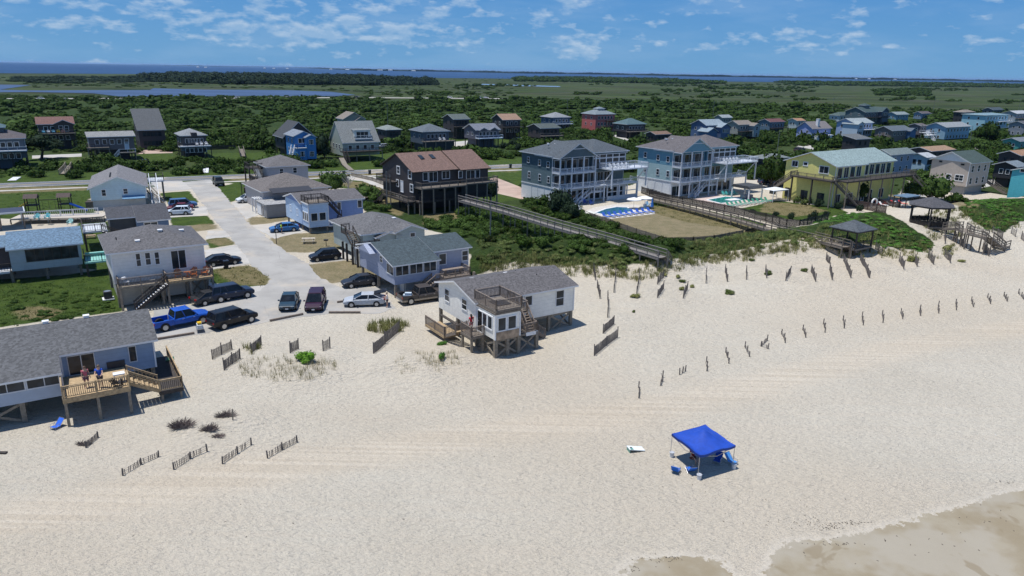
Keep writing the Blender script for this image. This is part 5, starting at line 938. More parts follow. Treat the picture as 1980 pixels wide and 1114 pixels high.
UP=[[(1148,524),(1151,542)],[(1155,557),(1158,568),(1160,578)],[(1190,534),(1189,545),(1187,566)],[(1236,532),(1235,548),(1231,569)],[(1175,580),(1176,597),(1175,614)],[(1283,537),(1277,543),(1271,550)],[(1283,559),(1277,568),(1271,576)],[(1329,560),(1325,568),(1321,577)],
 [(1365,534),(1365,548)],[(1402,527),(1404,536),(1406,545)],[(1443,528),(1443,541)],[(1480,526),(1482,538)],[(1528,528),(1524,535),(1519,543)],[(1568,525),(1572,534),(1577,545)],[(1604,522),(1606,531),(1609,542)],[(1597,502),(1604,510)],[(1631,505),(1636,516),(1641,528),(1645,538)],
 [(1663,503),(1670,515),(1676,527),(1681,538)],[(1692,482),(1698,488),(1704,495)],[(1738,505),(1742,512),(1747,521)],[(1769,508),(1773,516)],[(1794,498),(1799,504),(1805,512)],[(1826,496),(1832,502),(1837,509)],[(1855,472),(1860,476),(1864,481)],[(1899,482),(1906,489),(1912,496)],[(1918,450),(1928,455),(1938,461)],[(1955,452),(1963,458)],[(1974,462),(1986,470)],[(1826,460),(1827,472)],[(1846,458),(1847,468)]]
for k,p in enumerate(UP):
    sandfence('slat fence running down the dune face, %s'%('%s from the left in the upper line'%ORD[k] if k<25 else '%s from the far right end of the line'%ORD[len(UP)-1-k]),p,.95 if p[0][0]<1690 else 1.15,group='slat fences on the dune face',jit=.03,sp=.14)
LOW=[(1235,744,1235,770),(1281,724,1277,746),(1325,712,1314,725),(1366,694,1367,718),(1403,676,1409,703),(1440,665,1449,690),(1483,653,1471,664,1485,675),(1511,640,1518,663),(1552,632,1558,653),(1592,621,1595,643),(1630,614,1632,635),(1667,607,1669,629),(1706,604,1707,624),(1742,600,1745,617),(1779,592,1780,611),(1814,586,1815,606),(1848,582,1849,600),(1878,576,1882,594),(1909,570,1915,588),(1941,567,1947,583),(1969,562,1979,579)]
for k,t in enumerate(LOW):
    pts=list(zip(t[::2],[y+6 for y in t[1::2]])); pts[-1]=(t[-2],t[-1])
    if len(pts)==2: m=((pts[0][0]+pts[1][0])/2+U(-1.5,1.5),(pts[0][1]+pts[1][1])/2); pts=[pts[0],m,pts[1]]
    sandfence('collapsed fence stub on the open beach, %s from the left'%ORD[k],pts,.42,group='fence stubs on the open beach',jit=.12,missing=.6,post_h=.62,sp=.14)
# ======================================================== board fences
def boardfence(label,pts,h,mat,z0=0,name='board_fence',post=2.4,cap=True,cat='fence'):
    W=[G(*p) for p in pts]; c=W[0].copy(); e=empty(name,tuple(c),0,label,cat); b=MB(); ps=MB(); n=0
    for p,q in zip(W,W[1:]):
        p=p-c;q=q-c; L=(q-p).length; k=max(1,int(L/.16)); d=(q-p)/k
        for i in range(k): a=p+d*i; f=a+d*.86; b.add([(a.x,a.y,a.z-.15),(f.x,f.y,f.z-.15),(f.x,f.y,f.z+h),(a.x,a.y,a.z+h*U(.985,1.01))],[(0,1,2,3)])
        if cap: 
            for zz in (h*.15,h*.85): b.bar(p+Vector((0,0,zz)),q+Vector((0,0,zz)),.05,.1)
        m=max(1,int(L/post))
        for i in range(m+1):
            if n<90: o=MB(); a=p+(q-p)*i/m; o.box(a.x-.06,a.x+.06,a.y-.06,a.y+.06,a.z-.2,a.z+h+.06); o.build('fence_post',mat,e); n+=1
    b.build('boards',mat,e,recalc=False); return e
boardfence('long dark board fence dividing the two pool lawns, ending in a curve',[(1255,381),(1300,391),(1400,410),(1480,428),(1520,440),(1545,442),(1575,434),(1600,428)],1.5,DARKWOOD)
boardfence('grey low board fence along the left and bottom edge of the nearer pool lawn',[(1134,418),(1180,434),(1230,452),(1287,470),(1340,469),(1380,466),(1436,455)],.9,GREYWOOD)
boardfence('short board fence closing the right corner of the nearer pool lawn',[(1441,454),(1470,447),(1480,441)],.9,DARKWOOD)
boardfence('brown board fence in front of the yellow house',[(1533,378),(1600,391),(1660,402),(1712,412)],1.5,wood((.075,.05,.045),'reddish_dark_wood')); boardfence('dark rail fence behind the brown fence of the yellow house',[(1560,374),(1650,386),(1740,402)],1.1,DARKWOOD)
boardfence('dark fence of bins and racks beside the aqua house base',[(1240,374),(1256,380)],1.6,DARKWOOD)
boardfence('low dark screen between the coast road hedge and the grey lawn',[(402,290),(455,288)],1.3,DARKWOOD)
boardfence('thin wire and post fence along the curved driveway',[(680,341),(720,350),(760,366),(778,380)],.9,PILE,name='wire_fence') 
# ======================================================== walkways
def walkway(label,pts,w=1.5,mat=GREYWOOD,rail=True,steps=None,name='boardwalk',rh=.95,stp=0,sup=3.0,cat='boardwalk'):
    W=[Vector(P(x,y,z)) for x,y,z in pts]; c=Vector((W[0].x,W[0].y,0)); e=empty(name,tuple(c),0,label,cat); W=[q-c for q in W]; fl=MB(); rl=MB(); pn=0
    for p,q in zip(W,W[1:]):
        d=q-p; hd_=Vector((d.x,d.y,0)).normalized(); s=Vector((-hd_.y,hd_.x,0))*w/2; L=d.length; k=max(1,int(L/.15))
        for i in range(k): a=p+d*i/k; b_=a+d/k*.9; fl.add([a-s,b_-s,b_+s,a+s],[(0,1,2,3)])
        for sg in(-1,1): fl.bar(p+s*sg-Vector((0,0,.14)),q+s*sg-Vector((0,0,.14)),.06,.24)
        if rail:
            for sg in(-1,1): railing(rl,p+s*sg,q+s*sg,rh,stp,m=0,top=.14); rl.bar(p+s*sg+Vector((0,0,rh*.5)),q+s*sg+Vector((0,0,rh*.5)),.05,.12)
        m=max(1,int(L/sup))
        for i in range(m+1):
            a=p+d*i/m
            for sg in(-1,1):
                x,y=a+s*sg*.95 if 0 else (a+s*sg*.95).xy; g=ht(x+c.x,y+c.y)
                if a.z-g>.15 and pn<90: o=MB(); o.box(x-.07,x+.07,y-.07,y+.07,g-.3,a.z-.05); o.build('support_post',mat,e); pn+=1
    fl.build('walking_boards',mat,e,recalc=False); rl.build('railing',mat,e); return e
walkway('long grey boardwalk with handrails from the brown house over the scrub to the beach',[(893,387,3.0),(980,410,3.0),(1080,440,3.0),(1180,468,3.0),(1281,498,2.9)],1.6,wood((.19,.175,.165),'silver_wood'))
walkway('steep beach stairs at the seaward end of the long grey boardwalk',[(1281,498,2.8),(1293,519,.6)],1.5,wood((.19,.175,.165),'silver_wood'),name='beach_stairs',cat='stairs')
walkway('low grey boardwalk with rails between the two fenced lawns leading to the smaller gazebo',[(1258,385,.8),(1340,404,.9),(1420,424,1.1),(1484,443,1.6),(1560,459,2.2),(1636,478,2.6)],1.5,GREYWOOD)
walkway('beach stairs dropping from the smaller gazebo walkway',[(1638,478,2.5),(1662,493,.7)],1.4,GREYWOOD,name='beach_stairs',cat='stairs')
walkway('raised boardwalk from the larger gazebo toward the beach with lattice rails',[(1826,441,3.0),(1858,441,3.4),(1872,450,3.3),(1909,459,3.0)],1.6,GREYWOOD,stp=.5); walkway('long beach stairs with railings at the far right end of the boardwalk',[(1909,459,2.9),(1933,478,.7)],1.6,GREYWOOD,name='beach_stairs',stp=.4,cat='stairs'); 
walkway('short landing deck with a bench rail at the foot of the long beach stairs',[(1930,478,.6),(1942,474,.6)],1.6,GREYWOOD,name='landing_deck',cat='deck')
for l,p in [('short access boardwalk from the coast road to the first far lawn',[(120,336,.3),(130,326,.8),(133,320,1.2)]),('narrow plank walk through the hedge to the pale green house',[(680,329,.2),(667,318,.6),(660,305,1.6)]),('narrow grey plank walk at the left of the far meadow',[(470,302,.5),(466,288,1.0)])]: walkway(l,p,1.3,PILE if 'grey' not in l else GREYWOOD,rail='hedge' not in l)
for l,p in [('white slab walk at the roadside hedge, leftmost',[(22,349,.1),(33,342,.25)]),('white sign-like slab by the roadside below the pyramid-roofed house',[(396,334,.1),(397,325,.5)])]: walkway(l,p,1.6,WHITE,rail=False,name='entry_slab',cat='slab')
# ======================================================== gazebos
def gazebo(label,c,s,z,rf,h,mat=DARKWOOD,ang=33,solid=False,hexa=False,pit=.42,drop=0):
    g=Vector(P(c[0],c[1],z)); z-=drop; h+=drop; e=empty('gazebo',(g.x,g.y,0),R(ang),label,'gazebo'); n=6 if hexa else 4; r=s/2*(1.12 if hexa else 1.414); A=[(math.cos(math.pi/n+i*2*math.pi/n)*r,math.sin(math.pi/n+i*2*math.pi/n)*r) for i in range(n)]
    b=MB(); b.prism(A,'z',z-.25,z); b.build('deck_floor',GREYWOOD,e)
    b=MB(); k=1.16; ez=z+h
    V=[(x*k,y*k,ez) for x,y in A]+[(x*k,y*k,ez+.12) for x,y in A]+[(0,0,ez+.12+r*k*pit)]; F=[tuple(range(n-1,-1,-1))]+[(i,(i+1)%n,n+(i+1)%n,n+i) for i in range(n)]+[(n+i,n+(i+1)%n,2*n) for i in range(n)]
    b.add(V,F); b.build('roof',rf,e,recalc=False)
    for x,y in A: b=MB(); g0=ht(g.x,g.y); b.box(x*.95-.09,x*.95+.09,y*.95-.09,y*.95+.09,g0-.4,ez+.02); b.build('column',mat,e)
    b=MB()
    for i in range(n):
        p=Vector((*A[i],z))*.95; q=Vector((*A[(i+1)%n],z))*.95; p.z=q.z=z
        if solid or i%2==0: railing(b,p,q,.95,.16 if solid else .3,.1 if solid else .05)
        b.bar(p+Vector((0,0,h-.15)),q+Vector((0,0,h-.15)),.08,.2)
        if solid:
            for t_ in range(13): c_=p+(q-p)*(t_+.5)/13; b.bar(c_-Vector((0,0,1.15)),c_+Vector((0,0,.85)),.16,.03)
            b.bar(p-Vector((0,0,1.1)),q-Vector((0,0,1.1)),.06,.14)
    b.build('railing',mat,e); return e
gazebo('smaller square gazebo with a slate pyramid roof on the dune crest',(1645,474),4.1,2.2,shingle((.13,.155,.18)),2.5,pit=.36); gazebo('larger gazebo with dark slatted skirt at the end of the yellow house walkway',(1795,430),5.8,3.0,shingle((.125,.125,.14)),2.9,solid=True,hexa=True,pit=.34,drop=.25)
# ======================================================== canopy group on the beach
CANV=pm('blue_canopy_cloth',(.003,.05,.36),.75,3,.12)
cl=[Vector((11.42,45.75,0)),Vector((12.65,42.85,0)),Vector((15.4,44.3,0)),Vector((14.1,47.2,0))]; cc=sum(cl,Vector())/4; e=empty('beach_canopy',tuple(cc),0,'bright blue square pop-up canopy on the open sand','canopy')
b=MB(); n=14; vs=[];fs=[]
for i in range(n+1):
    for j in range(n+1):
        s_,t=i/n,j/n; q=cl[0]*(1-s_)*(1-t)+cl[3]*s_*(1-t)+cl[1]*(1-s_)*t+cl[2]*s_*t-cc; a,b_=abs(2*s_-1),abs(2*t-1); m_=max(a,b_); z=1.82+.78*(1-m_)**1.35-.10*math.sin(math.pi*s_)*math.sin(math.pi*t)*(0 if m_<.2 else .6)+.025*math.sin(9*s_+3*t)-.07*math.sin(math.pi*m_)*(abs(a-b_)<.25)-.05*math.sin(math.pi*min(1,abs(a-b_)*1.3))-.06*(1-abs(a-b_))*(m_>.15)*(m_<.95)*0
        vs.append((q.x*1.02,q.y*1.02,z))
for i in range(n):
    for j in range(n): a=i*(n+1)+j; fs.append((a,a+1,a+n+2,a+n+1))
b.add(vs,fs); 
ring=[i for i in range(n+1)]+[(i)*(n+1)+n for i in range(1,n+1)]+[n*(n+1)+j for j in range(n-1,-1,-1)]+[i*(n+1) for i in range(n-1,0,-1)]
base=len(b.v); 
for i in ring: x,y,z=vs[i]; b.v.append((x,y,z-.17))
for k in range(len(ring)): k2=(k+1)%len(ring); b.f.append((ring[k],ring[k2],base+k2,base+k)); b.m.append(0)
o=b.build('canopy_cloth',CANV,e,smooth=True,recalc=False); o.modifiers.new('thick','SOLIDIFY').thickness=.01
for k,q in enumerate(cl): q=q-cc; b=MB(); b.bar((q.x,q.y,-.1),(q.x,q.y,1.8),.035); b.build('leg',DARKMETAL if 0 else METAL,e)
b=MB()
for k in range(4):
    p,q=cl[k]-cc,cl[(k+1)%4]-cc; m_=(p+q)/2; b.bar((p.x,p.y,1.75),(m_.x,m_.y,1.35),.03); b.bar((m_.x,m_.y,1.35),(q.x,q.y,1.75),.03); b.bar((m_.x,m_.y,1.7),(0,0,2.1),.03)
b.build('scissor_frame',METAL,e)
def bucket(label,q,r=.17,c=(.62,.64,.66)):
    e=empty('bucket',(q.x,q.y,0),0,label,'bucket','white buckets weighing the canopy legs'); b=MB(); b.tube((.1,0,0),(.1,0,.36),r*.8,r,14); b.build('pail',plastic(c,'white_plastic'),e); b=MB(); b.tube((.1,0,.33),(.1,0,.38),r*1.07,n=14); b.build('rim_band',plastic((.5,.52,.55)),e)
bucket('white bucket at the left leg of the blue canopy',cl[0]); bucket('white bucket at the near leg of the blue canopy',cl[1]); bucket('white bucket at the right leg of the blue canopy',cl[2])
def beach_chair(label,x,y,hd,c=(.01,.12,.55),group='blue folding beach chairs',recl=.5,z=0):
    e=empty('beach_chair',(x,y,z),R(hd),label,'beach chair',group); e.scale=(.85,.85,.8); s=cloth(c,'chair_cloth')
    b=MB(); b.add([(-.25,-.28,.2),(.28,-.28,.26),(.28,.28,.26),(-.25,.28,.2),(-.25,-.28,.18),(.28,-.28,.24),(.28,.28,.24),(-.25,.28,.18)],[(0,1,2,3),(7,6,5,4),(0,4,5,1),(1,5,6,2),(2,6,7,3),(3,7,4,0)]); b.build('seat',s,e)
    b=MB(); bx,bz=-.25-recl,.75; b.add([(-.25,-.28,.2),(-.25,.28,.2),(bx,.28,bz),(bx,-.28,bz),(-.28,-.28,.18),(-.28,.28,.18),(bx-.03,.28,bz-.02),(bx-.03,-.28,bz-.02)],[(0,1,2,3),(7,6,5,4),(0,4,5,1),(1,5,6,2),(2,6,7,3),(3,7,4,0)]); b.build('backrest',s,e)
    b=MB()
    for sy in(-.3,.3): b.tube((.3,sy,.27),(-.3,sy,.0),.014); b.tube((.25,sy,0),(-.25,sy,.42),.014); b.tube((-.25,sy,.2),(bx,sy,bz+.03),.014); b.tube((-.3,sy,.45),(.2,sy,.45),.02); b.tube((.2,sy,.45),(.2,sy,.0),.014)
    b.tube((bx,-.3,bz+.03),(bx,.3,bz+.03),.014); b.tube((.3,-.3,.27),(.3,.3,.27),.014); b.build('frame',METAL,e)
q=P(1307,912); beach_chair('low blue beach chair on the sand left of the canopy shade',q[0],q[1],60,recl=.3)
q=P(1337,915); beach_chair('reclined blue lounge chair under the near edge of the canopy',q[0]-.05,q[1]+.25,100,recl=.45)
q=P(1386,895); beach_chair('blue beach chair in the shade at the middle of the canopy',q[0],q[1],-120,(.01,.07,.35)); q=P(1411,897); beach_chair('light blue beach chair at the right leg of the canopy',q[0]+.2,q[1],-60,(.05,.22,.55))
b=MB(); 
q=P(1338,893); person('person in dark red seated in the shade of the blue canopy',(q[0],q[1],-.05),-60,(.22,.015,.015),(.10,.02,.02),(.03,.02,.02),pose='sit')
q=P(1107,0+828) if 0 else P(107,829); beach_chair('blue beach chair alone under the deck of the blue cottage',q[0],q[1],-110,(.02,.12,.6))
g=G(1229,871); e=empty('cornhole_board',tuple(g),R(15),'white bean-bag game board lying tilted on the sand left of the canopy','game board'); b=MB(); b.add([(-.6,-.3,.30),(.6,-.3,.08),(.6,.3,.08),(-.6,.3,.30),(-.6,-.3,.25),(.6,-.3,.02),(.6,.3,.02),(-.6,.3,.25)],[(0,1,2,3),(7,6,5,4),(0,4,5,1),(1,5,6,2),(2,6,7,3),(3,7,4,0)]); b.build('board',paint((.7,.75,.75)),e)
b=MB(); b.tube((-.38,0,.255),(-.38,0,.275),.09,n=14); b.build('hole',RUBBER,e); b=MB(); b.box(-.58,-.54,-.28,.28,0,.27); b.box(-.5,-.3,-.28,-.1,.262,.29); b.build('rear_leg',paint((.12,.30,.25)),e)
# ======================================================== deck and yard furniture
def adirondack(label,loc,hd,c,group,name='adirondack_chair',s=1.):
    e=empty(name,loc,R(hd),label,'chair',group); e.scale=(s,s,s); m=paint(c,'chair_paint',.55); b=MB()
    b.box(-.25,.3,-.28,.28,.34,.38); b.build('seat',m,e); b=MB()
    for i in range(5): y=-.26+i*.13; b.bar((-.22,y,.36),(-.5,y*1.15,1.0-.08*abs(i-2)),.1,.025)
    b.build('backrest',m,e)
    for sy in(-.34,.34): b=MB(); b.box(-.35,.35,sy-.07,sy+.07,.58,.61); b.box(.26,.32,sy-.04,sy+.04,0,.58); b.bar((-.4,sy,.05),(.3,sy,.34),.03,.1); b.build('arm_and_leg',m,e)
    return e
OR=(.55,.15,.03); zf=2.78
for k,(u,v,hd_) in enumerate([(6.5,-.1,-90),(8.2,.0,-100),(9.3,-.5,-120),(8.0,-.8,80)]): adirondack('orange adirondack chair on the stilted deck of the pale grey cottage, %s from the left'%ORD[(0,2,3,1)[k]],H2.W(u,v,zf),H2.ang+hd_,OR,'orange chairs on the grey cottage deck')
e=empty('deck_table',H2.W(7.4,-.55,zf),R(33),'round orange table among the orange chairs','table'); b=MB(); b.tube((0,0,.62),(0,0,.66),.38,n=16); b.build('tabletop',paint(OR),e); b=MB(); b.tube((0,0,0),(0,0,.62),.06); b.box(-.25,.25,-.04,.04,0,.05); b.box(-.04,.04,-.25,.25,0,.05); b.build('pedestal',paint(OR),e)
e=empty('deck_chair',H2.W(1.2,-.5,2.72),R(20),'white round-backed chair at the left end of the grey cottage deck','chair'); b=MB(); b.tube((0,0,.40),(0,0,.45),.28,n=12); b.build('seat',WHITE,e); b=MB(); b.tube((-.22,0,.75),(-.26,0,.95),.26,.2,12); b.build('backrest',WHITE,e); b=MB(); [b.tube((x,y,0),(x*.8,y*.8,.4),.02) for x in(-.22,.22) for y in (-.22,.22)]; b.build('legs',WHITE,e)
def lounger(label,x,y,hd,c,fr=(.62,.65,.68),group=None,z=.0):
    e=empty('sun_lounger',(x,y,z),R(hd),label,'sun lounger',group); b=MB(); b.box(-.5,1.1,-.33,.33,.26,.32); b.build('frame',plastic(fr,'white_plastic'),e); b=MB(); b.box(-.45,1.05,-.29,.29,.325,.36); b.build('cushion',cloth(c,'lounger_cloth'),e)
    b=MB(); b.bar((-.5,0,.33),(-1.0,0,.85),.6,.05); b.build('backrest',cloth(c,'lounger_cloth'),e)
    for sx in(-.4,1.0):
        for sy in(-.28,.28): b=MB(); b.box(sx-.04,sx+.04,sy-.04,sy+.04,0,.26); b.build('leg',plastic(fr,'white_plastic'),e)
    return e
POOLM=None
def pool(label,wpts,tpts,tmat,c):
    W=[Vector(P(*p)) for p in wpts]; ctr=sum(W,Vector())/len(W); flat_poly('pool_terrace',tpts,.03,tmat)
    m,b_=newmat('pool_water'); T=N('ShaderNodeTexCoord').outputs['Object']; LK(mixc(mrange(noise(T,.8,3),.3,.7),c,tuple(x*1.3 for x in c)),b_.inputs['Base Color']); b_.inputs['Roughness'].default_value=.05; bump(b_,noise(T,3,3),.25,.05)
    e=empty('swimming_pool',(ctr.x,ctr.y,0),0,label,'swimming pool'); L=[w_-ctr for w_ in W]; mb=MB(); mb.add([(p.x,p.y,.05) for p in L],[tuple(range(len(L)))]); mb.build('pool_surface',m,e,recalc=False); r=MB()
    for p,q in zip(L,L[1:]+L[:1]): r.bar((p.x,p.y,.05),(q.x,q.y,.05),.45,.08)
    r.build('coping',WHITE,e); return e
pool('rectangular blue swimming pool in front of the slate-green house',[(1150,412),(1170,404.5),(1192,400.5),(1213,401.5),(1228,409),(1200,413.5),(1172,417)],[(1121,412),(1150,401),(1188,395.5),(1232,396),(1266,409),(1266,414),(1222,419),(1176,424),(1140,421)],pm('pale_pool_deck',(.50,.47,.43),.8,2,.1),(.01,.10,.17))
pool('green-blue swimming pool with a white inset in front of the aqua house',[(1366,387),(1402,380.5),(1428,382.5),(1444,386.5),(1420,391),(1394,394)],[(1336,387),(1380,377),(1452,381),(1478,388),(1440,396),(1396,402)],pm('pink_pool_deck',(.50,.40,.36),.8,2,.1),(.01,.16,.15))
b=MB(); q=P(1417,387); b.box(-1.6,1.6,-.9,.9,.04,.14); o=b.build('pool_step',WHITE); o.location=(q[0],q[1],.03); o.rotation_euler.z=R(33); tag(o,'white step block in the water of the green-blue pool','pool step')
for k in range(9):
    x=1171+k*10.8; y=421-k*1.25; q=P(x,y); lounger('blue-cushioned white lounger in the row below the nearer pool, %s from the left'%ORD[k],q[0],q[1],-62,(.02,.09,.42),group='blue loungers by the nearer pool')
for k in range(10):
    x=1411+k*8.2; y=399.5-k*1.05; q=P(x,y); lounger('green-backed white lounger in the row below the farther pool, %s from the left'%ORD[k],q[0],q[1],-60,(.05,.25,.16),group='green loungers by the farther pool')
for k,(x,y,s_) in enumerate([(1131,395,'blue'),(1143,396,'blue'),(1113,404,'white'),(1120,408,'white'),(1252,399,'light blue'),(1248,404,'light blue')]):
    q=P(x,y); adirondack(['dark blue pool chair by the stair of the slate-green house, left','dark blue pool chair by the stair of the slate-green house, right','white chair at the left end of the nearer pool terrace, upper','white chair at the left end of the nearer pool terrace, lower','light blue chair under the pool umbrellas, upper','light blue chair under the pool umbrellas, lower'][k],(q[0],q[1],.03),-70,{'blue':(.02,.07,.35),'white':(.6,.62,.64),'light blue':(.15,.38,.6)}[s_],'chairs by the nearer pool')
for k,(x,y) in enumerate([(1399,378),(1406,378),(1413,378),(1421,377)]): q=P(x,y); adirondack('turquoise chair behind the farther pool, %s from the left'%ORD[k],(q[0],q[1],.03),-60,(.10,.48,.45),'turquoise chairs behind the farther pool')
def umbrella(label,x,y,c,r=1.3,h=2.3,fold=False):
    q=P(x,y); e=empty('patio_umbrella',(q[0],q[1],.03),0,label,'umbrella','umbrellas by the nearer pool'); b=MB(); b.tube((0,0,0),(0,0,h+.3),.03); b.build('pole',METAL,e); b=MB()
    if fold: b.tube((0,0,.8),(0,0,h+.2),.35,.08,10)
    else:
        for k in range(8): a0,a1=k*math.pi/4,(k+1)*math.pi/4; b.add([(0,0,h+.42),(math.cos(a0)*r,math.sin(a0)*r,h),(math.cos(a1)*r,math.sin(a1)*r,h),(math.cos(a1)*r,math.sin(a1)*r,h-.15),(math.cos(a0)*r,math.sin(a0)*r,h-.15)],[(0,1,2),(1,4,3,2)])
    b.build('shade',cloth(c,'umbrella_cloth'),e)
umbrella('open white umbrella by the nearer pool, left of a pair',1225,404,(.7,.7,.68),1.5,1.9); umbrella('open white umbrella by the nearer pool, right of a pair',1246,402,(.7,.72,.72),1.6,2.0); umbrella('folded blue umbrella at the right end of the blue lounger row',1260,408,(.03,.15,.45),fold=True); umbrella('small low white umbrella at the left of the blue lounger row',1141,418,(.6,.6,.55),1.2,.6)
# white shade canopy and small hut near the farther pool
q=P(1497,388); e=empty('shade_canopy',(q[0],q[1],0),R(30),'white flat-topped shade canopy right of the farther pool','canopy'); b=MB(); b.add([(-2.4,-1.6,2.5),(2.4,-1.6,2.5),(2.4,1.6,2.5),(-2.4,1.6,2.5),(0,-.1,3.0),(-.3,.1,3.0)],[(0,1,4),(1,2,4),(2,3,5,4),(3,0,4,5),(0,3,2,1)]); b.box(-2.4,2.4,-1.6,-1.56,2.3,2.5); b.build('canopy_cloth',cloth((.62,.64,.64),'white_cloth'),e,recalc=False)
for sx in(-2.35,2.35):
    for sy in(-1.55,1.55): b=MB(); b.box(sx-.06,sx+.06,sy-.06,sy+.06,0,2.5); b.build('leg',WHITE,e)
q=P(1443,384); e=empty('pool_hut',(q[0],q[1],0),R(33),'small open hut with a dark roof behind the farther pool','hut'); b=MB(); b.prism([(-2.6,2.5),(2.6,2.5),(2.0,3.1),(-2.0,3.1)],'x',-2.3,2.3); b.build('roof',DGR,e)
for sx in(-2.1,2.1):
    for sy in(-2.3,2.3): b=MB(); b.box(sx-.12,sx+.12,sy-.12,sy+.12,0,2.5); b.build('column',WHITE,e)
b=MB(); b.box(-1.4,1.4,-.6,.6,.3,.85); b.build('counter',paint((.30,.30,.33)),e)
# yellow house pool terrace, red and white loungers, arbour
flat_poly('pool_terrace',[(1640,392),(1700,384),(1760,388),(1770,400),(1700,408),(1650,400)],.03,CONC)
for k in range(7): q=P(1700+k*7.5,397-k*.2+ (k%2)*2); lounger('%s lounger on the terrace of the yellow house, %s from the left'%('red' if k%2==0 else 'white',ORD[k]),q[0],q[1],-60,(.60,.06,.05) if k%2==0 else (.65,.65,.65),group='red and white loungers',fr=(.6,.3,.28) if k%2==0 else (.6,.62,.64))
q=P(1689,403); e=empty('garden_arch',(q[0],q[1],0),R(33),'white rounded garden arch left of the red loungers','arch'); b=MB(); pr=None
for i in range(13):
    a=math.pi*i/12; p=Vector((math.cos(a)*.9,0,1.3+math.sin(a)*.7))
    if pr: b.bar(pr,p,.25,.25)
    pr=p
b.box(-1.02,-.78,-.12,.12,0,1.3); b.box(.78,1.02,-.12,.12,0,1.3); b.build('arch_frame',WHITE,e)
q=P(1750,402); e=empty('pergola',(q[0],q[1],0),R(33),'dark pergola with a blue-grey top behind the red loungers','pergola'); b=MB(); b.box(-2.6,2.6,-1.5,1.5,2.5,2.62); b.build('top',BLSH,e)
for sx in(-2.4,0,2.4):
    for sy in(-1.3,1.3): b=MB(); b.box(sx-.09,sx+.09,sy-.09,sy+.09,0,2.5); b.build('post',DARKWOOD,e)
# picnic table, grill, lamp, bins
def picnic(label,x,y,hd,m,s=1.):
    q=P(x,y); e=empty('picnic_table',(q[0],q[1],.01),R(hd),label,'picnic table'); e.scale=(s,s,s); b=MB(); b.box(-1,1,-.38,.38,.72,.77); b.build('tabletop',m,e)
    for sy in(-.7,.7): b=MB(); b.box(-1,1,sy-.13,sy+.13,.42,.46); b.build('bench',m,e)
    b=MB()
    for sx in(-.7,.7): b.bar((sx,-.65,0),(sx,-.3,.72),.09); b.bar((sx,.65,0),(sx,.3,.72),.09); b.bar((sx,-.8,.4),(sx,.8,.4),.09)
    b.build('trestle',m,e)
picnic('pale wooden picnic table on the brown lawn by the blue stilted cottage',597,470,10,wood((.42,.37,.30),'pale_wood'))
q=P(631,476); e=empty('park_grill',(q[0],q[1],0),0,'black pedestal grill on the brown lawn','grill'); b=MB(); b.tube((0,0,0),(0,0,.85),.05); b.build('pedestal',DARKMETAL,e); b=MB(); b.box(-.3,.3,-.22,.22,.85,1.05); b.build('firebox',DARKMETAL,e)
q=P(535,472); e=empty('mailbox_post',(q[0],q[1],0),0,'thin dark lamp post at the edge of the side street','post'); b=MB(); b.tube((0,0,0),(0,0,2.6),.06,.05); b.build('pole',DARKMETAL,e); b=MB(); b.box(-.1,.1,-.1,.1,2.6,2.85); b.build('cap',DARKMETAL,e)
def bin_(label,x,y,c,z=0,group='wheeled rubbish bins',s=1.):
    q=P(x,y,z); e=empty('wheeled_bin',(q[0],q[1],z),R(25),label,'bin',group); e.scale=(s,s,s); b=MB(); b.add([(-.25,-.25,.08),(.25,-.25,.08),(.25,.25,.08),(-.25,.25,.08),(-.32,-.32,1.0),(.32,-.32,1.0),(.32,.32,1.0),(-.32,.32,1.0)],[(0,3,2,1),(4,5,6,7),(0,1,5,4),(1,2,6,5),(2,3,7,6),(3,0,4,7)]); b.build('body',plastic(c),e); b=MB(); b.box(-.35,.35,-.35,.37,1.0,1.08); b.build('lid',plastic(c),e)
    for sy in(-.27,.27): b=MB(); b.tube((-.28,sy-.03,.1),(-.28,sy+.03,.1),.11,n=10); b.build('wheel',RUBBER,e)
bin_('dark rubbish bin with white bags on top, in front of the black sedan',438,519,(.015,.02,.03)); 
for k,(x,y,l) in enumerate([(665,339,'dark bin on the verge of the coast road, left of the curved driveway'),(715,337,'dark bin on the verge of the coast road, right of the curved driveway'),(987,325,'small dark bin on the coast road verge by the slate-green house'),(475,372,'brown bin under the bare arbour by the coast road'),(482,371,'brown bin at the right of the arbour by the coast road')]): bin_(l,x,y,(.02,.03,.04) if k<3 else (.10,.05,.04))
bin_('green bin at the back of the dark landing by the blue cottage',331,715,(.03,.12,.07)); 
for k in range(8): bin_('dark bin in the row beside the aqua house, %s from the left'%ORD[k],1247+k*6.3,371+k*2.2,(.02,.025,.04),group='bins beside the aqua house')
q=P(162+0*0,0+548) if 0 else P(210,580); e=empty('air_conditioner',(q[0],q[1],.1),R(33),'square air conditioner on a white platform beside the pale grey cottage','air conditioner'); b=MB(); b.box(-.6,.6,-.6,.6,0,.12); b.build('platform',WHITE,e); b=MB(); b.box(-.42,.42,-.42,.42,.12,.95); b.build('casing',pm('dark_vented_metal',(.04,.04,.045),.6),e); b=MB(); b.tube((0,0,.95),(0,0,.98),.33,n=16); b.build('fan_guard',METAL,e)
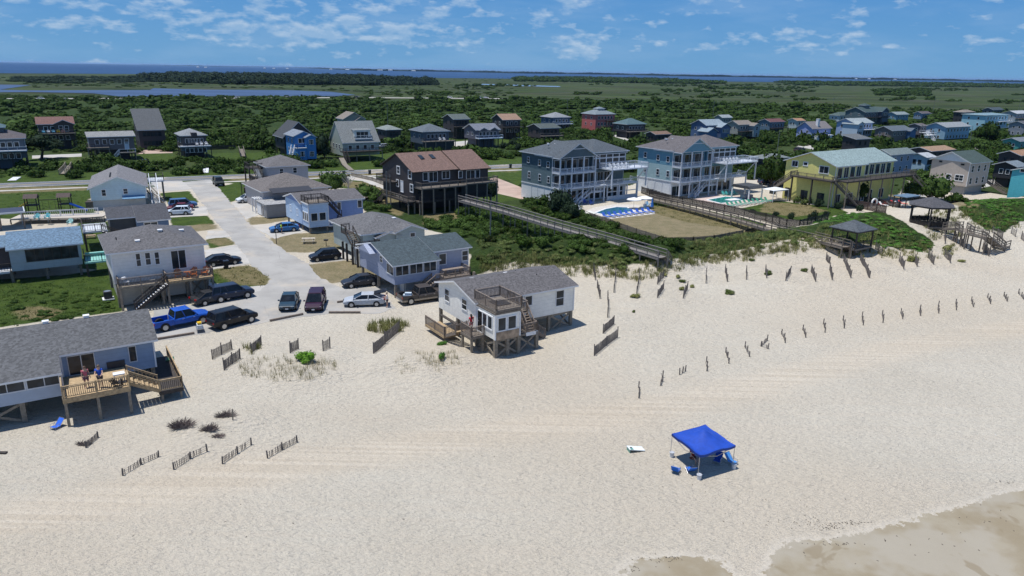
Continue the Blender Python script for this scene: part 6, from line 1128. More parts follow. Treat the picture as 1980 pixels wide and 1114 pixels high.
# hitch rack with yellow and white load behind the black vehicle
q=P(387,641); e=empty('cargo_rack',(q[0],q[1],0),R(28),'small rack of yellow and white beach gear behind the black vehicle','cargo rack'); b=MB(); b.box(-.35,.35,-.6,.6,.4,.46); b.build('platform',METAL,e); b=MB(); b.box(-.2,.2,-.3,.15,.9,1.05); b.build('yellow_box',plastic((.75,.45,.01)),e); b=MB(); b.box(-.25,.25,-.5,.5,.46,.8); b.build('white_gear',plastic((.5,.55,.6)),e); b=MB(); b.tube((-.3,-.5,0),(-.3,-.5,.4),.03); b.tube((.3,.5,0),(.3,.5,.4),.03); b.build('stand',METAL,e)
q=P(785,583); b=MB(); b.box(-.5,.5,-.35,.35,0,.35); b.box(-.3,.45,-.3,.2,.35,.6); o=b.build('cooler_pile',plastic((.5,.58,.65))); o.location=(pk.location.x-1.9*math.cos(pk.rotation_euler.z),pk.location.y-1.9*math.sin(pk.rotation_euler.z),.66); tag(o,'pale blue cooler load in the bed of the bronze pickup','cooler')
# playground
q=P(104,409); e=empty('play_set',(q[0],q[1],0),R(20),'wooden play set with a yellow slide and a blue slide on the left lawn','play set'); e.scale=(1.,1.,.95)
for u,nm in ((-3.2,0),(2.0,1)):
    b=MB()
    for sx in(-.9,.9):
        for sy in(-.8,.8): b.box(u+sx-.07,u+sx+.07,sy-.07,sy+.07,0,2.9)
    b.box(u-1,u+1,-.9,.9,1.35,1.45); railing(b,(u-.9,-.85,1.45),(u+.9,-.85,1.45),.7,.25); b.build('tower_frame',DARKWOOD,e); b=MB(); b.prism([(-1.05,2.8),(1.05,2.8),(0,3.5)],'x',u-1.1,u+1.1); b.build('tower_roof',wood((.07,.05,.045),'reddish_dark_wood'),e)
b=MB()
for sy in(-.3,.3): b.bar((-4.1,sy,1.5),(-6.6,sy,.15),.06,.22)
b.bar((-4.1,0,1.9),(-7.0,0,.08),1.1,.12); b.build('yellow_slide',plastic((.85,.42,.02)),e); b=MB()
for sy in(-1.2,-.6): b.bar((2.9,sy,1.6),(5.6,sy,.15),.06,.25)
b.bar((2.9,-.9,1.5),(5.6,-.9,.08),.6,.05); b.build('blue_slide',plastic((.03,.16,.62)),e); b=MB(); b.bar((-2.1,0,2.3),(1,0,2.3),.12); 
for x in(-1.6,-.6,.4): b.tube((x,.0,2.3),(x,.1,.6),.02); b.box(x-.2,x+.2,-.05,.2,.55,.6)
b.build('swings',DARKWOOD,e)
# terrace behind the slate-blue roofed cottage
BLH=P(100,430); 
def rail_thing(label,a,b_,z,m,name='terrace_railing',h=1.0):
    p=Vector(P(*a,z)); q=Vector(P(*b_,z)); mb=MB(); railing(mb,(0,0,0),q-p,h,.3); mb.bar((0,0,-.1),q-p+Vector((0,0,-.1)),.2,.2); c=MB(); e=empty(name,tuple(p),0,label,'railing'); mb.build('rails',m,e); 
    for t in (0,.33,.66,1): w_=(q-p)*t; c.box(w_.x-.06,w_.x+.06,w_.y-.06,w_.y+.06,-z,0)
    c.build('posts',m,e)
rail_thing('long white terrace railing behind the slate-blue roof, below the play set',(42,422),(190,413),1.0,WHITE); 
q=P(95,428); e=empty('sun_terrace',(q[0],q[1],0),R(13),'raised pale terrace between the slate-blue roof and the play set','terrace'); b=MB(); b.box(-5,9,-2.2,1.6,.75,.95); b.build('deck_floor',paint((.5,.44,.36),'pale_deck'),e); b=MB()
for x in range(-5,10,3):
    for y in(-2,1.4): b.box(x-.08,x+.08,y-.08,y+.08,0,.75)
b.build('supports',PILE,e)
for k,(x,y) in enumerate([(72,424),(92,423),(136,434)]): q=P(x,y,1.0); adirondack('turquoise chair on the raised terrace behind the slate-blue roof, %s from the left'%ORD[k],(q[0],q[1],.97),-80,(.03,.36,.42) if k<2 else (.35,.60,.58),'turquoise chairs on the raised terrace')
q=P(14,440); e=empty('gazebo',(q[0],q[1],0),R(35),'dark open-sided pavilion with pale roof edge at the far left','gazebo'); b=MB(); b.box(-5,2.6,-2.5,2.5,2.7,2.8); b.build('roof',pm('dark_solar_roof',(.03,.035,.06),.5),e); b=MB(); b.box(-5,2.75,-2.65,-2.5,2.62,2.86); b.box(2.6,2.75,-2.5,2.65,2.62,2.86); b.build('roof_edge',TRIM,e)
for sx in(-4,-.8,2.4):
    for sy in(-2.3,2.3): b=MB(); b.box(sx-.1,sx+.1,sy-.1,sy+.1,0,2.7); b.build('post',GREYWOOD,e)
# patio furniture right of the slate-blue cottage
for k,(x,y) in enumerate([(170,452),(176,461),(187,447)]): q=P(x,y); picnic(['tan patio table in the yard between the slate-blue roof and grey roof, upper','tan patio table in the yard between the slate-blue roof and grey roof, lower','dark grill table in the yard between the slate-blue roof and grey roof'][k],x,y,20,wood((.35,.25,.16),'tan_wood') if k<2 else DARKWOOD,.7)
# wooden crate stack near mint house
q=P(178,400); e=empty('storage_box',(q[0],q[1],0),R(20),'brown timber storage box by the left corner of the mint house','storage box'); b=MB(); b.box(-.8,.8,-1.2,1.2,0,1.0); b.build('box_body',MIDWOOD,e); b=MB(); b.box(-.85,.85,-1.25,1.25,1.0,1.08); b.build('lid',DARKWOOD,e)
# utility poles
def upole(label,x,y,h,r=.12,arm=0,m=None):
    q=P(x,y); e=empty('utility_pole',(q[0],q[1],0),R(30),label,'utility pole','utility poles'); b=MB(); b.tube((0,0,-.3),(0,0,h),r,r*.7,8); b.build('pole',m or wood((.16,.17,.165),'pole_wood'),e)
    if arm: b=MB(); b.box(-arm,arm,-.06,.06,h-.8,h-.66); b.build('crossarm',m or wood((.16,.17,.165),'pole_wood'),e)
    return e
for l,x,y,h,a in [('thin grey pole rising from the dune scrub by the long boardwalk',948,468,6.0,0),('tall utility pole behind the cream twin-gabled house',750,246,11.5,.9),('utility pole among scrub behind the navy hip-roofed house',1096,228,11,.9),('utility pole behind the silvery small roof, mid right',1378,232,11,.9),('wooden pole in the trees left of the yellow house',1502,300,8,0),('left wooden pole in front of the brown house',749,404,7.2,0),('right wooden pole in front of the brown house',756,403,6.6,0),
   ('utility pole left of the sea-green hipped roof',1609,218,11,.9),('utility pole among the far trees at the right',1803,222,12,.9),('utility pole nearest the right edge',1968,220,12,.9),('utility pole standing in the scrub in front of the light blue cottage',1777,280,8,0),('utility pole right of the light blue cottage',1873,286,8.5,0),('short pole in shrubs right of the yellow house pergola',1803,385,4.2,0)]: upole(l,x,y,h,arm=a)
q=P(480,378); e=empty('arbour',(q[0],q[1],0),R(20),'bare timber arbour frame on the verge by the coast road','arbour'); b=MB()
for x in(-1.2,1.2): b.box(x-.08,x+.08,-.08,.08,0,2.6)
b.box(-1.5,1.5,-.1,.1,2.55,2.7); b.build('frame',DARKWOOD,e)
q=P(1455,362); 
def rack(label,x,y,n):
    q=P(x,y); e=empty('board_rack',(q[0],q[1],0),R(33),label,'rack'); b=MB()
    for i in range(n): b.box(-1.5+i*.5,-1.45+i*.5,-.5,.5,0,1.2)
    b.build('rack_frame',DARKWOOD,e)
q=P(4,878) ; b=MB(); b.box(-.25,.25,-.12,.12,0,.12); o=b.build('driftwood',DARKWOOD); o.location=G(6,877); tag(o,'small dark driftwood piece at the left edge of the beach','driftwood')

# chairs on the far decks and upper terraces
def deckrow(H,u0,du,n,v,z,cols,labels,group,hd=-90,s=1.1):
    for i in range(n): adirondack(labels%ORD[i],H.W(u0+du*i,v,z),H.ang+hd,cols[i%len(cols)],group,name='deck_chair',s=s)
deckrow(DARKRED,1.2,1.3,5,-1.2,DARKRED.ze-2.7,[(.10,.35,.5),(.5,.55,.6),(.10,.35,.5),(.75,.5,.03),(.7,.3,.2)],'small deck chair on the dusty red-roofed house, %s from the left','chairs on the dark house deck')
deckrow(GLASSY,GLASSY.w*.55,1.3,3,-1.5,GLASSY.ze-2.7,[(.65,.67,.7)],'white deck chair on the square glassy house, %s from the left','chairs on the glassy house deck')
deckrow(SLATEH,SLATEH.w*.55,1.5,2,-1.8,SLATEH.ze-2.8,[(.65,.67,.7)],'white deck chair on the slate pyramid-roofed house, %s from the left','chairs on the slate house deck')
for HB,nm in ((BIGA,'slate-green'),(BIGB,'pale aqua')):
    gw=HB.w*.43; deckrow(HB,gw+3.4,1.15,5,-.9,HB.ze*.68+.35,[(.68,.70,.72)],'white chair on the upper terrace of the '+nm+' house, %s from the left','chairs on the upper terraces')
e=empty('deck_table',H1.W(18.9,-3.0,2.3),R(33),'small white table at the right end of the honey-coloured deck','table'); b=MB(); b.box(-.4,.4,-.3,.3,.68,.76); b.build('tabletop',WHITE,e)
for sx in(-.33,.33):
    for sy in(-.23,.23): b=MB(); b.box(sx-.03,sx+.03,sy-.03,sy+.03,0,.68); b.build('leg',WHITE,e)
adirondack('dark chair in front of the small white table on the honey-coloured deck',H1.W(18.6,-3.8,2.3),H1.ang+60,(.03,.03,.035),None,name='deck_chair',s=.9)
# ======================================================== vegetation
def leafmat(name,c1,c2,c3,dry=None):
    m,b=newmat(name); T=N('ShaderNodeTexCoord').outputs['Object']; 
    f=mrange(noise(T,.16,4,.6),.35,.65); col=mixc(f,c1,c2); col=mixc(mrange(noise(T,.03,3,.6),.48,.62,0,.6),col,tuple(x*1.2 for x in c2)); col=mixc(mrange(noise(T,2.2,4,.7),.45,.75),col,c3)
    if dry: col=mixc(mrange(noise(T,.7,4,.6),.55,.7,0,.8),col,dry)
    LK(col,b.inputs['Base Color']); b.inputs['Roughness'].default_value=.7; b.inputs['Specular IOR Level'].default_value=.08
    return m
LEAFD=leafmat('dark_scrub_leaves',(.012,.028,.005),(.027,.055,.008),(.055,.095,.015),(.05,.052,.018)); LEAFM=leafmat('green_shrub_leaves',(.026,.052,.011),(.047,.085,.017),(.09,.14,.035)); LEAFO=leafmat('olive_dune_leaves',(.05,.075,.02),(.09,.12,.035),(.16,.19,.07),(.19,.17,.09))
LEAFV=leafmat('bright_vine_leaves',(.05,.13,.02),(.075,.17,.03),(.12,.22,.05),(.15,.20,.07)); LEAFB=leafmat('vivid_bush_leaves',(.08,.19,.015),(.12,.25,.03),(.18,.32,.05)); LEAFP=leafmat('pine_needles',(.010,.022,.012),(.022,.040,.020),(.04,.06,.03)); STRAW=leafmat('dry_grass_blades',(.25,.22,.12),(.33,.28,.15),(.22,.24,.09)); SEAOAT=leafmat('dune_grass_blades',(.14,.16,.05),(.22,.22,.08),(.30,.27,.13)); DEADB=leafmat('dead_brush_twigs',(.09,.07,.07),(.15,.12,.11),(.24,.21,.19)); BARK=wood((.10,.08,.065),'bark')
def clump(nl,leaf,seed,core=.78,flat=1.):
    """unit bush: lumpy dark core and leaf faces scattered through an uneven crown"""
    rg=np.random.RandomState(seed); lobes=[(rg.uniform(-.45,.45),rg.uniform(-.45,.45),rg.uniform(.25,.6),rg.uniform(.38,.62)) for _ in range(5)]
    V=[];F=[]
    for k in range(nl):
        lx,ly,lz,lr=lobes[rg.randint(5)]; d=rg.normal(size=3); d/=np.linalg.norm(d); d[2]=abs(d[2])*1. if rg.rand()<.8 else d[2]
        c=np.array((lx,ly,lz))+d*lr*rg.uniform(.72,1.1); c[2]=max(c[2],.03)*flat
        n=d+rg.normal(size=3)*.45; n/=np.linalg.norm(n); a=np.cross(n,(0,0,1.)); a/=max(1e-3,np.linalg.norm(a)); b_=np.cross(n,a); an=rg.uniform(0,6.28); a,b_=a*math.cos(an)+b_*math.sin(an),b_*math.cos(an)-a*math.sin(an)
        s_=leaf*rg.uniform(.6,1.4); o=len(V); V+=[c-a*s_,c+b_*s_*.62,c+a*s_,c-b_*s_*.62]; F.append((o,o+1,o+2,o+3))
    for lx,ly,lz,lr in lobes:
        o=len(V); r=lr*core
        V.append(np.array((lx,ly,(lz+r)*flat)))
        for j in range(1,3):
            for i in range(6):
                t=math.pi*.5*(j/2)*1.3; p_=i*math.pi/3+j*.5; V.append(np.array((lx+r*math.sin(t)*math.cos(p_),ly+r*math.sin(t)*math.sin(p_),max(0,(lz+r*math.cos(t)))*flat)))
        for i in range(6): F.append((o,o+1+i,o+1+(i+1)%6,o+1+(i+1)%6)); F.append((o+1+i,o+7+i,o+7+(i+1)%6,o+1+(i+1)%6))
    F=[f for f in F]
    return np.array(V),np.array(F)
def bake(name,protos,pts,mat,zsc=1.,parent=None):
    """pts: x,y,z,radius,height. one mesh of quads"""
    Vs=[];Fs=[];o=0
    for i,(x,y,z,r,h) in enumerate(pts):
        V,F=protos[i%len(protos)]; t=random.uniform(0,6.28); c,s_=math.cos(t)*r,math.sin(t)*r
        q=np.empty_like(V); q[:,0]=V[:,0]*c-V[:,1]*s_+x; q[:,1]=V[:,0]*s_+V[:,1]*c+y; q[:,2]=V[:,2]*h+z
        Vs.append(q); Fs.append(F+o); o+=len(V)
    V=np.concatenate(Vs); F=np.concatenate(Fs); tri=F[:,2]==F[:,3]
    me=bpy.data.meshes.new(name); me.vertices.add(len(V)); me.vertices.foreach_set('co',V.ravel())
    lt=np.where(tri,3,4); ls=np.concatenate([[0],np.cumsum(lt)[:-1]]); mask=np.ones(F.shape,bool); mask[tri,3]=False; idx=F[mask]
    me.loops.add(len(idx)); me.loops.foreach_set('vertex_index',idx); me.polygons.add(len(F)); me.polygons.foreach_set('loop_start',ls); me.polygons.foreach_set('loop_total',lt); me.update(calc_edges=True)
    me.materials.append(mat); ob=bpy.data.objects.new(name,me); COL.objects.link(ob); ob.parent=parent; return ob
CL_H=[clump(420,.085,i) for i in range(4)]; CL_M=[clump(165,.12,10+i,.7) for i in range(9)]; CL_L=[clump(70,.17,20+i,.8) for i in range(9)]
def clear_of_houses(x,y,mg=.8):
    for o,e1,e2,w_,d_ in FOOT:
        dx,dy=x-o[0],y-o[1]; u=dx*e1[0]+dy*e1[1]; v=dx*e2[0]+dy*e2[1]
        if -mg<u<w_+mg and -mg<v<d_+mg: return False
    return True
NOVEG=LAWN+DRY[:1]+DRY[3:]+[[(-60,336),(300,332),(700,322),(1010,308),(1300,296),(1300,304),(1010,332),(700,340),(300,362),(-60,376)],
 [(940,336),(1012,345),(1012,398),(950,384)],[(885,375),(905,370),(1290,487),(1300,520),(1262,500),(1100,450)],[(290,345),(420,345),(420,372),(300,372)],[(60,296),(160,296),(160,322),(60,322)],[(1180,255),(1300,255),(1300,280),(1180,280)],
 [(620,335),(760,332),(800,395),(785,410),(740,372),(690,352)],[(1110,400),(1235,380),(1500,440),(1290,468)],[(1330,375),(1640,372),(1740,385),(1740,425),(1560,438)],[(1640,360),(1760,360),(1880,385),(1860,398),(1740,420),(1640,405)],[(1470,340),(1535,340),(1535,370),(1470,370)],
 [(-120,158),(700,175),(700,192),(-120,190)],[(-60,188),(1010,186),(1010,193),(-60,193)],[(400,290),(520,290),(520,310),(400,312)],[(850,262),(1000,262),(1000,287),(850,287)],[(225,330),(330,335),(330,400),(180,400)],[(-60,296),(62,300),(62,326),(-60,326)]]
from mathutils import noise as mnoise
def gapn(x,y): return mnoise.noise((x*.035,y*.035,0))+.5*mnoise.noise((x*.11,y*.11,3))
def scatter(polys,n,rfun,excl=NOVEG,mg=.8,gap=None):
    """ground points inside photo outlines, evenly spread over real area"""
    pts=[]; 
    for poly in polys:
        W=[tuple(G(*p))[:2] if p[1]>380 else P(*p)[:2] for p in poly]; xs=[p[0] for p in W]; ys=[p[1] for p in W]; A=0
        for (a,b),(c,d_) in zip(W,W[1:]+W[:1]): A+=a*d_-c*b
        A=abs(A)/2; k=int(A/n); x0,x1,y0,y1=min(xs),max(xs),min(ys),max(ys); tries=min(int(k*(x1-x0)*(y1-y0)/max(A,1)),400000)
        X=np.random.uniform(x0,x1,tries); Y=np.random.uniform(y0,y1,tries); Z=hts(X,Y); Zr=Z-CH; d=Y*_ct-Zr*_st; b=(Y*_st+Zr*_ct)/d; a=X/d; px=990+(a*_c+b*_s)*FPX; py=557-(-a*_s+b*_c)*FPX
        ok=inpoly(px,py,poly)&(px>-60)&(px<2050)
        for e in excl: ok&=~inpoly(px,py,e)
        for i in np.nonzero(ok)[0]:
            if gap and gapn(X[i],Y[i])<gap: continue
            if clear_of_houses(X[i],Y[i],mg):
                r,h=rfun()
                if gap: g_=mnoise.noise((X[i]*.06,Y[i]*.06,9)); k_=1+.75*g_+(.8 if random.random()<.05 else 0); r*=k_; h*=k_*U(.7,1.3)
                pts.append((X[i],Y[i],Z[i]-.1,r,h))
    return pts
def szf(a,b,c=.75,d=1.1):
    def f():
        r=a+(b-a)*random.random()**1.6; return r,r*U(c,d)
    return f
# the great belt of scrub behind the houses, thinning into marsh
zone_near=[(-60,300),(-60,262),(600,256),(1200,250),(1700,262),(2100,290),(2100,400),(1960,372),(1900,372),(1780,350),(1735,380),(1600,372),(1480,350),(1300,330),(1110,395),(860,420),(760,400),(690,360),(640,340),(500,332),(310,345),(165,345),(-60,350)]
zone_mid=[(-60,262),(-60,222),(600,220),(1200,218),(1700,230),(2100,246),(2100,290),(1700,262),(1200,250),(600,256)]
zone_far=[(-60,222),(-60,197),(500,192),(1000,191),(1300,197),(1600,207),(2100,222),(2100,246),(1700,230),(1200,218),(600,220)]
_p=scatter([zone_near],6.5,szf(.9,2.9,.5,.95),mg=2.2,gap=-.26); o=bake('coastal_scrub',CL_M,[p for i,p in enumerate(_p) if i%5],LEAFD); o['kind']='stuff'; o=bake('coastal_scrub',CL_M,_p[::5],LEAFM); o['kind']='stuff'; o=bake('coastal_scrub',CL_H,[(x,y,z,r*.55,h*.6) for x,y,z,r,h in scatter([zone_near],22,szf(.6,1.6,.6,1.),mg=1.2)],LEAFO); o['kind']='stuff'
_p=scatter([zone_mid],14,szf(1.2,3.8,.32,.65),mg=2.5,gap=-.2); o=bake('coastal_scrub',CL_L,[p for i,p in enumerate(_p) if i%5],LEAFD); o['kind']='stuff'; o=bake('coastal_scrub',CL_L,_p[::5],LEAFM); o['kind']='stuff'
o=bake('coastal_scrub',CL_L,scatter([zone_far],45,szf(1.8,5.8,.3,.7),mg=3,gap=-.1),LEAFD); o['kind']='stuff'
# scrub behind the dune and the dune cover
dz=[(845,405),(900,398),(1010,398),(1110,396),(1140,420),(1200,446),(1290,470),(1330,474),(1310,488),(1235,498),(1100,492),(985,470),(925,468),(925,440)]
_p=scatter([dz],1.7,szf(.5,1.6,.7,1.0),mg=.8); o=bake('dune_thicket',CL_H,[p for i,p in enumerate(_p) if i%3],LEAFD); o['kind']='stuff'; o=bake('dune_thicket',CL_H,_p[::3],LEAFM); o['kind']='stuff'
_p=scatter([[(690,390),(760,398),(830,420),(880,412),(925,440),(925,500),(925,470),(870,450),(820,440),(790,412),(700,408)],[(860,410),(930,400),(1000,420),(940,470),(925,450)]],2.6,szf(.8,1.9,.7,1.),mg=.8); o=bake('dune_thicket',CL_H,_p,LEAFM); o['kind']='stuff'
o=bake('dune_thicket',CL_H,scatter([[(925,450),(1000,450),(1110,470),(1240,480),(1240,500),(1100,500),(985,490),(925,490)],[(1240,480),(1300,470),(1480,448),(1560,438),(1580,456),(1400,480),(1300,492)],[(1560,440),(1640,412),(1740,428),(1800,480),(1690,478)]],2.0,szf(.3,.9,.5,.8),mg=.3),LEAFO); o['kind']='stuff'
dl=[(925,470),(985,470),(1100,486),(1235,488),(1300,488),(1420,470),(1530,448),(1590,456),(1575,476),(1490,478),(1400,492),(1330,502),(1240,500),(1228,520),(1185,523),(1130,508),(1065,514),(1010,500),(985,512),(955,506),(925,524),(905,545),(895,545),(925,500)]
o=bake('dune_thicket',CL_H,scatter([dl],1.25,szf(.3,1.05,.5,.9),mg=.3),LEAFO); o['kind']='stuff'
vn=[(1560,436),(1620,414),(1690,412),(1740,432),(1770,448),(1812,478),(1790,490),(1750,482),(1700,478),(1684,470),(1684,445),(1650,430),(1600,434)]
vv=[(1840,404),(1870,388),(1950,384),(2060,392),(2060,412),(1975,425),(1945,448),(1905,444),(1880,418)]
o=bake('dune_vine',CL_H,scatter([vn,vv],.85,szf(.35,.85,.35,.6),excl=[],mg=.2),LEAFV); o['kind']='stuff'
o=bake('meadow_shrubs',CL_H,scatter([[(0,575),(120,560),(200,572),(228,600),(0,640)],[(-40,330),(60,330),(60,342),(-40,345)],[(210,545),(240,560),(240,600),(212,596)]],1.6,szf(.25,.7,.5,.9),excl=[],mg=.3),LEAFM); o['kind']='stuff'
# woods beyond the pond, and far shore
o=bake('distant_woods',CL_M,scatter([[(270,152),(330,146),(560,148),(700,150),(830,158),(850,165),(700,166),(420,163),(270,158)]],95,szf(3.5,14,.4,.95),excl=[],mg=0)+scatter([[(0,158),(40,150),(270,149),(300,160),(100,163)]],500,szf(8,13,.2,.4),excl=[],mg=0),LEAFP); o['kind']='stuff'
def band(poly,n,a,b,k=.5,kk=.7): return scatter([poly],n,szf(a,b,k,kk),excl=[],mg=0)
PONDS=[[(-120,160),(62,163),(62,170),(290,170),(400,171),(700,177),(700,188),(560,188),(200,189),(-120,182)],[(900,160),(1100,165),(1100,170),(900,168)]]
mp=band([(990,152),(1100,150),(1260,153),(1400,160),(1400,163),(1200,161),(1000,158)],600,9,17,.4,.6)+band([(1500,160),(1700,160),(2050,166),(2050,171),(1700,167),(1560,166)],900,10,20,.4,.6)+band([(1350,168),(1560,172),(1560,176),(1350,172)],900,6,12,.3,.5)+band([(1690,175),(1790,172),(1800,186),(1700,186)],220,6,11,.4,.6)
for _ in range(46):
    cx,cy=U(700,2000),U(162,208); sp=U(30,110); hh=U(.6,1.8); pw=P(cx,cy); 
    if inpoly([cx],[cy],[(688,156),(690,182),(1300,190),(2050,214),(2050,160),(1300,152)])[0]:
        for _k in range(int(sp/5)):
            q=P(cx+U(-sp,sp)*.6,cy+U(-hh,hh)); r=U(1.5,5)*(1+q[1]/2500); mp.append((q[0],q[1],0,r,r*U(.35,.7)))
for _ in range(900):
    q=P(U(-50,1000),random.choice((U(150,168),U(168,184),U(176,190))))
    if not any(inpoly([Qp(q[0],q[1],0)[0]],[Qp(q[0],q[1],0)[1]],pp_)[0] for pp_ in PONDS): r=U(2,6); mp.append((q[0],q[1],0,r,r*U(.15,.4)))
for _ in range(300):
    q=P(U(0,700),U(187,197)); r=U(1.5,4); mp.append((q[0],q[1],0,r,r*.5))
o=bake('marsh_shrubs',CL_L,mp,LEAFD); o['kind']='stuff'
fs=[(560,131.4),(760,134.6),(1000,139.6),(1300,145.2),(1700,153.2),(2100,161.2)]
mb=MB(); 
def hz_(x): return 119.5+x*35/1980
xs_=np.arange(270,2100,4.); prev=None
pp=[]
for x in xs_:
    y=hz_(x)+(4.6 if x>700 else 1.3+3.3*max(0,(x-560)/140))+.3*math.sin(x*.02); q=P(x,y); pp.append(q)
for i,(a,b_) in enumerate(zip(pp,pp[1:])):
    h=15+7*math.sin(i*.31)*math.sin(i*.083)+random.uniform(-3,4); k=1.5
    mb.add([(a[0],a[1],.5),(b_[0],b_[1],.5),(b_[0],b_[1],h),(a[0],a[1],h),(a[0]*k,a[1]*k,.5),(b_[0]*k,b_[1]*k,.5),(b_[0]*k,b_[1]*k,h),(a[0]*k,a[1]*k,h)],[(0,1,2,3),(3,2,6,7),(4,7,6,5),(0,3,7,4),(1,5,6,2)])
tag(mb.build('far_shore_woods',LEAFP),kind='stuff')
# town specks on the far shore
k=0
for x,y,w_,h_ in [(383,126.8,60,16),(398,127.2,70,14),(512,129.6,50,18),(530,130.2,60,16),(556,131,55,20),(640,132.5,80,22),(672,133.4,110,20),(735,134.6,150,22),(755,134.8,120,26),(800,135.5,110,18),(1680,151.6,60,18),(1655,151.2,50,16),(1730,152.8,60,18)]:
    q=P(x,hz_(x)+4.9); b=MB(); w_*=.33; h_*=.42; b.box(-w_/2,w_/2,-15,15,0,h_); b.prism([(-18,h_),(18,h_),(0,h_+4)],'x',-w_/2-2,w_/2+2); o=b.build('distant_building',paint((.5,.52,.55),'pale_building')); o.location=(q[0]*.985,q[1]*.985,.3)
    tag(o,'tiny white building on the far shore across the sound, %s from the left'%ORD[k],'building','white buildings on the far shore'); k+=1
q=P(667,134.5); b=MB(); b.tube((0,0,0),(0,0,38),1.6,1.2); b.tube((0,0,38),(0,0,44),3,9,12); b.tube((0,0,44),(0,0,50),9,5,12); o=b.build('water_tower',WHITE); o.location=(q[0]*.96,q[1]*.96,.3); tag(o,'tiny white water tower rising from the far shore','water tower')
q=P(798,136); b=MB(); b.tube((0,0,0),(0,0,150),1.2,.5); o=b.build('radio_mast',METAL); o.location=(q[0]*.9,q[1]*.9,.3); tag(o,'hair-thin radio mast standing on the far shore','radio mast')
# individual shrubs, trees
def leafy(name,label,cat,px,py,r,h,mat=None,trunk=0,protos=None,z0=0,n=1,group=None,lean=(0,0),spr=.5):
    g=G(px,py); e=empty(name,(g.x,g.y,g.z),0,label,cat,group); pts=[]
    for i in range(n): a=i*2.4+U(0,1); k=0 if i==0 else spr; s_=1 if i==0 else U(.55,.8); pts.append((math.cos(a)*r*k+lean[0],math.sin(a)*r*k+lean[1],trunk*U(.85,1.1) if trunk else -.05+z0,r*s_,h*s_))
    bake('crown' if trunk else 'foliage',protos or CL_H,pts,mat or LEAFM,parent=e)
    b=MB()
    if trunk:
        b.tube((0,0,-.2),(lean[0]*.5,lean[1]*.5,trunk*.7),.16*r/2+.06,.1*r/2+.04,7)
        for p in pts: b.tube((lean[0]*.5,lean[1]*.5,trunk*.65),(p[0],p[1],p[2]+p[4]*.45),.07*r/2+.03,.03,5)
        b.build('trunk',BARK,e)
    else:
        for i in range(4): b.tube((0,0,-.1),(U(-.3,.3)*r,U(-.3,.3)*r,h*.5),.03,.015,4)
        b.build('stem',BARK,e)
    return e
leafy('bush','vivid green bush on the grassy hummock among the slat fences','bush',590,697,.95,.9,LEAFB,n=4)
leafy('bush','small flat green bush on the sand left of the white cottage, upper of two','bush',857,667,.55,.4,LEAFV,n=2); leafy('bush','small round green bush on the sand left of the white cottage, lower of two','bush',856,694,.5,.65,LEAFV,n=2)
leafy('bush','olive bush alone on the open sand right of the fence posts','bush',1411,568,.75,.5,LEAFO,n=3)
leafy('bush','yellow-green tuft beside the fence line right of the white cottage','bush',1229,575,.6,.5,SEAOAT,n=2); leafy('bush','small tuft below the fence line between the white cottage and posts','bush',1226,604,.3,.3,LEAFO); leafy('bush','bush clinging to a post on the upper dune line','bush',1485,531,.7,.55,LEAFO,n=2)
leafy('bush','round yellow-green bush on the sand slope below the walkway','bush',1554,525,.6,.5,LEAFO,n=2)
leafy('bush','ochre bush beside a slat fence right of the walkway gazebo','bush',1766,506,.9,.9,SEAOAT,n=2); leafy('bush','pale scraggly bush near the foot of the long beach stairs','bush',1833,484,1.0,.8,SEAOAT,n=2); leafy('bush','low bleached tuft on the sand below the long beach stairs','bush',1860,507,.7,.4,SEAOAT)
leafy('bush','pale tuft left of the lone post above the beach','bush',1453,504,.5,.4,LEAFO)
for x,y,l in ((1285,533,'grass tuft at the top of the short slat fences'),(1310,537,'pale grass tuft right of the short slat fences'),(1320,546,'greener grass tuft right of the short slat fences'),(1337,556,'tuft at the right of the small leaning fence'),(1317,560,'tan tuft at the left of the small leaning fence')): leafy('grass_tuft',l,'grass tuft',x,y,.5,.4,SEAOAT if x!=1320 else LEAFO)
leafy('tree','spreading dark wind-bent tree with bare branches beside the left driveway beyond the road','tree',80,308,4.6,3.4,LEAFP,trunk=3.4,n=6,protos=CL_H,lean=(1.5,0),spr=.7)
leafy('tree','dense dark evergreen right of the bright cobalt house','tree',628,306,3.4,6.0,LEAFP,trunk=1.0,n=5); leafy('tree','dark rounded tree between the aqua house and the yellow house','tree',1490,362,4.6,6.0,LEAFD,trunk=1.8,n=6,spr=.6)
leafy('tree','wide glossy green tree between the yellow house and the tan house','tree',1795,386,4.6,4.8,LEAFM,trunk=.8,n=6,spr=.65); leafy('tree','green tree right behind the pale cyan apartment house','tree',1912,276,6,7,LEAFD,trunk=1.5,n=6,spr=.8)
leafy('tree','tangled dark tree below the deck of the yellow house','tree',1655,390,2.6,3.2,LEAFD,trunk=1.2,n=4); leafy('tree','small dark pine at the right corner of the brown house','tree',948,392,1.9,3.4,LEAFP,trunk=1.4,n=4); leafy('tree','dark cedar in front of the left balcony of the slate-green house','tree',1082,414,2.6,4.0,LEAFP,trunk=.6,n=5)
leafy('tree','dark juniper beside the terrace of the nearer pool','tree',1104,421,2.2,2.6,LEAFP,trunk=.3,n=4); leafy('tree','round bush-like tree left of the bare grey tree by the coast road','tree',650,372,3.4,3.6,LEAFM,trunk=.8,n=5); leafy('tree','low spreading green tree beside the curved driveway','tree',708,388,3.6,2.8,LEAFM,trunk=.5,n=6,spr=.8)
leafy('tree','dark shrubby tree at the left corner of the tan house','tree',1850,392,2.4,1.8,LEAFD,n=4,trunk=.2)
g=G(674,374); e=empty('bare_tree',(g.x,g.y,0),0,'leafless silvery grey tree by the curved driveway','tree'); b=MB(); b.tube((0,0,-.2),(0,0,2.2),.14,.09,6)
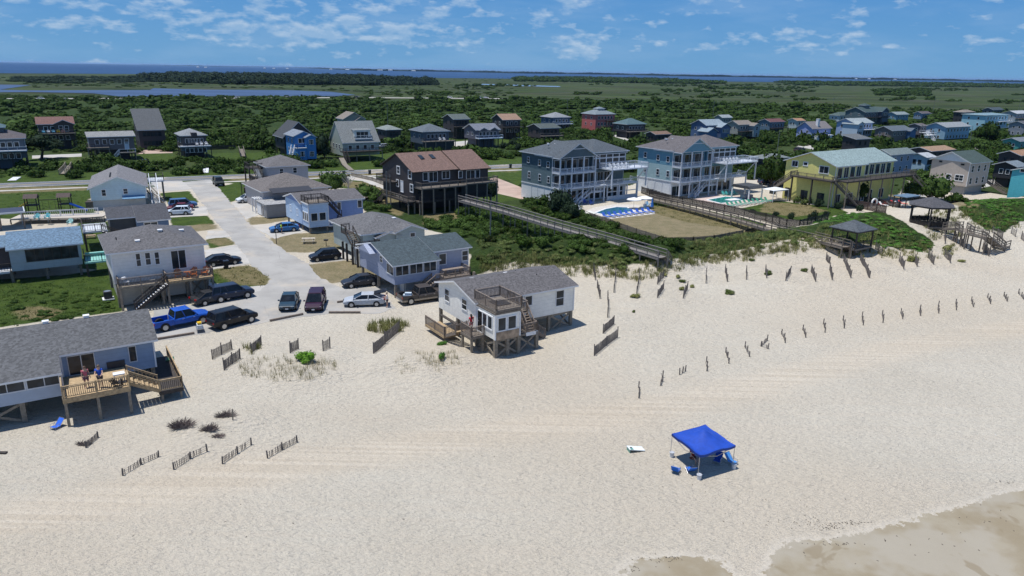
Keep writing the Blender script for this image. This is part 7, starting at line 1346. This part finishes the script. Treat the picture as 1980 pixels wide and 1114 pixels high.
for i in range(26): a=U(0,6.3); r=U(.5,2.0); z=U(1.2,2.2); q=(math.cos(a)*r,math.sin(a)*r,z+U(.8,2.4)); b.tube((0,0,z),q,.045,.015,4); b.tube(((q[0]*.6),(q[1]*.6),z+(q[2]-z)*.6),(q[0]+U(-.5,.5),q[1]+U(-.5,.5),q[2]+.3),.02,.008,3)
b.build('trunk',wood((.34,.33,.32),'silver_bark'),e)
for k,(x,y,r) in enumerate([(30,338,2.2),(70,342,2.4),(150,344,2.4),(190,332,2.2),(215,326,2.2),(245,330,2.0),(350,338,2.5),(380,336,2.2),(430,335,2.4),(465,334,2.2),(500,330,2.2),(610,325,2.6),(640,322,2.4),(735,322,2.4),(790,318,2.6),(845,312,2.5),(905,312,2.5),(950,308,2.6),(985,306,2.4),(96,325,2.4),(50,326,2.4)]):
    leafy('roadside_shrub','rounded shrub in the hedge beyond the coast road, %s from the left'%ORD[k],'shrub',x,y,r,r*.85,LEAFM if k%3==0 else LEAFD,n=3,group='shrubs along the coast road',protos=CL_M)
for k,(x,y,h) in enumerate([(1500,418,.9),(1532,424,1.3),(1571,424,1.6),(1598,416,.8),(1455,411,.7),(1583,400,1.7),(1622,404,1.5),(1662,408,1.3),(1540,392,1.4),(1555,396,1.3),(1570,393,1.2)]):
    leafy('young_shrub',['small spiky shrub at the left of the far fence','dark young shrub against the curved fence','tallest young shrub against the curved fence','low shrub near the end of the curved fence','tiny shrub at the near edge of the far lawn','dark round shrub by the yellow house fence, left','dark round shrub by the yellow house fence, middle','dark shrub by the yellow house fence, right','pale flowering shrub left of the yellow house fence','reddish flowering shrub beside the pale flowering one','green shrub nearest the yellow house fence'][k],'shrub',x,y,.5+.3*h,h,LEAFP if k<8 else LEAFO,n=2,protos=CL_M)
# palm-like plants by the brown house and others
for k,(x,y) in enumerate([(990,283),(975,288),(1005,290),(998,278)]): leafy('palm_shrub','spiky palm-like shrub in the drive behind the orange-roofed house, %s of the group'%ORD[k],'shrub',x,y,1.6,2.2,LEAFP,n=2,protos=CL_M)
# grass blades
def blades(name,pts,mat,h,spread=.25,nb=14,wd=.02,parent=None,kind='stuff'):
    V=[];F=[]
    for x,y,z in pts:
        for _ in range(nb):
            a=U(0,6.3); r=U(0,spread); bx,by=x+math.cos(a)*r,y+math.sin(a)*r; hh=h*U(.5,1.2); l=hh*U(.15,.6); t=U(0,6.3); dx,dy=math.cos(t),math.sin(t); o=len(V)
            V+=[(bx-dy*wd,by+dx*wd,z-.03),(bx+dy*wd,by-dx*wd,z-.03),(bx+dx*l*.4+dy*wd*.7,by+dy*l*.4-dx*wd*.7,z+hh*.6),(bx+dx*l*.4-dy*wd*.7,by+dy*l*.4+dx*wd*.7,z+hh*.6),(bx+dx*l,by+dy*l,z+hh)]
            F+=[(o,o+1,o+2,o+3),(o+3,o+2,o+4)]
    me=bpy.data.meshes.new(name); me.from_pydata(V,[],F); me.materials.append(mat); ob=bpy.data.objects.new(name,me); COL.objects.link(ob); ob.parent=parent
    if kind: ob['kind']=kind
    return ob
def gp(poly,n):
    r=[]; xs=[p[0] for p in poly]; ys=[p[1] for p in poly]
    while len(r)<n:
        x,y=U(min(xs),max(xs)),U(min(ys),max(ys))
        if inpoly([x],[y],poly)[0]: r.append(tuple(G(x,y)))
    return r
blades('dry_dune_grass',gp([(460,700),(520,690),(600,690),(650,700),(655,715),(600,735),(520,738),(465,725)],170)+gp([(800,680),(845,685),(885,680),(890,705),(830,712)],50)+gp([(745,685),(830,690),(850,720),(770,725)],14),STRAW,.45,.3,8,.012)
blades('dune_grass',gp([(712,628),(760,620),(790,628),(785,640),(740,646),(712,640)],110)+gp([(470,668),(505,668),(500,685),(475,688)],12),SEAOAT,.7,.3,14,.02)
dg=gp([(930,500),(1010,490),(1100,500),(1200,505),(1220,525),(1100,518),(1000,515),(930,530)],220)+gp([(1300,500),(1420,475),(1600,450),(1620,470),(1500,490),(1340,512)],240)+gp([(1560,445),(1700,420),(1800,480),(1690,490)],120)+gp([(1830,400),(1960,395),(1975,440),(1900,450)],120)+gp([(1780,400),(1850,400),(1880,425),(1840,425)],60)+gp([(1340,465),(1480,445),(1480,470),(1340,480)],180)
dg+=gp([(1000,508),(1100,515),(1230,525),(1290,505),(1420,490),(1600,470),(1600,482),(1480,500),(1330,520),(1240,545),(1120,535),(1000,530)],330)+gp([(1600,470),(1800,488),(1860,470),(1840,500),(1620,500)],90)+gp([(1780,420),(1830,400),(1860,440),(1800,470)],110)
for cx_,cy_ in ((1130,524),(1196,530),(1260,512),(1330,508),(1395,497),(1450,490),(1520,484),(1585,478),(1650,490),(1720,492),(1790,480),(1845,455),(1010,524),(1060,520),(960,520)): dg+=gp([(cx_-22,cy_),(cx_,cy_-7),(cx_+22,cy_),(cx_,cy_+7)],16)
blades('dune_grass',dg,SEAOAT,.6,.35,14,.022)
blades('lawn_tufts',[p for poly,n in ((LAWN[1],500),(LAWN[0],250),(LAWN[5],90),(LAWN[13],200),(LAWN[14],150)) for p in gp(poly,n) if clear_of_houses(p[0],p[1],.2)],LEAFM,.16,.5,12,.02)
# seaweed specks near the waterline, footprints debris
b=MB()
for cx,cy,n,sx,sy in ((1560,1010,30,50,10),(1605,1018,34,28,6),(1650,1012,26,30,4),(1620,1052,16,40,3),(1275,1085,22,40,8),(1710,1045,4,10,3),(1230,1100,10,18,8),(1940,933,10,18,3),(1300,1078,10,12,3),(1500,960,22,250,70),(1900,1005,12,60,20),(600,1000,14,500,60),(1000,900,10,250,60),(1740,1070,20,150,30)):
    for _ in range(n):
        g=G(random.gauss(cx,sx*.6),random.gauss(cy,sy*.6)); a=U(0,3.1); l=U(.02,.07); b.bar((g.x-math.cos(a)*l,g.y-math.sin(a)*l,g.z+.012),(g.x+math.cos(a)*l,g.y+math.sin(a)*l,g.z+.015),U(.015,.035),.012)
tag(b.build('seaweed_debris',pm('dark_seaweed',(.045,.035,.03),.8)),kind='stuff')
# brush piles
def brush(label,px,py,r,h,n=120,mat=None):
    g=G(px,py); b=MB()
    for _ in range(n):
        a=U(-.6,.6)+(3.14 if random.random()<.4 else 0)+.5; bx=U(-.7,.7)*r; p=(bx,U(-.35,.35)*r,0); q=(bx+math.cos(a)*r*U(.2,.8),p[1]+math.sin(a)*r*U(.2,.6),h*U(.1,1.0)*(1-.5*abs(bx)/r)); b.tube(p,q,.02,.008,3,cap=False)
    o=b.build('brush_pile',mat or DEADB); o.location=g; tag(o,label,'brush pile','dead brush on the sand by the blue cottage')
brush('pile of dead grey and rust brush, leftmost on the sand below the blue cottage',352,826,.85,.75,420); brush('dark brush heap with a leaning post, uppermost of the heaps',437,806,.75,.6,260); brush('grey tangled brush heap between the two larger heaps',405,832,.6,.6,240); brush('small flat faded brush heap, lowest of the heaps',420,845,.5,.3,110); brush('small grey brush heap at the foot of the stub fence',162,860,.5,.4,140)
b=MB(); b.tube((0,0,-.2),(.05,0,.9),.05); o=b.build('wooden_post',PILE); g=G(450,812); o.location=g; tag(o,'short wooden post leaning over the uppermost brush heap','post')
# ======================================================== air
def haze():
    m=bpy.data.materials.new('pale_air'); m.use_nodes=True; t=m.node_tree; t.nodes.clear(); o=t.nodes.new('ShaderNodeOutputMaterial'); v=t.nodes.new('ShaderNodeVolumePrincipled')
    v.inputs['Color'].default_value=(.42,.66,1,1); v.inputs['Density'].default_value=HAZE; v.inputs['Anisotropy'].default_value=.2; t.links.new(v.outputs[0],o.inputs['Volume'])
    b=MB(); b.box(-72000,72000,-400,76000,-2,60); ob=b.build('haze',m); ob['kind']='stuff'
HAZE=.000024
if HAZE: haze()
